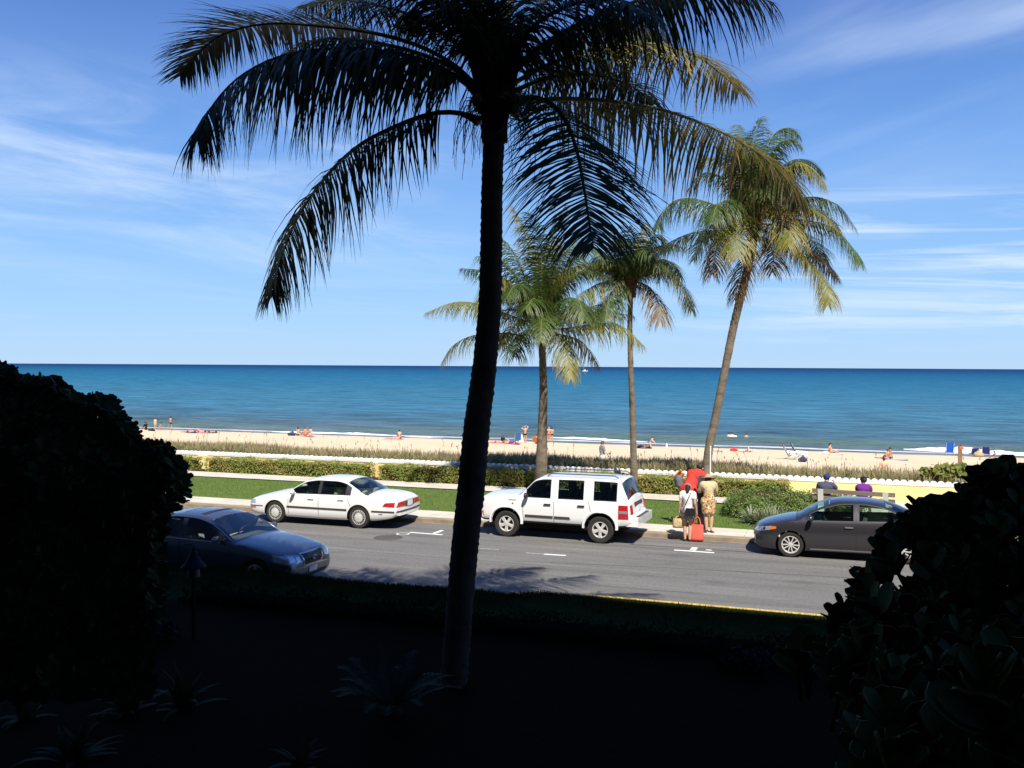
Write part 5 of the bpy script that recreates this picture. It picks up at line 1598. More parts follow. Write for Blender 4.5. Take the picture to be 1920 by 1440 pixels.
S = dict(name='white_sedan', label='white four door sedan with a dark side moulding parked at the far kerb, facing left', loc=loc, rz=rz, L=L, W=1.87, paint=m_pw, glass=m_gl_green,
  group='cars parked along the far kerb',
  zbot=pf([(0, 0.36), (0.12, 0.25), (0.5, 0.21), (2.5, 0.20), (4.2, 0.23), (4.9, 0.32), (L, 0.40)]),
  zbelt=pf([(0, 0.58), (0.12, 0.66), (0.5, 0.755), (1.4, 0.90), (2.4, 0.925), (3.6, 0.94), (4.2, 0.94), (4.85, 0.88), (L, 0.78)]),
  ztop=pf([(0, 0.62), (0.10, 0.70), (0.5, 0.82), (1.0, 0.93), (1.42, 1.005), (1.60, 1.10), (1.9, 1.265), (2.15, 1.365), (2.6, 1.41), (3.0, 1.412), (3.35, 1.375), (3.55, 1.305), (4.0, 1.09), (4.15, 1.04), (4.5, 1.03), (4.9, 0.985), (L, 0.84)]),
  zrail=pf([(0, 0.5), (1.30, 0.90), (1.45, 0.93), (1.75, 1.11), (2.1, 1.275), (2.5, 1.325), (3.0, 1.325), (3.3, 1.285), (3.75, 1.08), (4.05, 0.945), (L, 0.6)]),
  plan=pf([(0, 0.80), (0.15, 0.88), (0.5, 0.95), (1.2, 0.99), (2.5, 1.0), (3.8, 0.995), (4.6, 0.955), (4.95, 0.90), (L, 0.86)]),
  tumble=0.42, shoulder=0.06, cuts=[1.40, 1.44, 2.12, 2.50, 2.58, 3.38, 3.40, 4.12],
  side=[(1.50, 2.50), (2.58, 3.44)], blackpillar=[(2.50, 2.58), (3.44, 3.60)], ws=(1.44, 2.12), bl=(3.40, 4.12),
  axf=1.05, wb=2.81, arch=0.375, R=0.325, wd=0.215, rim=0.215, style='cover', seat_s=[2.45, 3.35], seat_h=0.56, seatm=m_seat,
  mirror=(1.72, 0.98), seams=[(1.52, 0.26, 1.50, 0.90), (2.54, 0.26, 2.53, 0.91), (3.60, 0.62, 3.46, 0.92)], handles=[(2.28, 0.80), (3.28, 0.82)],
  handlem=m_pw,
  patches=[('side_moulding', m_grey_trim, 'L', [(1.47, 0.50), (4.40 - 0.92, 0.50), (3.48, 0.55), (1.47, 0.55)], 0.014), ('side_moulding', m_grey_trim, 'R', [(1.47, 0.50), (3.48, 0.50), (3.48, 0.55), (1.47, 0.55)], 0.014),
    ('side_moulding', m_grey_trim, 'L', [(4.28, 0.51), (4.97, 0.50), (4.97, 0.545), (4.28, 0.55)], 0.014), ('side_moulding', m_grey_trim, 'R', [(4.28, 0.51), (4.97, 0.50), (4.97, 0.545), (4.28, 0.55)], 0.014),
    ('bumper_strip', m_grey_trim, 'B', [(-0.80, 0.50), (0.80, 0.50), (0.80, 0.545), (-0.80, 0.545)], 0.012),
    ('side_moulding', m_grey_trim, 'L', [(0.12, 0.475), (0.62, 0.49), (0.62, 0.51), (0.12, 0.495)], 0.010), ('side_moulding', m_grey_trim, 'R', [(0.12, 0.475), (0.62, 0.49), (0.62, 0.51), (0.12, 0.495)], 0.010),
    ('tail_light', m_red, 'B', [(0.32, 0.66), (0.80, 0.66), (0.80, 0.80), (0.32, 0.80)], 0.010), ('tail_light', m_red, 'B', [(-0.80, 0.66), (-0.32, 0.66), (-0.32, 0.80), (-0.80, 0.80)], 0.010),
    ('tail_light', m_red, 'L', [(4.62, 0.68), (4.97, 0.66), (4.97, 0.80), (4.70, 0.78)], 0.010), ('tail_light', m_red, 'R', [(4.62, 0.68), (4.97, 0.66), (4.97, 0.80), (4.70, 0.78)], 0.010),
    ('licence_plate', m_plate, 'B', [(-0.16, 0.64), (0.16, 0.64), (0.16, 0.79), (-0.16, 0.79)], 0.016), ('plate_recess', m_grey_trim, 'B', [(-0.30, 0.63), (0.30, 0.63), (0.30, 0.80), (-0.30, 0.80)], 0.004),
    ('headlight', m_lens, 'L', [(0.09, 0.55), (0.34, 0.58), (0.32, 0.68), (0.12, 0.64)], 0.008), ('headlight', m_lens, 'F', [(0.42, 0.55), (0.74, 0.55), (0.74, 0.66), (0.42, 0.66)], 0.008),
    ('headlight', m_lens, 'R', [(0.09, 0.55), (0.34, 0.58), (0.32, 0.68), (0.12, 0.64)], 0.008), ('headlight', m_lens, 'F', [(-0.74, 0.55), (-0.42, 0.55), (-0.42, 0.66), (-0.74, 0.66)], 0.008),
    ('marker_light', m_amber, 'L', [(0.12, 0.42), (0.36, 0.43), (0.36, 0.465), (0.12, 0.455)], 0.008), ('marker_light', m_grey_trim, 'L', [(4.50, 0.44), (4.62, 0.44), (4.62, 0.46), (4.50, 0.46)], 0.006),
    ('grille', m_trim, 'F', [(-0.36, 0.52), (0.36, 0.52), (0.36, 0.64), (-0.36, 0.64)], 0.006), ('boot_seam', m_seam, 'T', [(4.16, -0.62), (4.16, 0.62), (4.172, 0.62), (4.172, -0.62)], 0.002)])
S['side'][1] = (2.58, 3.44)
sedan, bvh, patch = car(S)
# pale ball shaped thing on the rear shelf seen through the window
# ---------------------------------------------------------------- white off-roader
L = 4.49
loc, rz = place((949.5, 1005.5), (1127.5, 1018.5), 0.36, 0.86, 2.69, L, 1.83)
print('jeep', loc, math.degrees(rz), (G(949.5, 1005.5) - G(1127.5, 1018.5)).length)
m_pw2 = car_paint('white_offroader_paint', (0.82, 0.82, 0.82), rough=0.3)
S = dict(name='white_offroader', label='boxy white off-road car with roof rails and black side strips parked at the far kerb', loc=loc, rz=rz, L=L, W=1.83, paint=m_pw2, glass=m_gl_dark,
  group='cars parked along the far kerb',
  zbot=pf([(0, 0.46), (0.15, 0.42), (0.6, 0.42), (2.5, 0.42), (3.8, 0.42), (4.3, 0.46), (L, 0.52)]),
  zbelt=pf([(0, 0.74), (0.03, 0.99), (0.10, 1.06), (0.5, 1.10), (1.2, 1.13), (2.4, 1.135), (4.1, 1.145), (4.36, 1.13), (4.42, 0.80), (L, 0.72)]),
  ztop=pf([(0, 0.76), (0.03, 1.03), (0.10, 1.12), (0.4, 1.165), (1.12, 1.215), (1.22, 1.26), (1.5, 1.50), (1.70, 1.655), (1.82, 1.715), (2.2, 1.745), (3.4, 1.75), (3.98, 1.74), (4.10, 1.71), (4.18, 1.62), (4.30, 1.32), (4.37, 1.15), (4.42, 0.82), (L, 0.74)]),
  zrail=pf([(0, 0.6), (1.10, 1.12), (1.24, 1.17), (1.45, 1.36), (1.72, 1.600), (2.0, 1.650), (3.2, 1.665), (3.98, 1.655), (4.10, 1.61), (4.20, 1.40), (4.32, 1.16), (4.40, 0.9), (L, 0.7)]),
  plan=pf([(0, 0.86), (0.06, 0.93), (0.25, 0.965), (0.8, 0.985), (2.5, 1.0), (3.8, 1.0), (4.25, 0.985), (4.42, 0.95), (L, 0.93)]),
  tumble=0.16, shoulder=0.035, bow_f=0.07, bow_r=0.04, cuts=[1.20, 1.22, 1.74, 2.16, 2.36, 3.18, 3.44, 4.02, 4.12, 4.30],
  side=[(1.44, 2.14), (2.34, 3.10), (3.38, 4.00)], ws=(1.20, 1.74), bl=(4.12, 4.33), frame=0.026, darksill=True,
  axf=0.86, wb=2.69, arch=0.44, archdz=0.03, R=0.365, wd=0.235, rim=0.215, style='five', seat_s=[2.25, 3.15], seat_h=0.75, seatm=m_seatd,
  mirror=(1.48, 1.20), mirrorm=m_trim, seams=[(1.36, 0.50, 1.34, 1.10), (2.25, 0.50, 2.24, 1.10), (3.30, 0.80, 3.22, 1.12), (3.02, 0.50, 3.30, 0.80), (1.34, 1.10, 1.34, 1.11)], handles=[(2.06, 0.975), (3.02, 0.985)],
  handlem=m_trim,
  patches=[('side_strip', m_grey_trim, 'L', [(1.42, 0.60), (2.23, 0.60), (2.23, 0.665), (1.42, 0.665)], 0.016), ('side_strip', m_grey_trim, 'L', [(2.27, 0.60), (2.72, 0.60), (2.70, 0.665), (2.27, 0.665)], 0.016),
    ('side_strip', m_grey_trim, 'R', [(1.42, 0.60), (2.23, 0.60), (2.23, 0.665), (1.42, 0.665)], 0.016), ('side_strip', m_grey_trim, 'R', [(2.27, 0.60), (2.72, 0.60), (2.70, 0.665), (2.27, 0.665)], 0.016),
    ('vent_strip', m_grey_trim, 'L', [(0.92, 1.035), (1.16, 1.04), (1.16, 1.055), (0.92, 1.05)], 0.006), ('badge', m_grey_trim, 'L', [(1.03, 0.93), (1.07, 0.93), (1.07, 0.965), (1.03, 0.965)], 0.006),
    ('tail_light', m_red, 'L', [(4.06, 0.70), (4.33, 0.70), (4.31, 1.06), (4.06, 1.06)], 0.014), ('tail_light', m_red, 'R', [(4.06, 0.70), (4.33, 0.70), (4.31, 1.06), (4.06, 1.06)], 0.014),
    ('tail_light', m_red, 'B', [(0.66, 0.82), (0.86, 0.82), (0.84, 1.06), (0.66, 1.06)], 0.014), ('tail_light', m_red, 'B', [(-0.86, 0.82), (-0.66, 0.82), (-0.66, 1.06), (-0.84, 1.06)], 0.014),
    ('reverse_lens', m_lens, 'L', [(4.075, 0.84), (4.30, 0.84), (4.30, 0.91), (4.075, 0.91)], 0.020), ('reverse_lens', m_lens, 'R', [(4.075, 0.84), (4.30, 0.84), (4.30, 0.91), (4.075, 0.91)], 0.020),
    ('licence_plate', m_plate, 'B', [(-0.15, 0.84), (0.15, 0.84), (0.15, 0.99), (-0.15, 0.99)], 0.02), ('plate_garnish', m_grey_trim, 'B', [(-0.42, 1.00), (0.42, 1.00), (0.42, 1.09), (-0.42, 1.09)], 0.02),
    ('headlight', m_lens, 'F', [(0.48, 0.84), (0.70, 0.84), (0.70, 1.02), (0.48, 1.02)], 0.01), ('headlight', m_lens, 'F', [(-0.70, 0.84), (-0.48, 0.84), (-0.48, 1.02), (-0.70, 1.02)], 0.01),
    ('grille', m_trim, 'F', [(-0.42, 0.80), (0.42, 0.80), (0.42, 1.0), (-0.42, 1.0)], 0.006),
    ('marker_light', m_amber, 'L', [(0.13, 0.56), (0.18, 0.56), (0.18, 0.70), (0.13, 0.70)], 0.01)])
jeep, bvh, patch = car(S)
W = 0.915
def on_car(root, mb, name, m, **k): return mb.build(name, m, root, **k)
mb = MB(); mb.tube([(L / 2 - 0.20, -0.80, 0.585), (L / 2 - 0.07, -0.68, 0.585), (L / 2 - 0.02, -0.3, 0.585), (L / 2 - 0.02, 0.3, 0.585), (L / 2 - 0.07, 0.68, 0.585), (L / 2 - 0.20, 0.80, 0.585)], 0.105, 12); mb.build('front_bumper', m_pw2, jeep, smooth=True, angle=50)
mb = MB(); mb.box((-L / 2 - 0.10, -0.86, 0.50), (-L / 2 + 0.25, 0.86, 0.73)); mb.build('rear_bumper', m_pw2, jeep)
mb = MB(); mb.box((-L / 2 - 0.08, -0.60, 0.732), (-L / 2 + 0.10, 0.60, 0.745)); mb.build('step_pad', m_grey_trim, jeep)
for sd in (-1, 1):
    mb = MB(); mb.tube([(L / 2 - 2.0, sd * 0.66, 1.72), (L / 2 - 2.1, sd * 0.66, 1.80), (L / 2 - 3.9, sd * 0.66, 1.81), (L / 2 - 4.0, sd * 0.66, 1.75)], 0.016, 6); mb.build('roof_rail', m_grey_trim, jeep)
    for s_ in (0.86, 0.86 + 2.69):      # square shouldered wheel arch flares
        mb = MB(); Vv = []
        for k in range(19):
            a = math.pi * (k / 18)
            sq = 1.0 + 0.06 * abs(math.sin(2 * a))
            for (rr, yy) in ((0.435, 0.84), (0.435, 0.928), (0.485, 0.924), (0.50, 0.89)):
                Vv.append((L / 2 - s_ + rr * sq * math.cos(a), sd * yy, 0.395 + rr * sq * math.sin(a)))
        mb.add(Vv, [(k * 4 + j, k * 4 + j + 1, k * 4 + j + 5, k * 4 + j + 4) for k in range(18) for j in range(3)])
        ob = mb.build('wheel_arch', m_pw2, jeep, smooth=True, angle=50)
mb = MB(); mb.tube([(-L / 2 + 0.30, 0.1, 1.40), (-L / 2 + 0.14, 0.05, 1.15)], 0.010, 5); mb.build('rear_wiper', m_trim, jeep)
mb = MB(); mb.box((-L / 2 + 0.14, -0.14, 1.10), (-L / 2 + 0.17, 0.30, 1.13)); mb.build('tailgate_handle', m_trim, jeep)
mb = MB(); mb.box((-1.9, -0.7, 0.30), (1.9, 0.7, 0.42)); mb.build('underbody', m_well, jeep)
mb = MB(); mb.box((-2.1, -0.65, 0.19), (2.1, 0.65, 0.23)); mb.build('underbody', m_well, sedan)

# ---------------------------------------------------------------- dark grey sedan
L = 4.54
m_pg = car_paint('charcoal_metallic_paint', (0.046, 0.044, 0.051), 0.5, 0.33)
m_gl_g2 = glass_mat('clear_green_glass', (0.70, 0.86, 0.74), 0.06)
a = G(1482, 1044); 
rzc = R(180 + 1.0)
d = Vector((math.cos(rzc), math.sin(rzc), 0)); near = Vector((-d.y, d.x, 0))
near = near if near.y < 0 else -near
loc = a - near * (0.88 - 0.11) - d * (L / 2 - 0.93); loc.z = 0
S = dict(name='grey_sedan', label='dark grey sedan with alloy wheels parked at the right, its rear behind the dark leaves', loc=loc, rz=rzc, L=L, W=1.76, paint=m_pg, glass=m_gl_g2,
  group='cars parked along the far kerb',
  zbot=pf([(0, 0.26), (0.12, 0.19), (0.5, 0.17), (2.5, 0.19), (4.1, 0.21), (4.4, 0.30), (L, 0.38)]),
  zbelt=pf([(0, 0.56), (0.10, 0.68), (0.45, 0.80), (1.05, 0.925), (1.6, 0.94), (2.6, 0.975), (3.5, 1.01), (4.0, 1.02), (4.4, 0.98), (L, 0.86)]),
  ztop=pf([(0, 0.60), (0.10, 0.72), (0.45, 0.86), (0.9, 0.97), (1.06, 1.00), (1.3, 1.14), (1.6, 1.30), (1.85, 1.40), (2.2, 1.458), (2.6, 1.468), (3.1, 1.43), (3.4, 1.355), (3.8, 1.19), (3.98, 1.115), (4.3, 1.10), (4.48, 1.06), (L, 0.92)]),
  zrail=pf([(0, 0.5), (0.98, 0.90), (1.15, 0.965), (1.5, 1.165), (1.85, 1.30), (2.2, 1.375), (2.6, 1.385), (3.0, 1.35), (3.4, 1.21), (3.75, 1.05), (3.9, 1.0), (L, 0.8)]),
  plan=pf([(0, 0.74), (0.12, 0.85), (0.4, 0.95), (1.0, 0.99), (2.3, 1.0), (3.6, 0.99), (4.2, 0.94), (4.45, 0.87), (L, 0.82)]),
  tumble=0.42, shoulder=0.055, cuts=[1.04, 1.08, 1.88, 2.42, 2.50, 3.12, 3.14, 3.96], frame=0.018,
  side=[(1.36, 2.42), (2.52, 3.44)], blackpillar=[], ws=(1.06, 1.88), bl=(3.14, 3.96),
  axf=0.93, wb=2.60, arch=0.362, R=0.316, wd=0.205, rim=0.215, style='twin', seat_s=[2.25, 3.1], seat_h=0.58, seatm=m_seatd,
  mirror=(1.42, 1.02), mirrorm=m_pg, seams=[(1.30, 0.28, 1.22, 0.92), (2.47, 0.28, 2.47, 0.96), (3.35, 0.60, 3.50, 1.0)], handles=[(2.30, 0.83), (3.30, 0.86)], handlem=m_chrome,
  patches=[('headlight', m_lens, 'L', [(0.10, 0.60), (0.42, 0.66), (0.44, 0.755), (0.20, 0.72)], 0.008), ('headlight', m_lens, 'R', [(0.10, 0.60), (0.42, 0.66), (0.44, 0.755), (0.20, 0.72)], 0.008),
    ('turn_signal', m_amber, 'L', [(0.42, 0.665), (0.58, 0.70), (0.58, 0.755), (0.44, 0.755)], 0.009), ('turn_signal', m_amber, 'R', [(0.42, 0.665), (0.58, 0.70), (0.58, 0.755), (0.44, 0.755)], 0.009),
    ('headlight', m_lens, 'F', [(0.42, 0.60), (0.66, 0.61), (0.66, 0.70), (0.42, 0.67)], 0.008), ('headlight', m_lens, 'F', [(-0.66, 0.61), (-0.42, 0.60), (-0.42, 0.67), (-0.66, 0.70)], 0.008),
    ('headlight_bowl', m_lensin, 'L', [(0.15, 0.635), (0.24, 0.65), (0.25, 0.72), (0.18, 0.71)], 0.013), ('headlight_bowl', m_trim, 'L', [(0.25, 0.645), (0.31, 0.655), (0.32, 0.73), (0.26, 0.72)], 0.012),
    ('grille', m_trim, 'F', [(-0.38, 0.58), (0.38, 0.58), (0.34, 0.66), (-0.34, 0.66)], 0.006), ('lower_grille', m_trim, 'F', [(-0.5, 0.30), (0.5, 0.30), (0.45, 0.48), (-0.45, 0.48)], 0.006),
    ('fog_light_recess', m_trim, 'L', [(0.08, 0.38), (0.24, 0.38), (0.24, 0.50), (0.10, 0.50)], 0.005),
    ('sill_strip', mat('pale_sill', (0.45, 0.44, 0.43), 0.35, 0.4), 'L', [(1.40, 0.225), (3.0, 0.235), (3.0, 0.262), (1.40, 0.252)], 0.01),
    ('tail_light', m_red, 'B', [(0.40, 0.84), (0.70, 0.84), (0.70, 0.98), (0.40, 0.98)], 0.01), ('tail_light', m_red, 'B', [(-0.70, 0.84), (-0.40, 0.84), (-0.40, 0.98), (-0.70, 0.98)], 0.01)])
gsedan, bvh, patch = car(S)
mb = MB(); mb.box((-1.9, -0.6, 0.17), (1.9, 0.6, 0.20)); mb.build('underbody', m_well, gsedan)
mb = MB(); mb.box((L / 2 - 0.10, -0.15, 0.42), (L / 2 + 0.012, 0.15, 0.54)); mb.build('licence_plate', m_plate, gsedan)

# ---------------------------------------------------------------- blue-grey luxury sedan
L = 5.0
m_pb = car_paint('blue_grey_metallic_paint', (0.085, 0.105, 0.145), 0.5, 0.33)
S = dict(name='blue_sedan', label='dark blue sedan with a driver inside, half hidden by the near lawn', loc=Vector((0, 0, 0)), rz=R(-3.0), L=L, W=1.83, paint=m_pb, glass=glass_mat('windscreen_glass', (0.80, 0.93, 0.88), 0.13),
  zbot=pf([(0, 0.30), (0.12, 0.22), (0.5, 0.19), (2.5, 0.19), (4.4, 0.21), (4.9, 0.32), (L, 0.40)]),
  zbelt=pf([(0, 0.58), (0.08, 0.70), (0.45, 0.81), (1.35, 0.945), (2.4, 0.98), (3.6, 1.0), (4.2, 1.0), (4.8, 0.96), (L, 0.86)]),
  ztop=pf([(0, 0.62), (0.06, 0.74), (0.25, 0.82), (0.6, 0.90), (1.2, 0.99), (1.42, 1.02), (1.65, 1.14), (1.95, 1.295), (2.20, 1.405), (2.6, 1.475), (3.0, 1.49), (3.4, 1.46), (3.7, 1.38), (4.15, 1.17), (4.3, 1.11), (4.8, 1.07), (L, 0.93)]),
  zrail=pf([(0, 0.5), (1.35, 0.94), (1.5, 0.99), (1.8, 1.16), (2.2, 1.325), (2.6, 1.395), (3.0, 1.405), (3.4, 1.37), (3.8, 1.22), (4.15, 1.01), (L, 0.8)]),
  plan=pf([(0, 0.80), (0.12, 0.88), (0.4, 0.955), (1.2, 0.99), (2.5, 1.0), (3.9, 0.99), (4.6, 0.95), (4.9, 0.88), (L, 0.84)]),
  tumble=0.42, shoulder=0.06, cuts=[1.40, 1.44, 2.22, 2.78, 2.88, 3.45, 3.47, 4.2], frame=0.02,
  side=[(1.66, 2.78), (2.88, 3.85)], blackpillar=[(2.78, 2.88)], ws=(1.44, 2.22), bl=(3.47, 4.2),
  axf=0.87, wb=2.92, arch=0.385, R=0.335, wd=0.225, rim=0.22, style='five', seat_s=[2.60, 3.5], seat_h=0.66, seatm=m_seatd,
  mirror=(1.78, 1.04), mirrorm=m_pb, seams=[(1.55, 0.28, 1.50, 0.95), (2.83, 0.28, 2.83, 0.98), (1.46, 0.9, 1.46, 0.91)], handles=[(2.60, 0.86), (3.60, 0.88)],
  patches=[('headlight', m_lens, 'F', [(-0.76, 0.60), (-0.44, 0.58), (-0.42, 0.74), (-0.72, 0.78)], 0.010), ('headlight', m_lens, 'F', [(0.44, 0.58), (0.76, 0.60), (0.72, 0.78), (0.42, 0.74)], 0.010),
    ('headlight', m_lens, 'R', [(0.10, 0.60), (0.42, 0.64), (0.46, 0.79), (0.14, 0.74)], 0.008), ('headlight', m_lens, 'L', [(0.10, 0.60), (0.42, 0.64), (0.46, 0.79), (0.14, 0.74)], 0.008),
    ('headlight_bowl', m_lensin, 'F', [(-0.72, 0.63), (-0.60, 0.63), (-0.60, 0.74), (-0.72, 0.74)], 0.014), ('headlight_bowl', m_lensin, 'F', [(-0.56, 0.62), (-0.46, 0.62), (-0.46, 0.71), (-0.56, 0.71)], 0.014),
    ('headlight_bowl', m_lensin, 'F', [(0.60, 0.63), (0.72, 0.63), (0.72, 0.74), (0.60, 0.74)], 0.014),
    ('grille_surround', m_chrome, 'F', [(-0.33, 0.50), (0.33, 0.50), (0.385, 0.77), (-0.385, 0.77)], 0.012), ('grille', m_trim, 'F', [(-0.30, 0.52), (0.30, 0.52), (0.355, 0.75), (-0.355, 0.75)], 0.017),
    ('licence_plate', m_plate, 'F', [(-0.15, 0.34), (0.15, 0.34), (0.15, 0.44), (-0.15, 0.44)], 0.02), ('lower_grille', m_trim, 'F', [(-0.5, 0.27), (0.5, 0.27), (0.5, 0.34), (-0.5, 0.34)], 0.01),
    ('bumper_strip', m_chrome, 'F', [(-0.78, 0.475), (0.78, 0.475), (0.78, 0.49), (-0.78, 0.49)], 0.01),
    ('marker_light', m_amber, 'R', [(0.10, 0.575), (0.30, 0.585), (0.30, 0.60), (0.10, 0.60)], 0.010),
    ('sunroof', m_trim, 'T', [(2.50, -0.45), (2.50, 0.45), (2.62, 0.45), (2.62, -0.45)], 0.008), ('sunroof_seam', m_seam, 'T', [(3.05, -0.45), (3.05, 0.45), (3.062, 0.45), (3.062, -0.45)], 0.004),
    ('belt_chrome', m_chrome, 'R', [(1.70, 0.945), (3.9, 0.975), (3.9, 0.988), (1.70, 0.958)], 0.008)])
fc = G(0, 0, 0) if False else None
# nose centre from the two headlights in the photo
n1, n2 = G(538, 1050, 0.67), G(602, 1029, 0.67)
mid = (n1 + n2) / 2; mid.z = 0
hd = Vector((math.cos(S['rz']), math.sin(S['rz']), 0))
S['loc'] = mid + hd * (0.24 - L / 2)
print('lexus', S['loc'])
bsedan, bvh, patch = car(S)
mb = MB(); mb.box((-1.9, -0.6, 0.17), (1.9, 0.6, 0.20)); mb.build('underbody', m_well, bsedan)
# emblem: an oval with a slanted L inside, on the grille
mb = MB(); h = bvh.ray_cast(Vector((5, 0, 0.64)), Vector((-1, 0, 0)))[0]; ex = h.x + 0.03
mb.tube([(ex, 0.07 * math.cos(t), 0.64 + 0.048 * math.sin(t)) for t in np.linspace(0, 6.283, 17)], 0.006, 5, cap=False)
mb.tube([(ex, 0.03, 0.682), (ex, 0.0, 0.625), (ex, -0.052, 0.625)], 0.006, 5)
mb.build('emblem', m_chrome, bsedan)
# bright window outline of this car
for sd in (-1, 1):
    mb = MB(); pts_ = []
    for s_ in np.linspace(1.52, 4.05, 22):
        be, rl = S['zbelt'](s_), max(S['zrail'](s_), S['zbelt'](s_) + 0.006)
        y7 = S['plan'](s_) * 0.915 - 0.06 - 0.015 - 0.42 * (rl - be)
        pts_.append((L / 2 - s_, sd * (y7 + 0.012), rl + 0.004))
    mb.tube(pts_, 0.008, 5); mb.build('window_chrome', m_chrome, bsedan)
# ================================================================== PEOPLE
def capsule(bm, a, b, ra, rb, sub=2):
    a, b = Vector(a), Vector(b)
    for c_, r_ in ((a, ra), (b, rb)):
        bmesh.ops.create_icosphere(bm, subdivisions=sub, radius=r_, matrix=Matrix.Translation(c_))
    d = b - a; l = d.length
    if l > 1e-4:
        # tangent cone between the two spheres
        k = max(-0.95, min(0.95, (ra - rb) / l)); cs = math.sqrt(1 - k * k)
        q = d.to_track_quat('Z', 'Y').to_matrix().to_4x4()
        M = Matrix.Translation((a + b) / 2 + d.normalized() * (ra + rb) / 2 * k) @ q
        bmesh.ops.create_cone(bm, cap_ends=True, segments=16, radius1=ra * cs, radius2=rb * cs, depth=max(1e-3, l + (rb - ra) * k), matrix=M)
def blob(name, caps, m, voxel, parent, smooth=2, lib={}):
    bm = bmesh.new()
    for (a, b, ra, rb) in caps: capsule(bm, a, b, ra, rb, 2 if voxel < 0.02 else 1)
    me = bpy.data.meshes.new(name); bm.to_mesh(me); bm.free()
    o = bpy.data.objects.new(name, me); col.objects.link(o)
    md = o.modifiers.new('r', 'REMESH'); md.mode = 'VOXEL'; md.voxel_size = voxel
    if smooth:
        s_ = o.modifiers.new('s', 'SMOOTH'); s_.iterations = smooth; s_.factor = 0.5
    dg = bpy.context.evaluated_depsgraph_get()
    me2 = bpy.data.meshes.new_from_object(o.evaluated_get(dg))
    o.modifiers.clear(); o.data = me2; me2.name = name
    me2.materials.clear(); me2.materials.append(m)
    me2.polygons.foreach_set('use_smooth', [True] * len(me2.polygons))
    o.parent = parent
    return o
# base joints: facing +Y, person's right is +X, 1.70 m tall
STAND = dict(pelvis=(0, 0, .93), belly=(0, .01, 1.08), chest=(0, .0, 1.27), neck=(0, -.01, 1.45), head=(0, .02, 1.585),
  shL=(-.175, 0, 1.40), elL=(-.225, -.02, 1.12), wrL=(-.235, .06, .88), shR=(.175, 0, 1.40), elR=(.225, -.02, 1.12), wrR=(.235, .06, .88),
  hipL=(-.09, 0, .90), knL=(-.095, .02, .49), anL=(-.10, -.03, .085), toL=(-.115, .12, .03), hipR=(.09, 0, .90), knR=(.095, .02, .49), anR=(.10, -.03, .085), toR=(.115, .12, .03))
def pose(**k):
    d = dict(STAND); d.update(k); return d
def V3(p): return Vector(p)
def segs(J, fem=False, fat=1.0):
    f = fat
    S_ = {}
    S_['torso'] = [(J['pelvis'], J['belly'], .125 * f, .11 * f), (J['belly'], J['chest'], .11 * f, .125 * f),
                   (V3(J['chest']).lerp(V3(J['shL']), .45), V3(J['chest']).lerp(V3(J['shR']), .45), .105 * f, .105 * f),
                   (V3(J['shL']).lerp(V3(J['neck']), .15), V3(J['shR']).lerp(V3(J['neck']), .15), .065, .065),
                   (J['chest'], J['neck'], .10 * f, .06)]
    S_['hips'] = [(J['hipL'], J['hipR'], .115 * f, .115 * f), (J['pelvis'], J['pelvis'], .13 * f, .13 * f)]
    S_['neck'] = [(J['neck'], V3(J['neck']).lerp(V3(J['head']), .6), .056, .052)]
    for s in 'LR':
        S_['ua' + s] = [(J['sh' + s], J['el' + s], .055 * f, .042 * f)]
        S_['fa' + s] = [(J['el' + s], J['wr' + s], .041 * f, .026)]
        S_['th' + s] = [(J['hip' + s], J['kn' + s], .088 * f, .056 * f)]
        S_['ca' + s] = [(J['kn' + s], V3(J['kn' + s]).lerp(V3(J['an' + s]), .35), .054, .056), (V3(J['kn' + s]).lerp(V3(J['an' + s]), .35), J['an' + s], .056, .036)]
        S_['ft' + s] = [(J['an' + s], J['to' + s], .036, .026)]
    return S_
def part_of(seg, f0, f1, infl):
    out_ = []
    for a, b, ra, rb in seg:
        a_, b_ = V3(a).lerp(V3(b), f0), V3(a).lerp(V3(b), f1)
        out_.append((a_, b_, ra + (rb - ra) * f0 + infl, ra + (rb - ra) * f1 + infl))
    return out_
m_hair = mat('dark_hair', (0.025, 0.017, 0.012), 0.6)
m_hairb = mat('brown_hair', (0.10, 0.055, 0.03), 0.6)
m_hairl = mat('light_hair', (0.40, 0.27, 0.14), 0.6)
m_eye = mat('eye', (0.03, 0.02, 0.02), 0.2)
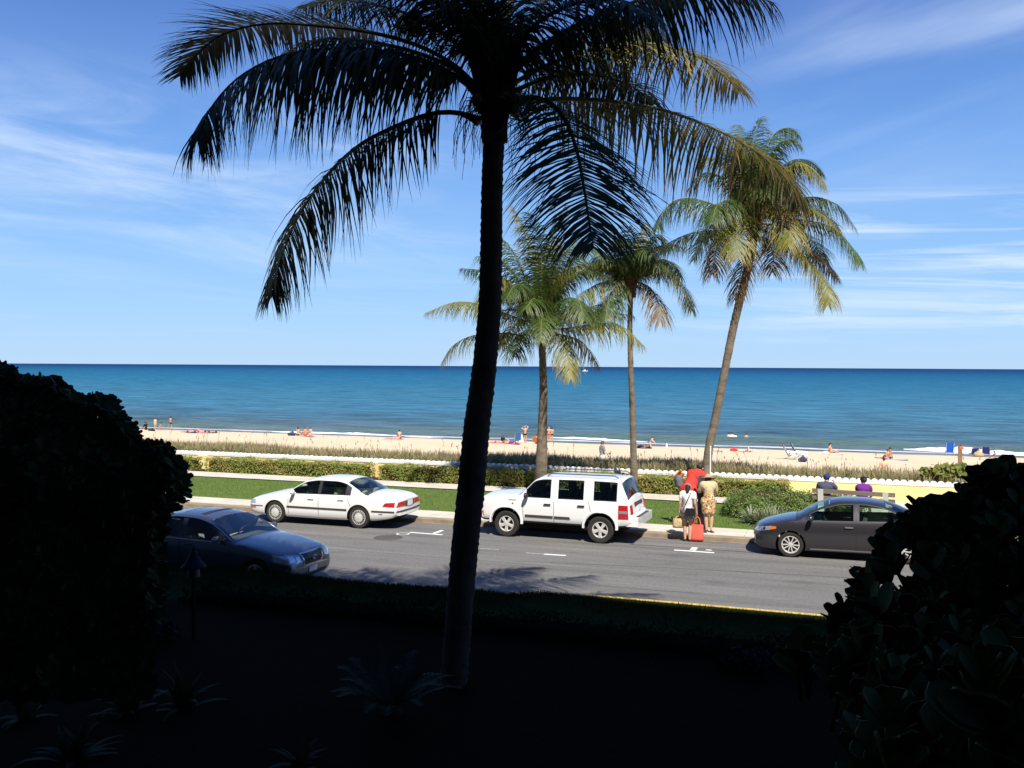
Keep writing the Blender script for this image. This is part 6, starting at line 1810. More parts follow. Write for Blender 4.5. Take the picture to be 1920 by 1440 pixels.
def person(label, J, loc, rz, clothes=(), skin=None, hair=None, hairlen=0.0, scale=1.0, voxel=0.026, fingers=False, look=None, fat=1.0, group=None, headdir=(0, 1, 0), grip=None, parent=None):
    t0 = empty('person', loc, rz, label, 'person', group)
    t0.scale = (scale,) * 3
    sk = skin or m_skin
    S_ = segs(J, fat=fat)
    caps = []
    for k in S_: caps += S_[k]
    H = V3(J['head']); hd = Vector(headdir).normalized()
    up = (H - V3(J['neck'])).normalized(); up = (up + Vector((0, 0, 0.6))).normalized() if up.z > 0.3 else up
    hd = (hd - up * hd.dot(up)).normalized(); rt = hd.cross(up)
    # skull, face, jaw, nose, ears
    caps += [(H - hd * .018 + up * .03, H + hd * .02 + up * .025, .084, .080), (H + hd * .02 + up * .0, H + hd * .045 - up * .075, .068, .038)]
    if voxel < 0.02:
        caps += [(H + hd * .095 + up * .015, H + hd * .112 - up * .018, .009, .013)]
        for s in (-1, 1): caps += [(H + rt * s * .082 + up * .015, H + rt * s * .088 - up * .02, .014, .010)]
        caps += [(H + hd * .088 - up * .045 - rt * .015, H + hd * .088 - up * .045 + rt * .015, .011, .011)]
    for s in 'LR':
        wr, el = V3(J['wr' + s]), V3(J['el' + s])
        d = (wr - el).normalized()
        g = (grip or {}).get(s)
        if g is not None: d = Vector(g).normalized()
        if fingers:
            inw = Vector((1 if s == 'L' else -1, 0, 0)); inw = (inw - d * inw.dot(d)).normalized()   # palm side
            fw = d.cross(inw); fw = fw if fw.y > 0 else -fw
            palm = wr + d * .085
            caps += [(wr + fw * .018, palm + fw * .026, .020, .017), (wr - fw * .018, palm - fw * .026, .020, .017), (wr, palm, .022, .019)]
            for q, (o_, l) in enumerate(((.030, .070), (.010, .080), (-.010, .074), (-.030, .058))):
                p0 = palm + fw * o_; p1 = p0 + (d + inw * (0.35 + 0.05 * q)).normalized() * l * .5; p2 = p1 + (d * 0.45 + inw * (0.8 + .06 * q)).normalized() * l * .5
                caps += [(p0, p1, .0095, .0088), (p1, p2, .0088, .0075)]
            t_0 = wr + d * .02 + fw * .028; t_1 = t_0 + (d * .6 + fw * .9 + inw * .3).normalized() * .038; t_2 = t_1 + (d * .9 + fw * .2 + inw * .4).normalized() * .03
            caps += [(t_0, t_1, .012, .0105), (t_1, t_2, .0105, .009)]
        else:
            caps += [(wr, wr + d * .08, .027, .024), (wr + d * .08, wr + d * .15, .022, .014)]
    blob('body', caps, sk, voxel if not fingers else 0.0085, t0, 2 if not fingers else 3)
    if hair:
        hc = [(H + up * .045 - hd * .02, H + up * .03 - hd * .045, .092, .088), (H + up * .05 + hd * .02, H + up * .03 - hd * .03, .082, .088)]
        if hairlen: hc += [(H - hd * .05, H - hd * .085 - up * hairlen, .080, .045)]
        blob('hair', hc, hair, max(voxel * 0.7, 0.014), t0, 1)
    if voxel < 0.02:
        for s in (-1, 1):
            e_ = MB(); pe = H + hd * .094 + rt * s * .031 + up * .018
            lathe(e_, [(0, -.009), (.009, 0), (0, .009)], 8, Matrix.Translation(pe)); e_.build('eye', m_eye, t0)
    for c_ in clothes:
        nm, m = c_[0], c_[1]
        caps = []
        for (k, f0, f1, infl) in c_[2]: caps += part_of(S_[k], f0, f1, infl)
        for extra in (c_[3] if len(c_) > 3 else []): caps.append(extra)
        blob(nm, caps, m, max(0.012, voxel * 0.75) if voxel < 0.02 else voxel * 0.85, t0, 2)
    return t0, S_
def shirt(i=.016, slv=.5): return [('torso', 0, 1, i), ('uaL', 0, slv, i), ('uaR', 0, slv, i)]
def shorts(i=.018, ln=.5): return [('hips', 0, 1, i), ('thL', 0, ln, i + .004), ('thR', 0, ln, i + .004)]
def trunks_(): return [('hips', 0, 1, .010), ('thL', 0, .18, .010), ('thR', 0, .18, .010)]
_mc = {}
def cloth(name, c, **k):
    if name not in _mc: _mc[name] = mat(name, c, 0.85, spec=0.15, **k)
    return _mc[name]
c_red = cloth('red_cloth', (0.62, 0.055, 0.04)); c_wht = cloth('white_cloth', (0.75, 0.75, 0.76)); c_navy = cloth('navy_cloth', (0.035, 0.05, 0.10))
c_grey = cloth('grey_cloth', (0.22, 0.22, 0.24)); c_khaki = cloth('khaki_cloth', (0.38, 0.31, 0.21)); c_purple = cloth('purple_cloth', (0.16, 0.03, 0.24))
c_black = cloth('black_cloth', (0.018, 0.018, 0.02)); c_teal = cloth('teal_cloth', (0.04, 0.30, 0.30)); c_orange = cloth('orange_cloth', (0.70, 0.22, 0.05))
c_slate = cloth('slate_cloth', (0.07, 0.08, 0.12)); c_coral = cloth('coral_cloth', (0.75, 0.14, 0.10)); c_blue = cloth('royal_blue_cloth', (0.02, 0.07, 0.42)); c_pink = cloth('pink_cloth', (0.65, 0.30, 0.32))
c_cream = cloth('cream_cloth', (0.56, 0.44, 0.26)); c_straw = cloth('straw', (0.48, 0.30, 0.20), var=0.25, vscale=30); c_wicker = cloth('wicker', (0.50, 0.37, 0.20), var=0.3, vscale=25)
# flowered print: a real pattern of the cloth
m_fl = bpy.data.materials.new('flowered_cloth'); m_fl.use_nodes = True
t = m_fl.node_tree; vo = t.nodes.new('ShaderNodeTexVoronoi'); vo.inputs['Scale'].default_value = 27; cr = t.nodes.new('ShaderNodeValToRGB'); cr.color_ramp.interpolation = 'CONSTANT'
tcn = t.nodes.new('ShaderNodeTexCoord'); t.links.new(tcn.outputs['Object'], vo.inputs['Vector'])
sp = t.nodes.new('ShaderNodeSeparateColor'); t.links.new(vo.outputs['Color'], sp.inputs[0]); t.links.new(sp.outputs[0], cr.inputs[0])
e = cr.color_ramp.elements; e[0].position = 0; e[0].color = (0.60, 0.42, 0.16, 1); e[1].position = 0.3; e[1].color = (0.42, 0.10, 0.05, 1)
for pos, c_ in ((0.45, (0.75, 0.7, 0.6, 1)), (0.6, (0.03, 0.25, 0.22, 1)), (0.7, (0.65, 0.25, 0.04, 1)), (0.85, (0.05, 0.04, 0.04, 1)), (0.9, (0.55, 0.38, 0.14, 1))):
    k = e.new(pos); k.color = c_
t.links.new(cr.outputs[0], t.nodes['Principled BSDF'].inputs['Base Color']); t.nodes['Principled BSDF'].inputs['Roughness'].default_value = 0.85

def rz_cam(px, toward='away', extra=0.0):   # heading (of local +Y) relative to the line of sight at this place
    a = math.atan2(ray(px, 700).y, ray(px, 700).x)
    return a - math.pi / 2 + extra
# ---- girl in the road, seen from behind
J = pose(wrL=(-.25, .03, .86), elL=(-.22, -.03, 1.12), elR=(.215, -.03, 1.12), wrR=(.25, .05, .88), anL=(-.07, -.02, .085), toL=(-.08, .12, .03), anR=(.07, -.05, .085), toR=(.09, .09, .03), knL=(-.08, .03, .49), knR=(.075, 0, .49), head=(.0, .03, 1.575))
g, S_ = person('woman in a white t-shirt and grey shorts standing in the road with bags', J, gp(1289, 1015, 0.0), rz_cam(1289, extra=-.15),
  [('t_shirt', c_wht, shirt(.02, .42) + [('hips', 0, 1, .0)]), ('shorts', cloth('grey_short', (0.24, 0.21, 0.22)), shorts(.02, .42))], hair=m_hair, hairlen=.14, scale=.93, voxel=.016, fingers=True)
mb = MB(); mb.tube([(.10, -.10, 1.45), (.02, -.145, 1.25), (-.09, -.16, 1.0), (-.12, -.15, .95)], 0.012, 6); mb.build('bag_strap', c_black, g)
mb = MB()
bb_ = MB(); bb_.box((-.03, -.24, .78), (.24, -.155, 1.0), 0, None, 0.94); bb_.build('shoulder_bag', c_black, g)
lathe(mb, [(0.083, -.01), (0.088, 0.0), (0.083, .01)], 16, Matrix.Translation((0, -.02, 1.62)) @ Matrix.Rotation(R(-70), 4, 'X')); mb.build('hair_band', c_wht, g)
gl = g.matrix_basis
# coral tote and straw bag that she holds
hR = gl @ Vector((.27, .07, .77)) ; hL = gl @ Vector((-.27, .05, .75))
def tote(name, c, w_, h, d, handle, m, label, rz_, taper=1.12):
    t0 = empty(name, c, rz_, label, 'bag'); mb = MB()
    V = []
    lv_ = [(0.0, 0.92, .95), (0.06, 1.0, 1.0), (h * .5, .97, 1.0), (h * .8, .95, .8), (h, .92, .55)]
    for (z, sx, sy) in lv_:
        for k in range(16):
            a = k * math.pi / 8; cx, sy_ = math.cos(a), math.sin(a)
            V.append((w_ / 2 * sx * math.copysign(abs(cx) ** .45, cx) * (1 + .02 * math.sin(k * 5 + z * 30)), d / 2 * sy * math.copysign(abs(sy_) ** .6, sy_) + .01 * math.sin(z * 25 + k), z))
    mb.add(V, [(j * 16 + k, j * 16 + (k + 1) % 16, (j + 1) * 16 + (k + 1) % 16, (j + 1) * 16 + k) for j in range(4) for k in range(16)] + [tuple(range(15, -1, -1))])
    mb.build('bag_body', m, t0, smooth=True)
    mb = MB()
    for s in (-1, 1):
        mb.tube([(-w_ * .27, s * d * .22, h * .96), (-w_ * .17, s * .02, h + handle * .7), (0, s * .012, h + handle), (w_ * .17, s * .02, h + handle * .7), (w_ * .27, s * d * .22, h * .96)], 0.011, 6)
    mb.build('handles', m, t0)
    return t0
tote('tote_bag', Vector((hR.x, hR.y, 0.03)), .36, .44, .15, hR.z - 0.03 - .44 - .03, c_coral, 'coral red tote bag hanging from the hand of the woman in the white t-shirt', g.rotation_euler.z)
tote('straw_bag', Vector((hL.x, hL.y, 0.36)), .34, .26, .22, hL.z - .36 - .26 - .03, c_wicker, 'tan woven bag hanging from the left hand of the woman in the white t-shirt', g.rotation_euler.z + 0.3)
# ---- woman with the hat, seen from behind
J = pose(chest=(0, .03, 1.25), neck=(0, .08, 1.42), head=(0, .16, 1.50), shL=(-.175, .05, 1.375), shR=(.175, .05, 1.375), elL=(-.25, .16, 1.15), wrL=(-.17, .36, 1.12), elR=(.24, .14, 1.15), wrR=(.14, .36, 1.12),
  anL=(-.05, -.02, .085), toL=(-.08, .12, .03), knL=(-.075, .02, .49), anR=(.07, -.02, .085), toR=(.10, .12, .03))
w2, S_ = person('woman in a straw hat and flowered skirt seen from behind at the pay station', J, gp(1328, 998, 0.13), rz_cam(1328, extra=.15),
  [('blouse', c_cream, shirt(.03, .75)), ('skirt', m_fl, [('hips', 0, 1, .035)], [((-.05, 0, .90), (-.06, 0, .62), .160, .135), ((.05, 0, .90), (.06, 0, .62), .160, .135), ((0, -.02, 1.06), (0, -.01, .9), .15, .16)])], skin=m_skin, hair=m_hairb, hairlen=.05, scale=.97, voxel=.016, fingers=True, headdir=(-.2, 1, -.4))
mb = MB(); lathe(mb, [(0.215, -.03), (0.16, .0), (0.098, .015), (0.092, .06), (0.075, .10), (0.0, .115)], 24, Matrix.Translation((0, .15, 1.56)) @ Matrix.Rotation(R(-18), 4, 'X'))
mb.build('straw_hat', c_straw, w2, smooth=True)
for s, x in ((1, .115), (-1, -.09)):
    mb = MB(); mb.box((x - .045, -.09, 0.0), (x + .045, .16, .018)); mb.build('sandal', c_slate, w2)
# ---- man in red, bending to the machine
J = pose(belly=(0, .08, 1.07), chest=(0, .20, 1.22), neck=(0, .32, 1.36), head=(0, .42, 1.45), shL=(-.19, .27, 1.32), shR=(.19, .27, 1.32), elL=(-.24, .42, 1.10), wrL=(-.14, .62, 1.05), elR=(.26, .36, 1.05), wrR=(.18, .55, 1.08),
  hipL=(-.09, -.02, .92), hipR=(.09, -.02, .92), pelvis=(0, -.01, .95), anL=(-.15, -.08, .085), toL=(-.18, .07, .03), anR=(.14, .02, .085), toR=(.17, .17, .03), knL=(-.12, .02, .49), knR=(.11, .06, .49))
m3, S_ = person('man in a red shirt and khaki shorts bending towards the pay station', J, gp(1291, 986, 0.12), rz_cam(1291, extra=-.75),
  [('shirt', c_red, shirt(.035, .6) + [('hips', 0, 1, .03)]), ('shorts', c_khaki, shorts(.028, .95))], skin=m_skin2, hair=m_hair, scale=1.14, voxel=.016, fingers=True, fat=1.2, headdir=(0, .9, -.6))
for s, x, y in ((1, .155, .10), (-1, -.165, .0)):
    mb = MB(); mb.box((x - .05, y - .13, 0.0), (x + .05, y + .15, .05), 0, None, 0.85); mb.build('shoe', c_slate, m3)
# bundle on his back
t0 = empty('beach_bag', m3.matrix_basis @ Vector((-.33, .02, .90)), m3.rotation_euler.z, 'grey and orange beach bag with rolled towels slung behind the man in red', 'bag')
blob('bag_body', [((0, 0, .10), (-.05, 0, .32), .11, .13), ((-.10, .02, .12), (-.14, .0, .30), .09, .09)], cloth('grey_canvas', (0.14, 0.145, 0.16)), .02, t0)
for k, (a, b) in enumerate((((-.20, .0, .20), (.02, .04, .50)), ((-.10, .05, .18), (.10, .05, .48)), ((-.22, -.03, .30), (.05, -.02, .58)))):
    mb = MB(); mb.tube([a, Vector(a).lerp(Vector(b), .5), b], .035, 8); mb.build('rolled_towel', c_orange, t0)
# ---- pay station
ps = gp(1317, 993, 0.125)
t0 = empty('pay_station', ps, rz_cam(1317), 'dark grey parking pay station at the edge of the lawn with a thin white pole', 'pay station')
m_cab = mat('dark_grey_cabinet', (0.055, 0.06, 0.075), 0.5)
mb = MB(); mb.box((-.16, -.12, 0), (.16, .12, .10)); mb.build('base', m_cab, t0)
mb = MB(); mb.box((-.14, -.10, .10), (.14, .10, 1.35)); mb.box((-.14, -.10, 1.351), (.14, .13, 1.52), 0, None, .9); mb.build('cabinet', m_cab, t0)
mb = MB(); mb.box((-.10, .101, 1.05), (.10, .11, 1.30)); mb.build('screen', mat('screen', (0.2, 0.24, 0.22), 0.2), t0)
mb = MB(); mb.box((-.10, -.106, .45), (.10, -.101, 1.2)); mb.build('service_door', m_trim, t0)
wp_ = PY(1331, 960, 28.6); wp_.z = .12
t0 = empty('white_pole', wp_, 0, 'thin white pole standing in front of the leaning palm trunk', 'pole')
mb = MB(); mb.tube([(0, 0, 0), (0, 0, 2.25)], .02, 8); mb.build('pole', m_white, t0)
mb = MB(); mb.tube([(0, 0, 2.25), (0, 0, 2.29)], .026, 8); mb.build('cap', m_white, t0)
# ---- bench with the couple
bp_ = Vector((PY(1534, 925, 30.5).x, 30.5, .15)); 
t0 = empty('park_bench', bp_, R(-7), 'wooden plank bench with thick white concrete posts, behind the grey sedan', 'bench')
m_plank = mat('weathered_plank', (0.16, 0.125, 0.105), 0.85, color2=(0.22, 0.18, 0.15), vscale=6, stretch=(.2, 3, 3))
for k, z in enumerate((.58, .78)):
    mb = MB(); mb.box((-.17, -.04, z), (2.20, .0, z + .13), 0, Matrix.Translation((0, (k) * -.05, 0))); mb.build('back_plank', m_plank, t0)
for k in range(3):
    mb = MB(); mb.box((-.12, .06 + k * .15, .40), (2.15, .06 + k * .15 + .13, .44)); mb.build('seat_plank', m_plank, t0)
for x in (.0, 1.85):
    mb = MB()
    V = [(x - .0, -.10, 0), (x + .16, -.10, 0), (x + .16, .46, 0), (x, .46, 0), (x, -.01, .399), (x + .16, -.01, .399), (x + .16, .50, .399), (x, .50, .399)]
    mb.add(V, [(0, 3, 2, 1), (4, 5, 6, 7), (0, 1, 5, 4), (1, 2, 6, 5), (2, 3, 7, 6), (3, 0, 4, 7)])
    V = [(x, -.02, .40), (x + .16, -.02, .40), (x + .16, .055, .40), (x, .055, .40), (x, -.12, .90), (x + .16, -.12, .90), (x + .16, .0, .90), (x, .0, .90)]
    V = [(a, b + .002 if b > 0 else b, c_ + .002) for a, b, c_ in V]
    mb.add(V, [(0, 3, 2, 1), (4, 5, 6, 7), (0, 1, 5, 4), (1, 2, 6, 5), (2, 3, 7, 6), (3, 0, 4, 7)])
    mb.build('bench_post', mat('white_concrete', (0.72, 0.71, 0.66), 0.8) if 'white_concrete' not in bpy.data.materials else bpy.data.materials['white_concrete'], t0)
bM = t0.matrix_basis
SIT = pose(pelvis=(0, .14, .56), belly=(0, .10, .70), chest=(0, .07, .90), neck=(0, .08, 1.08), head=(0, .12, 1.215), shL=(-.19, .07, 1.03), shR=(.19, .07, 1.03), elL=(-.25, .15, .78), wrL=(-.16, .36, .68), elR=(.25, .15, .78), wrR=(.16, .36, .68),
  hipL=(-.09, .16, .53), hipR=(.09, .16, .53), knL=(-.13, .58, .53), knR=(.13, .58, .53), anL=(-.13, .60, .09), anR=(.13, .60, .09), toL=(-.14, .74, .03), toR=(.14, .74, .03))
J = dict(SIT); J.update(elR=(.36, .20, .86), wrR=(.25, .33, 1.06), head=(.02, .13, 1.215))
mA, _ = person('man in dark t-shirt and blue cap sitting on the left of the bench', J, bM @ Vector((.22, .02, -.005)), R(-7) + .1,
  [('t_shirt', c_slate, shirt(.022, .5)), ('shorts', c_teal, shorts(.025, .75))], skin=m_skin3, hair=m_hair, voxel=.016, fingers=True, fat=1.1, headdir=(.6, 1, 0))
def cap_on(par, H, hd, m, nm='cap'):
    H = Vector(H); hd = Vector(hd).normalized(); mb = MB(); a = math.atan2(hd.y, hd.x) - math.pi / 2
    Mx = Matrix.Translation(H + Vector((0, 0, .04))) @ Matrix.Rotation(a, 4, 'Z')
    lathe(mb, [(.104, -.01), (.106, .02), (.092, .065), (.055, .092), (0, .10)], 18, Mx)
    Vb = [Mx @ Vector((.075 * math.cos(t_), .06 + .12 * max(0, math.sin(t_)), .0 + .0 * t_)) for t_ in np.linspace(0, math.pi, 9)] + [Mx @ Vector((.075 * math.cos(t_), .06 + .12 * max(0, math.sin(t_)), .012)) for t_ in np.linspace(0, math.pi, 9)]
    mb.add(Vb, [tuple(range(9)), tuple(range(17, 8, -1))] + [(i, i + 1, i + 10, i + 9) for i in range(8)])
    mb.build(nm, m, par, smooth=True, angle=50)
cap_on(mA, (.02, .12, 1.215), (.6, 1, 0), cloth('blue_cap', (0.03, 0.04, 0.20)))
J = dict(SIT); J.update(pelvis=(0, .22, .56), hipL=(-.09, .24, .53), hipR=(.09, .24, .53), belly=(0, .20, .70), chest=(0, .20, .89), neck=(0, .24, 1.05), head=(-.02, .29, 1.18), shL=(-.17, .21, 1.0), shR=(.17, .21, 1.0), elL=(-.22, .30, .76), elR=(.22, .30, .76))
mB, _ = person('woman in a purple top and black cap sitting at the right end of the bench', J, bM @ Vector((1.28, .02, -.005)), R(-7) - .05,
  [('top', c_purple, shirt(.022, .3)), ('shorts', c_slate, shorts(.022, .6))], skin=m_skin3, hair=m_hair, voxel=.016, fingers=True, headdir=(-.8, 1, 0))
cap_on(mB, (-.02, .285, 1.185), (-.8, 1, 0), c_black)
# ---- driver in the blue sedan (sits left, hands on the wheel)
J = dict(SIT); J.update(elL=(-.26, .28, .80), wrL=(-.15, .52, .90), elR=(.26, .28, .80), wrR=(.15, .52, .90), knL=(-.13, .55, .62), knR=(.13, .55, .62), anL=(-.13, .80, .30), anR=(.13, .80, .30), toL=(-.13, .90, .33), toR=(.13, .90, .33))
dv = bsedan.matrix_basis @ Vector((5.0 / 2 - 2.60 - .24, .37, 0.03))
person('driver in a pale shirt at the wheel of the dark blue sedan', J, dv, bsedan.rotation_euler.z - math.pi / 2, [('shirt', cloth('pale_grey_cloth', (0.32, 0.33, 0.36)), shirt(.02, .9))], hair=m_hairb, voxel=.018, scale=.97)

# ---- garden lantern by the bush
lc = G(363, 1066, .5); lc = D(363, 1040, 14.5); lc.z = .5
t0 = empty('garden_lantern', lc, 0, 'bell shaped blue lantern with a pointed finial in front of the dark blue sedan', 'lantern')
m_lan = mat('blue_patina', (0.012, 0.013, 0.030), 0.7, 0.0, spec=.05, var=.3, vscale=20)
m_post_d = mat('dark_iron_post', (0.006, 0.006, 0.008), 0.8, spec=.05)
ht = D(363, 1020, 14.5).z - .5
mb = MB(); mb.tube([(0, 0, 0), (0, 0, ht - .40)], .030, 10); mb.build('post', m_post_d, t0)
mb = MB(); lathe(mb, [(.0, ht - .37), (.185, ht - .36), (.19, ht - .345), (.12, ht - .27), (.07, ht - .18), (.045, ht - .13), (0.02, ht - .12)], 20); mb.build('bell_roof', m_lan, t0, smooth=True, angle=40)
mb = MB(); lathe(mb, [(.045, ht - .13), (.05, ht - .115), (.018, ht - .10), (.03, ht - .07), (.012, ht - .05), (.0, ht)], 12); mb.build('finial', m_lan, t0, smooth=True)
mb = MB(); lathe(mb, [(.09, ht - .50), (.09, ht - .37)], 12); lathe(mb, [(.0, ht - .51), (.10, ht - .50), (.10, ht - .49)], 12); mb.build('lamp_glass', mat('frosted_glass', (.02, .02, .025), .5), t0)

# ================================================================== BEACH
def bz(px, py):                    # point of the beach at this place of the photo
    p = G(px, py, -2.2)
    for _ in range(8):
        p = G(px, py, z_beach(p.x, min(p.y, 93.5)))
    return p
BG = 'people on the beach'
LIE = pose(pelvis=(0, 0, .13), belly=(0, -.16, .12), chest=(0, -.36, .13), neck=(0, -.55, .13), head=(0, -.68, .14), shL=(-.18, -.48, .12), shR=(.18, -.48, .12), elL=(-.30, -.30, .05), wrL=(-.26, -.06, .05), elR=(.30, -.60, .06), wrR=(.14, -.76, .07),
  hipL=(-.09, .04, .11), hipR=(.09, .04, .11), knL=(-.11, .46, .12), knR=(.11, .46, .12), anL=(-.12, .86, .06), anR=(.12, .86, .06), toL=(-.13, .95, .10), toR=(.13, .95, .10))
LIEK = dict(LIE); LIEK.update(knR=(.11, .34, .42), anR=(.11, .52, .07), toR=(.11, .66, .04))
SITG = pose(pelvis=(0, 0, .14), belly=(0, .01, .28), chest=(0, .03, .48), neck=(0, .07, .66), head=(0, .11, .79), shL=(-.18, .05, .61), shR=(.18, .05, .61), elL=(-.22, .20, .38), wrL=(-.12, .40, .36), elR=(.22, .20, .38), wrR=(.12, .40, .36),
  hipL=(-.09, .03, .12), hipR=(.09, .03, .12), knL=(-.12, .38, .40), knR=(.12, .38, .40), anL=(-.12, .66, .07), anR=(.12, .66, .07), toL=(-.12, .79, .03), toR=(.12, .79, .03))
SITL = dict(SITG); SITL.update(chest=(0, -.06, .47), neck=(0, -.08, .64), head=(0, -.06, .78), shL=(-.18, -.08, .60), shR=(.18, -.08, .60), elL=(-.24, -.20, .36), wrL=(-.24, -.30, .10), elR=(.24, -.20, .36), wrR=(.24, -.30, .10), knL=(-.1, .46, .12), knR=(.12, .42, .30), anL=(-.1, .88, .06), anR=(.1, .76, .06), toL=(-.1, .95, .12), toR=(.1, .88, .05))
KNEEL = pose(pelvis=(0, 0, .50), belly=(0, .06, .62), chest=(0, .16, .80), neck=(0, .24, .97), head=(0, .30, 1.09), shL=(-.17, .18, .92), shR=(.17, .18, .92), elL=(-.2, .34, .70), wrL=(-.1, .50, .56), elR=(.2, .34, .70), wrR=(.1, .52, .60),
  hipL=(-.09, .0, .46), hipR=(.09, 0, .46), knL=(-.10, .12, .07), knR=(.10, .12, .07), anL=(-.1, -.30, .06), anR=(.1, -.30, .06), toL=(-.1, -.40, .03), toR=(.1, -.40, .03))
WALK = pose(knL=(-.09, .20, .50), anL=(-.09, .26, .12), toL=(-.09, .40, .09), knR=(.09, -.02, .49), anR=(.09, -.28, .13), toR=(.09, -.20, .03), elL=(-.22, -.16, 1.14), wrL=(-.22, -.06, .90), elR=(.22, .06, 1.13), wrR=(.20, .24, .94))
ARMS = pose(elR=(.30, .04, 1.62), wrR=(.10, .06, 1.74), elL=(-.38, .05, 1.45), wrL=(-.12, .08, 1.66), anL=(-.07, 0, .085), anR=(.06, 0, .085))
def bp(label, J, px, py, rz, clothes, **k):
    k.setdefault('voxel', .028); k.setdefault('group', BG)
    yy = k.pop('y', None)
    p = bz(px, py)
    if yy: p = PY(px, py, yy); p.z = z_beach(p.x, yy)
    p.z -= 0.01
    o_, _s = person(label, J, p, rz, clothes, **k); return o_
bik = lambda m: ('bikini', m, [('hips', 0, 1, .012)]); 
bp('seated figure in black at the far left of the beach, beside the dark bush', SITG, 274, 806, R(80), [('shirt', c_black, shirt(.02, .9)), ('trunks', c_black, trunks_())], skin=m_skin2, hair=m_hair)
bp('standing bather in pale shirt with his back to the road, near the dark bush', pose(), 291, 805.5, R(10), [('shirt', cloth('beige_cloth', (.55, .46, .34)), shirt(.02, .5)), ('shorts', cloth('sand_short', (.50, .38, .26)), shorts())], hair=m_hairb, scale=.78)
bp('bather kneeling right beside the standing one in pale shirt', KNEEL, 299, 807, R(-60), [('trunks', c_orange, trunks_())], skin=m_skin2, hair=m_hair, scale=.72)
bp('bare chested man in black trunks walking left along the water', WALK, 320, 806.5, R(80), [('trunks', c_black, trunks_())], skin=m_skin2, hair=m_hair, scale=.92)
bp('sunbather lying leftmost in the row on the sand, in dark trunks', LIE, 354, 811, R(95), [('trunks', c_navy, trunks_()), ('towel_wrap', c_pink, [('torso', .2, .7, .02)])], skin=m_skin2, hair=m_hair)
bp('sunbather lying in the middle of the row on the sand, knees up, pink top', LIEK, 374, 811, R(90), [('top', c_pink, [('torso', .1, .8, .02)]), bik(c_purple)], hair=m_hair)
bp('sunbather lying rightmost in the row on the sand, in black trunks', LIE, 394, 811.5, R(92), [('trunks', c_black, trunks_())], skin=m_skin2, hair=m_hair)
bp('dark haired woman sitting upright, leftmost of the seated trio', SITG, 558, 817, R(-10), [bik(c_black)], hair=m_hair, hairlen=.12)
bp('crouching bather in the middle of the seated trio', SITG, 573, 817, R(60), [('trunks', c_red, trunks_())], hair=m_hairb, skin=m_skin2)
bp('seated bather with raised arm at the right of the trio', SITG, 583, 817, R(70), [bik(c_pink)], hair=m_hairb, skin=m_skin)
bp('bather sitting with dark trunks in front of the surf, left of the big trunk', SITG, 749, 823, R(30), [('trunks', c_navy, trunks_())], hair=m_hair, skin=m_skin)
bp('bather in pink lying beside the one who sits alone left of the big trunk', LIE, 738, 823.5, R(95), [('top', c_pink, [('torso', 0, .9, .02)])], hair=m_hair, skin=m_skin)
bp('sunbather lying on a striped towel just right of the big trunk', LIE, 930, 831, R(95), [bik(c_red)], hair=m_hairb)
bp('person in black sitting low beside the towel right of the big trunk', SITG, 942.5, 831, R(10), [('shirt', c_black, shirt(.02, .7))], hair=m_hair, scale=.8)
bp('sunbather with purple cloth lying left of the blue folding chair', LIEK, 957, 832, R(95), [('wrap', c_purple, [('torso', 0, .8, .02), ('hips', 0, 1, .02)])], hair=m_hairl)
bp('standing woman in a black bikini lifting her arms to her head', ARMS, 984.5, 831, R(15), [bik(c_black), ('bikini_top', c_black, [], [((-.08, .07, 1.27), (.08, .07, 1.27), .06, .06)])], hair=m_hairl, skin=m_skin, scale=.97)
bp('person in an orange top sitting in a low chair beside the palm trunk', SITG, 1006, 832, R(-20), [('shirt', c_orange, shirt(.02, .6))], hair=m_hairb, skin=m_skin2, scale=1.0)
bp('standing bather in red trunks half hidden by the palm trunk', pose(), 1029, 829, R(20), [('trunks', c_red, trunks_())], hair=m_hairl, skin=m_skin, scale=.90)
bp('standing dark haired woman in a dark bikini right of the palm trunk', pose(), 1034.5, 829, R(40), [bik(c_black)], hair=m_hair, hairlen=.1, skin=m_skin, scale=.88)
bp('man in a grey t-shirt and white shorts standing near the dune grass', pose(wrR=(.15, .36, 1.05), elR=(.22, .05, 1.10)), 1129, 858, R(-50), y=50.5, clothes= [('t_shirt', c_grey, shirt(.022, .6)), ('shorts', c_wht, shorts(.025, .85))], hair=m_hairb, skin=m_skin, scale=1.03)
bp('bather kneeling next to the one in black who lies on the sand', KNEEL, 1219, 840, R(-95), [('trunks', cloth('beige_cloth', (.5, .4, .3)), trunks_())], hair=m_hairb, skin=m_skin3, scale=.85)
bp('bather in black trunks lying on the sand beside the kneeling one', LIE, 1202, 839.5, R(95), [('trunks', c_black, shorts(.02, .6)), ('shirt', c_navy, [('torso', 0, .4, .02)])], hair=m_hair, skin=m_skin2)
bp('sunbather lying with knees raised near the coloured towels, only legs showing well', LIEK, 1405, 847, R(190), [bik(c_wht)], hair=m_hairl, skin=m_skin3)
bp('sunbather reclining on her elbows right of the folding chairs', SITL, 1558, 850.5, R(-95), [bik(c_orange)], hair=m_hair, hairlen=.1, skin=m_skin)
bp('bather sitting upright with black trunks in the pair on the blue towel', SITG, 1671, 860.5, R(100), [('trunks', c_black, trunks_())], hair=m_hair, skin=m_skin2)
bp('bather lying back against the seated one on the blue towel', SITL, 1663, 861.5, R(40), [bik(c_pink)], hair=m_hairb, skin=m_skin2, scale=.9)
bp('bare backed boy in grey shorts standing behind the dune grass', pose(wrL=(-.12, .1, .95), wrR=(.12, .1, .95)), 1657, 893, R(5), y=46.5, clothes=[('shorts', c_grey, shorts(.02, .5))], hair=m_hair, skin=m_skin3, scale=.82)
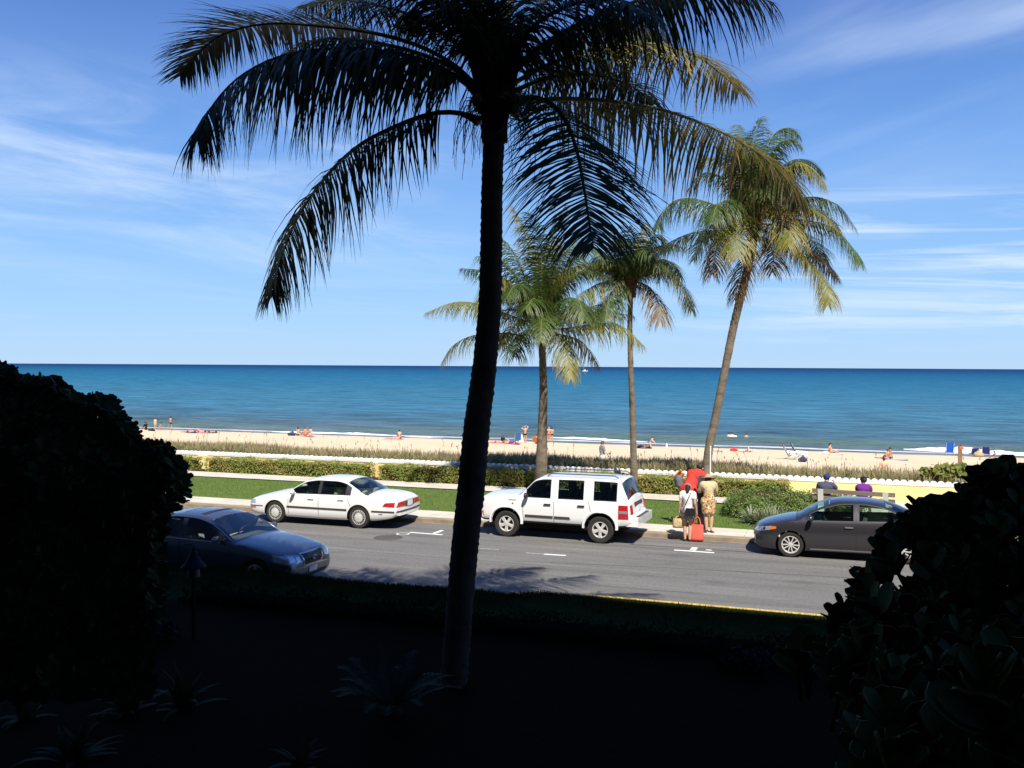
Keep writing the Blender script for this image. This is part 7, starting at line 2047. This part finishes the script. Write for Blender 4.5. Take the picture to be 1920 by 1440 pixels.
bp('person in an orange shirt standing behind the wooden post', pose(elL=(-.33, .02, 1.18), wrL=(-.14, .12, 1.06), elR=(.33, .02, 1.18), wrR=(.16, .12, 1.06)), 1801, 858, R(5), [('shirt', cloth('coral_orange_cloth', (.66, .13, .05)), shirt(.06, .8)), ('shorts', c_navy, shorts())], hair=m_hair, skin=m_skin2, scale=.62, fat=1.3)
bp('small dark haired figure sitting at the right edge of the beach', SITG, 1866, 860, R(60), [('shirt', c_grey, shirt())], hair=m_hair, skin=m_skin2, scale=.7)
# swimmers: heads and shoulders
for (px, py, lab) in ((1366.5, 821, 'dark haired swimmer, leftmost of the three heads in the water'), (1372.5, 823, 'swimmer with a white float beside the dark haired head'), (1399.5, 822, 'lone swimmer to the right of the pair in the water')):
    p = G(px, py, SEA); p.z = z_sea(p.x, p.y) - 1.15
    person(lab, pose(), p, R(30), [], hair=m_hair, skin=m_skin, voxel=.03, group='swimmers in the sea', scale=.98)
p = G(1373.5, 823, SEA); p.z = z_sea(p.x, p.y - .5)
mb = MB(); mb.tube([(.42 * math.cos(a), .42 * math.sin(a), 0.05) for a in np.linspace(0, 6.283, 17)], .12, 8, cap=False)
tag(mb.build('swim_ring', m_white, smooth=True, loc=p + Vector((0, -.5, 0))), 'white swim ring floating beside the swimmers', 'float')

# towels
def towel(px, py, w_, l, rz, m, lab, name='towel'):
    p = bz(px, py); mb = MB(); r = random.Random(int(px)); n = 6
    V = [(-w_ / 2 + w_ * i / n, -l / 2 + l * j / n, .02 + .012 * math.sin(i * 2.1 + j * 1.3) + r.uniform(0, .008)) for j in range(n + 1) for i in range(n + 1)]
    V += [(a, b, c_ - .012) for a, b, c_ in V]; k = (n + 1) ** 2; w1 = n + 1
    fs = [(j * w1 + i, j * w1 + i + 1, (j + 1) * w1 + i + 1, (j + 1) * w1 + i) for j in range(n) for i in range(n)]
    ring = [i for i in range(n)] + [j * w1 + n for j in range(n)] + [n * w1 + n - i for i in range(n)] + [(n - j) * w1 for j in range(n)]
    fs += [(ring[a], ring[(a + 1) % len(ring)] , ring[(a + 1) % len(ring)] + k, ring[a] + k) for a in range(len(ring))]
    mb.add(V, fs)
    o_ = tag(mb.build(name, m, smooth=True), lab, 'towel', 'towels on the sand'); o_.location = p; o_.rotation_euler = (R(-1), 0, rz)
    return o_
towel(354, 811.6, .8, 1.9, R(95), c_navy, 'dark towel under the leftmost lying sunbather')
towel(374, 811.6, .8, 1.9, R(92), c_pink, 'pink towel under the sunbather with knees up')
towel(394, 812.2, .8, 1.9, R(92), c_slate, 'dark towel under the rightmost lying sunbather of the row')
towel(571, 818, 1.0, 2.1, R(92), cloth('tan_cloth', (.55, .33, .24)), 'tan towel under the seated trio')
towel(738, 824, .8, 1.9, R(95), c_pink, 'pink towel left of the bather who sits alone')
towel(930, 831.8, .9, 1.9, R(95), cloth('red_white_cloth', (.70, .30, .25)), 'reddish striped towel just right of the big trunk')
towel(957, 832.6, .8, 1.8, R(95), c_purple, 'purple towel left of the blue folding chair')
towel(1202, 840.2, .8, 1.9, R(95), c_black, 'black towel under the bather lying near the kneeling one')
towel(1345, 846, .4, .9, R(92), c_grey, 'small grey towel nearest the leaning palm trunk')
towel(1395, 847, .6, 1.1, R(92), c_teal, 'dark teal towel right of the red heap')
towel(1558, 851.5, .9, 2.0, R(90), c_wht, 'white towel under the reclining sunbather')
towel(1681, 862, .9, 1.6, R(92), cloth('light_blue_cloth', (.25, .45, .62)), 'light blue towel beside the pair of bathers at the right')
towel(1650, 859, .5, .8, R(92), c_black, 'small dark mat left of the pair of bathers at the right')
# heaps and bags
def heap(px, py, sx, sy, sz, m, lab, name='bag', cat='bag'):
    p = bz(px, py); t0 = empty(name, p, 0, lab, cat)
    blob('cloth', [((-sx * .4, 0, sz * .35), (sx * .4, 0, sz * .35), sz * .42, sz * .38), ((0, 0, sz * .5), (sx * .12, sy * .2, sz * .62), sz * .42, sz * .36)], m, .03, t0)
    mb = MB(); mb.tube([(-sx * .25, 0, sz * .7), (-sx * .1, 0, sz * 1.05), (sx * .15, 0, sz * 1.05), (sx * .25, 0, sz * .7)], .02, 5); mb.build('strap', m, t0)
    return t0
heap(547, 817, .8, .4, .45, c_navy, 'dark round beach bag left of the seated trio')
heap(1376, 846, .6, .4, .30, c_red, 'red cloth heap on the sand between the two far towels', 'cloth_heap', 'cloth heap')
heap(1835, 857, .5, .4, .60, c_wicker, 'tan basket bag between the two low dark blue chairs', 'basket', 'basket')
heap(1505, 866, .42, .35, .42, c_navy, 'navy beach bag in front of the pair of folding chairs')
heap(284, 808, 1.0, .4, .25, c_black, 'dark bags on the sand between the first two figures at the left')
heap(1548, 851, .5, .3, .22, c_wht, 'white bag at the head of the reclining sunbather')
p = bz(1250, 839); t0 = empty('bottle', p, 0, 'small white bottle standing alone on the sand', 'bottle')
mb = MB(); lathe(mb, [(0, 0), (.09, .0), (.09, .22), (.045, .30), (.04, .36), (0, .36)], 12); mb.build('bottle_body', m_white, t0, smooth=True, angle=40)
mb = MB(); lathe(mb, [(.045, .361), (.045, .40), (0, .40)], 12); mb.build('cap', m_white, t0)
# folding beach chairs
m_tube = mat('chair_tube', (.70, .70, .70), .3, .6)
def beach_chair(px, py, rz, m, lab, sc=1.0, back=.75, low=.22, m2=None, lean=35):
    p = bz(px, py); t0 = empty('beach_chair', p, rz, lab, 'beach chair', 'folding chairs on the beach'); t0.scale = (sc,) * 3
    ln = R(lean)
    B = lambda u, z: (u, -.25 - math.sin(ln) * z, low + math.cos(ln) * z)
    def slab(P, th, m_, nm):
        P = [Vector(q) for q in P]; nn = (P[1] - P[0]).cross(P[3] - P[0]).normalized() * th
        mb = MB(); mb.add(P + [q - nn for q in P], [(0, 1, 2, 3), (7, 6, 5, 4), (0, 4, 5, 1), (1, 5, 6, 2), (2, 6, 7, 3), (3, 7, 4, 0)]); mb.build(nm, m_, t0)
    slab([(-.26, -.25, low), (.26, -.25, low), (.26, .28, low + .05), (-.26, .28, low + .05)], .012, m, 'seat')
    if m2:
        slab([B(-.26, 0), B(.26, 0), B(.26, back * .72), B(-.26, back * .72)], .012, m2, 'backrest'); slab([B(-.26, back * .72 + .005), B(.26, back * .72 + .005), B(.26, back), B(-.26, back)], .014, m, 'headrest')
    else: slab([B(-.26, 0), B(.26, 0), B(.26, back), B(-.26, back)], .012, m, 'backrest')
    for s in (-1, 1):
        mb = MB(); x = s * .28
        mb.tube([B(x, back), B(x, 0), (x, .28, low + .05)], .014, 5); mb.tube([(x, -.42, 0.0), (x, .25, low + .12), (x, .30, .36)], .013, 5); mb.tube([(x, .40, 0.0), (x, -.20, low + .14)], .013, 5)
        mb.tube([(x, -.38, low + .26), (x, .30, low + .22)], .02, 5)
        mb.build('side_frame', m_tube, t0)
    return t0
c_db = cloth('deep_blue_canvas', (.03, .035, .17)); c_lb = cloth('striped_blue_canvas', (.42, .52, .72))
beach_chair(1486, 861, R(-75), c_db, 'folding chair with pale striped back and blue headrest, left of the pair', 1.15, .85, m2=c_lb, lean=30)
beach_chair(1503, 861, R(-75), c_db, 'dark blue reclining folding chair, right of the pair with the navy bag', 1.2, .90, lean=30)
beach_chair(1779.5, 853.5, R(8), cloth('bright_blue_canvas', (.02, .11, .55)), 'tall bright blue beach chair seen from behind at the right', 1.12, .78, .24, lean=8)
beach_chair(1825, 856, R(15), c_db, 'low dark blue beach chair left of the basket bag', 1.1, .50, .20, lean=18)
beach_chair(1849, 857, R(-10), c_db, 'dark blue beach chair partly behind the dark leaves at the right edge', 1.1, .55, .26, lean=10)
beach_chair(970, 831, R(30), cloth('mid_blue_canvas', (.05, .14, .36)), 'blue folding chair beside the standing woman in the black bikini', 1.05, .70, .3, lean=15)
beach_chair(1007, 832, R(-20), c_orange, 'low chair under the person in the orange top', 1.0, .5, .16, lean=20)
p = bz(977, 831.5); t0 = empty('white_towel', p, 0, 'white towel draped over a stand between the blue chair and the standing woman', 'towel')
mb = MB(); mb.tube([(0, 0, 0), (0, 0, .85)], .03, 6); mb.build('stand', m_tube, t0)
blob('cloth', [((-.14, 0, .10), (-.04, 0, .82), .14, .08), ((.14, 0, .10), (.04, 0, .82), .14, .08)], c_wht, .03, t0)
# posts
x = PY(1800, 880, 44.0); 
p = Vector((x.x, 44.0, z_beach(x.x, 44.0))); topz = PY(1800, 836.5, 44.0).z
t0 = empty('wooden_post', p, 0, 'tall weathered wooden post standing in the sand behind the sea grape shrubs', 'post')
m_post = mat('post_wood', (.30, .185, .105), .85, color2=(.20, .12, .07), vscale=4, stretch=(3, 3, .3))
for k, dx in enumerate((-.042, .042)):
    mb = MB(); mb.box((dx - .040, -.05, -.2), (dx + .040, .05, topz - p.z - k * .12)); mb.build('timber', m_post, t0)
for i, px in enumerate((1513, 1640, 1583)):
    q = PY(px, 870, 41.0); zt_ = PY(px, (857, 872, 866)[i], 41.0).z; zb_ = z_beach(q.x, 41)
    mb = MB(); mb.tube([(0, 0, -.1), (0.02, 0, (zt_ - zb_) * .5), (0, 0, zt_ - zb_)], .018, 6)
    o_ = tag(mb.build('stake', m_post, loc=(q.x, 41.0, zb_)), ['thin stake in the dune grass below the folding chairs', 'thin stake just left of the bare backed boy', 'thin stake in the dune grass above the man in the blue cap'][i], 'stake', 'thin stakes in the dune')
# boat on the horizon
p = G(1097, 692.2, SEA); 
p = D(1097, 691.3, 1500.0); p.z = SEA
t0 = empty('motor_boat', p, R(20), 'tiny white motor boat near the horizon between two palm trunks', 'boat')
mb = MB(); V = []
for (x, w_, z) in ((-4, 1.2, 0), (-4, 1.5, 1.4), (2, 1.4, 1.5), (5, .1, 1.9), (2, .9, 0), (4, .1, .2)): V += [(x, -w_, z), (x, w_, z)]
mb.add(V, [(0, 2, 3, 1), (2, 4, 5, 3), (4, 6, 7, 5), (0, 8, 4, 2), (1, 3, 5, 9), (8, 10, 6, 4), (9, 5, 7, 11), (0, 1, 9, 8), (8, 9, 11, 10)]); mb.build('hull', m_white, t0)
mb = MB(); mb.box((-2, -1, 1.46), (1.2, 1, 3.1), 0, None, .85); mb.build('cabin', m_white, t0)
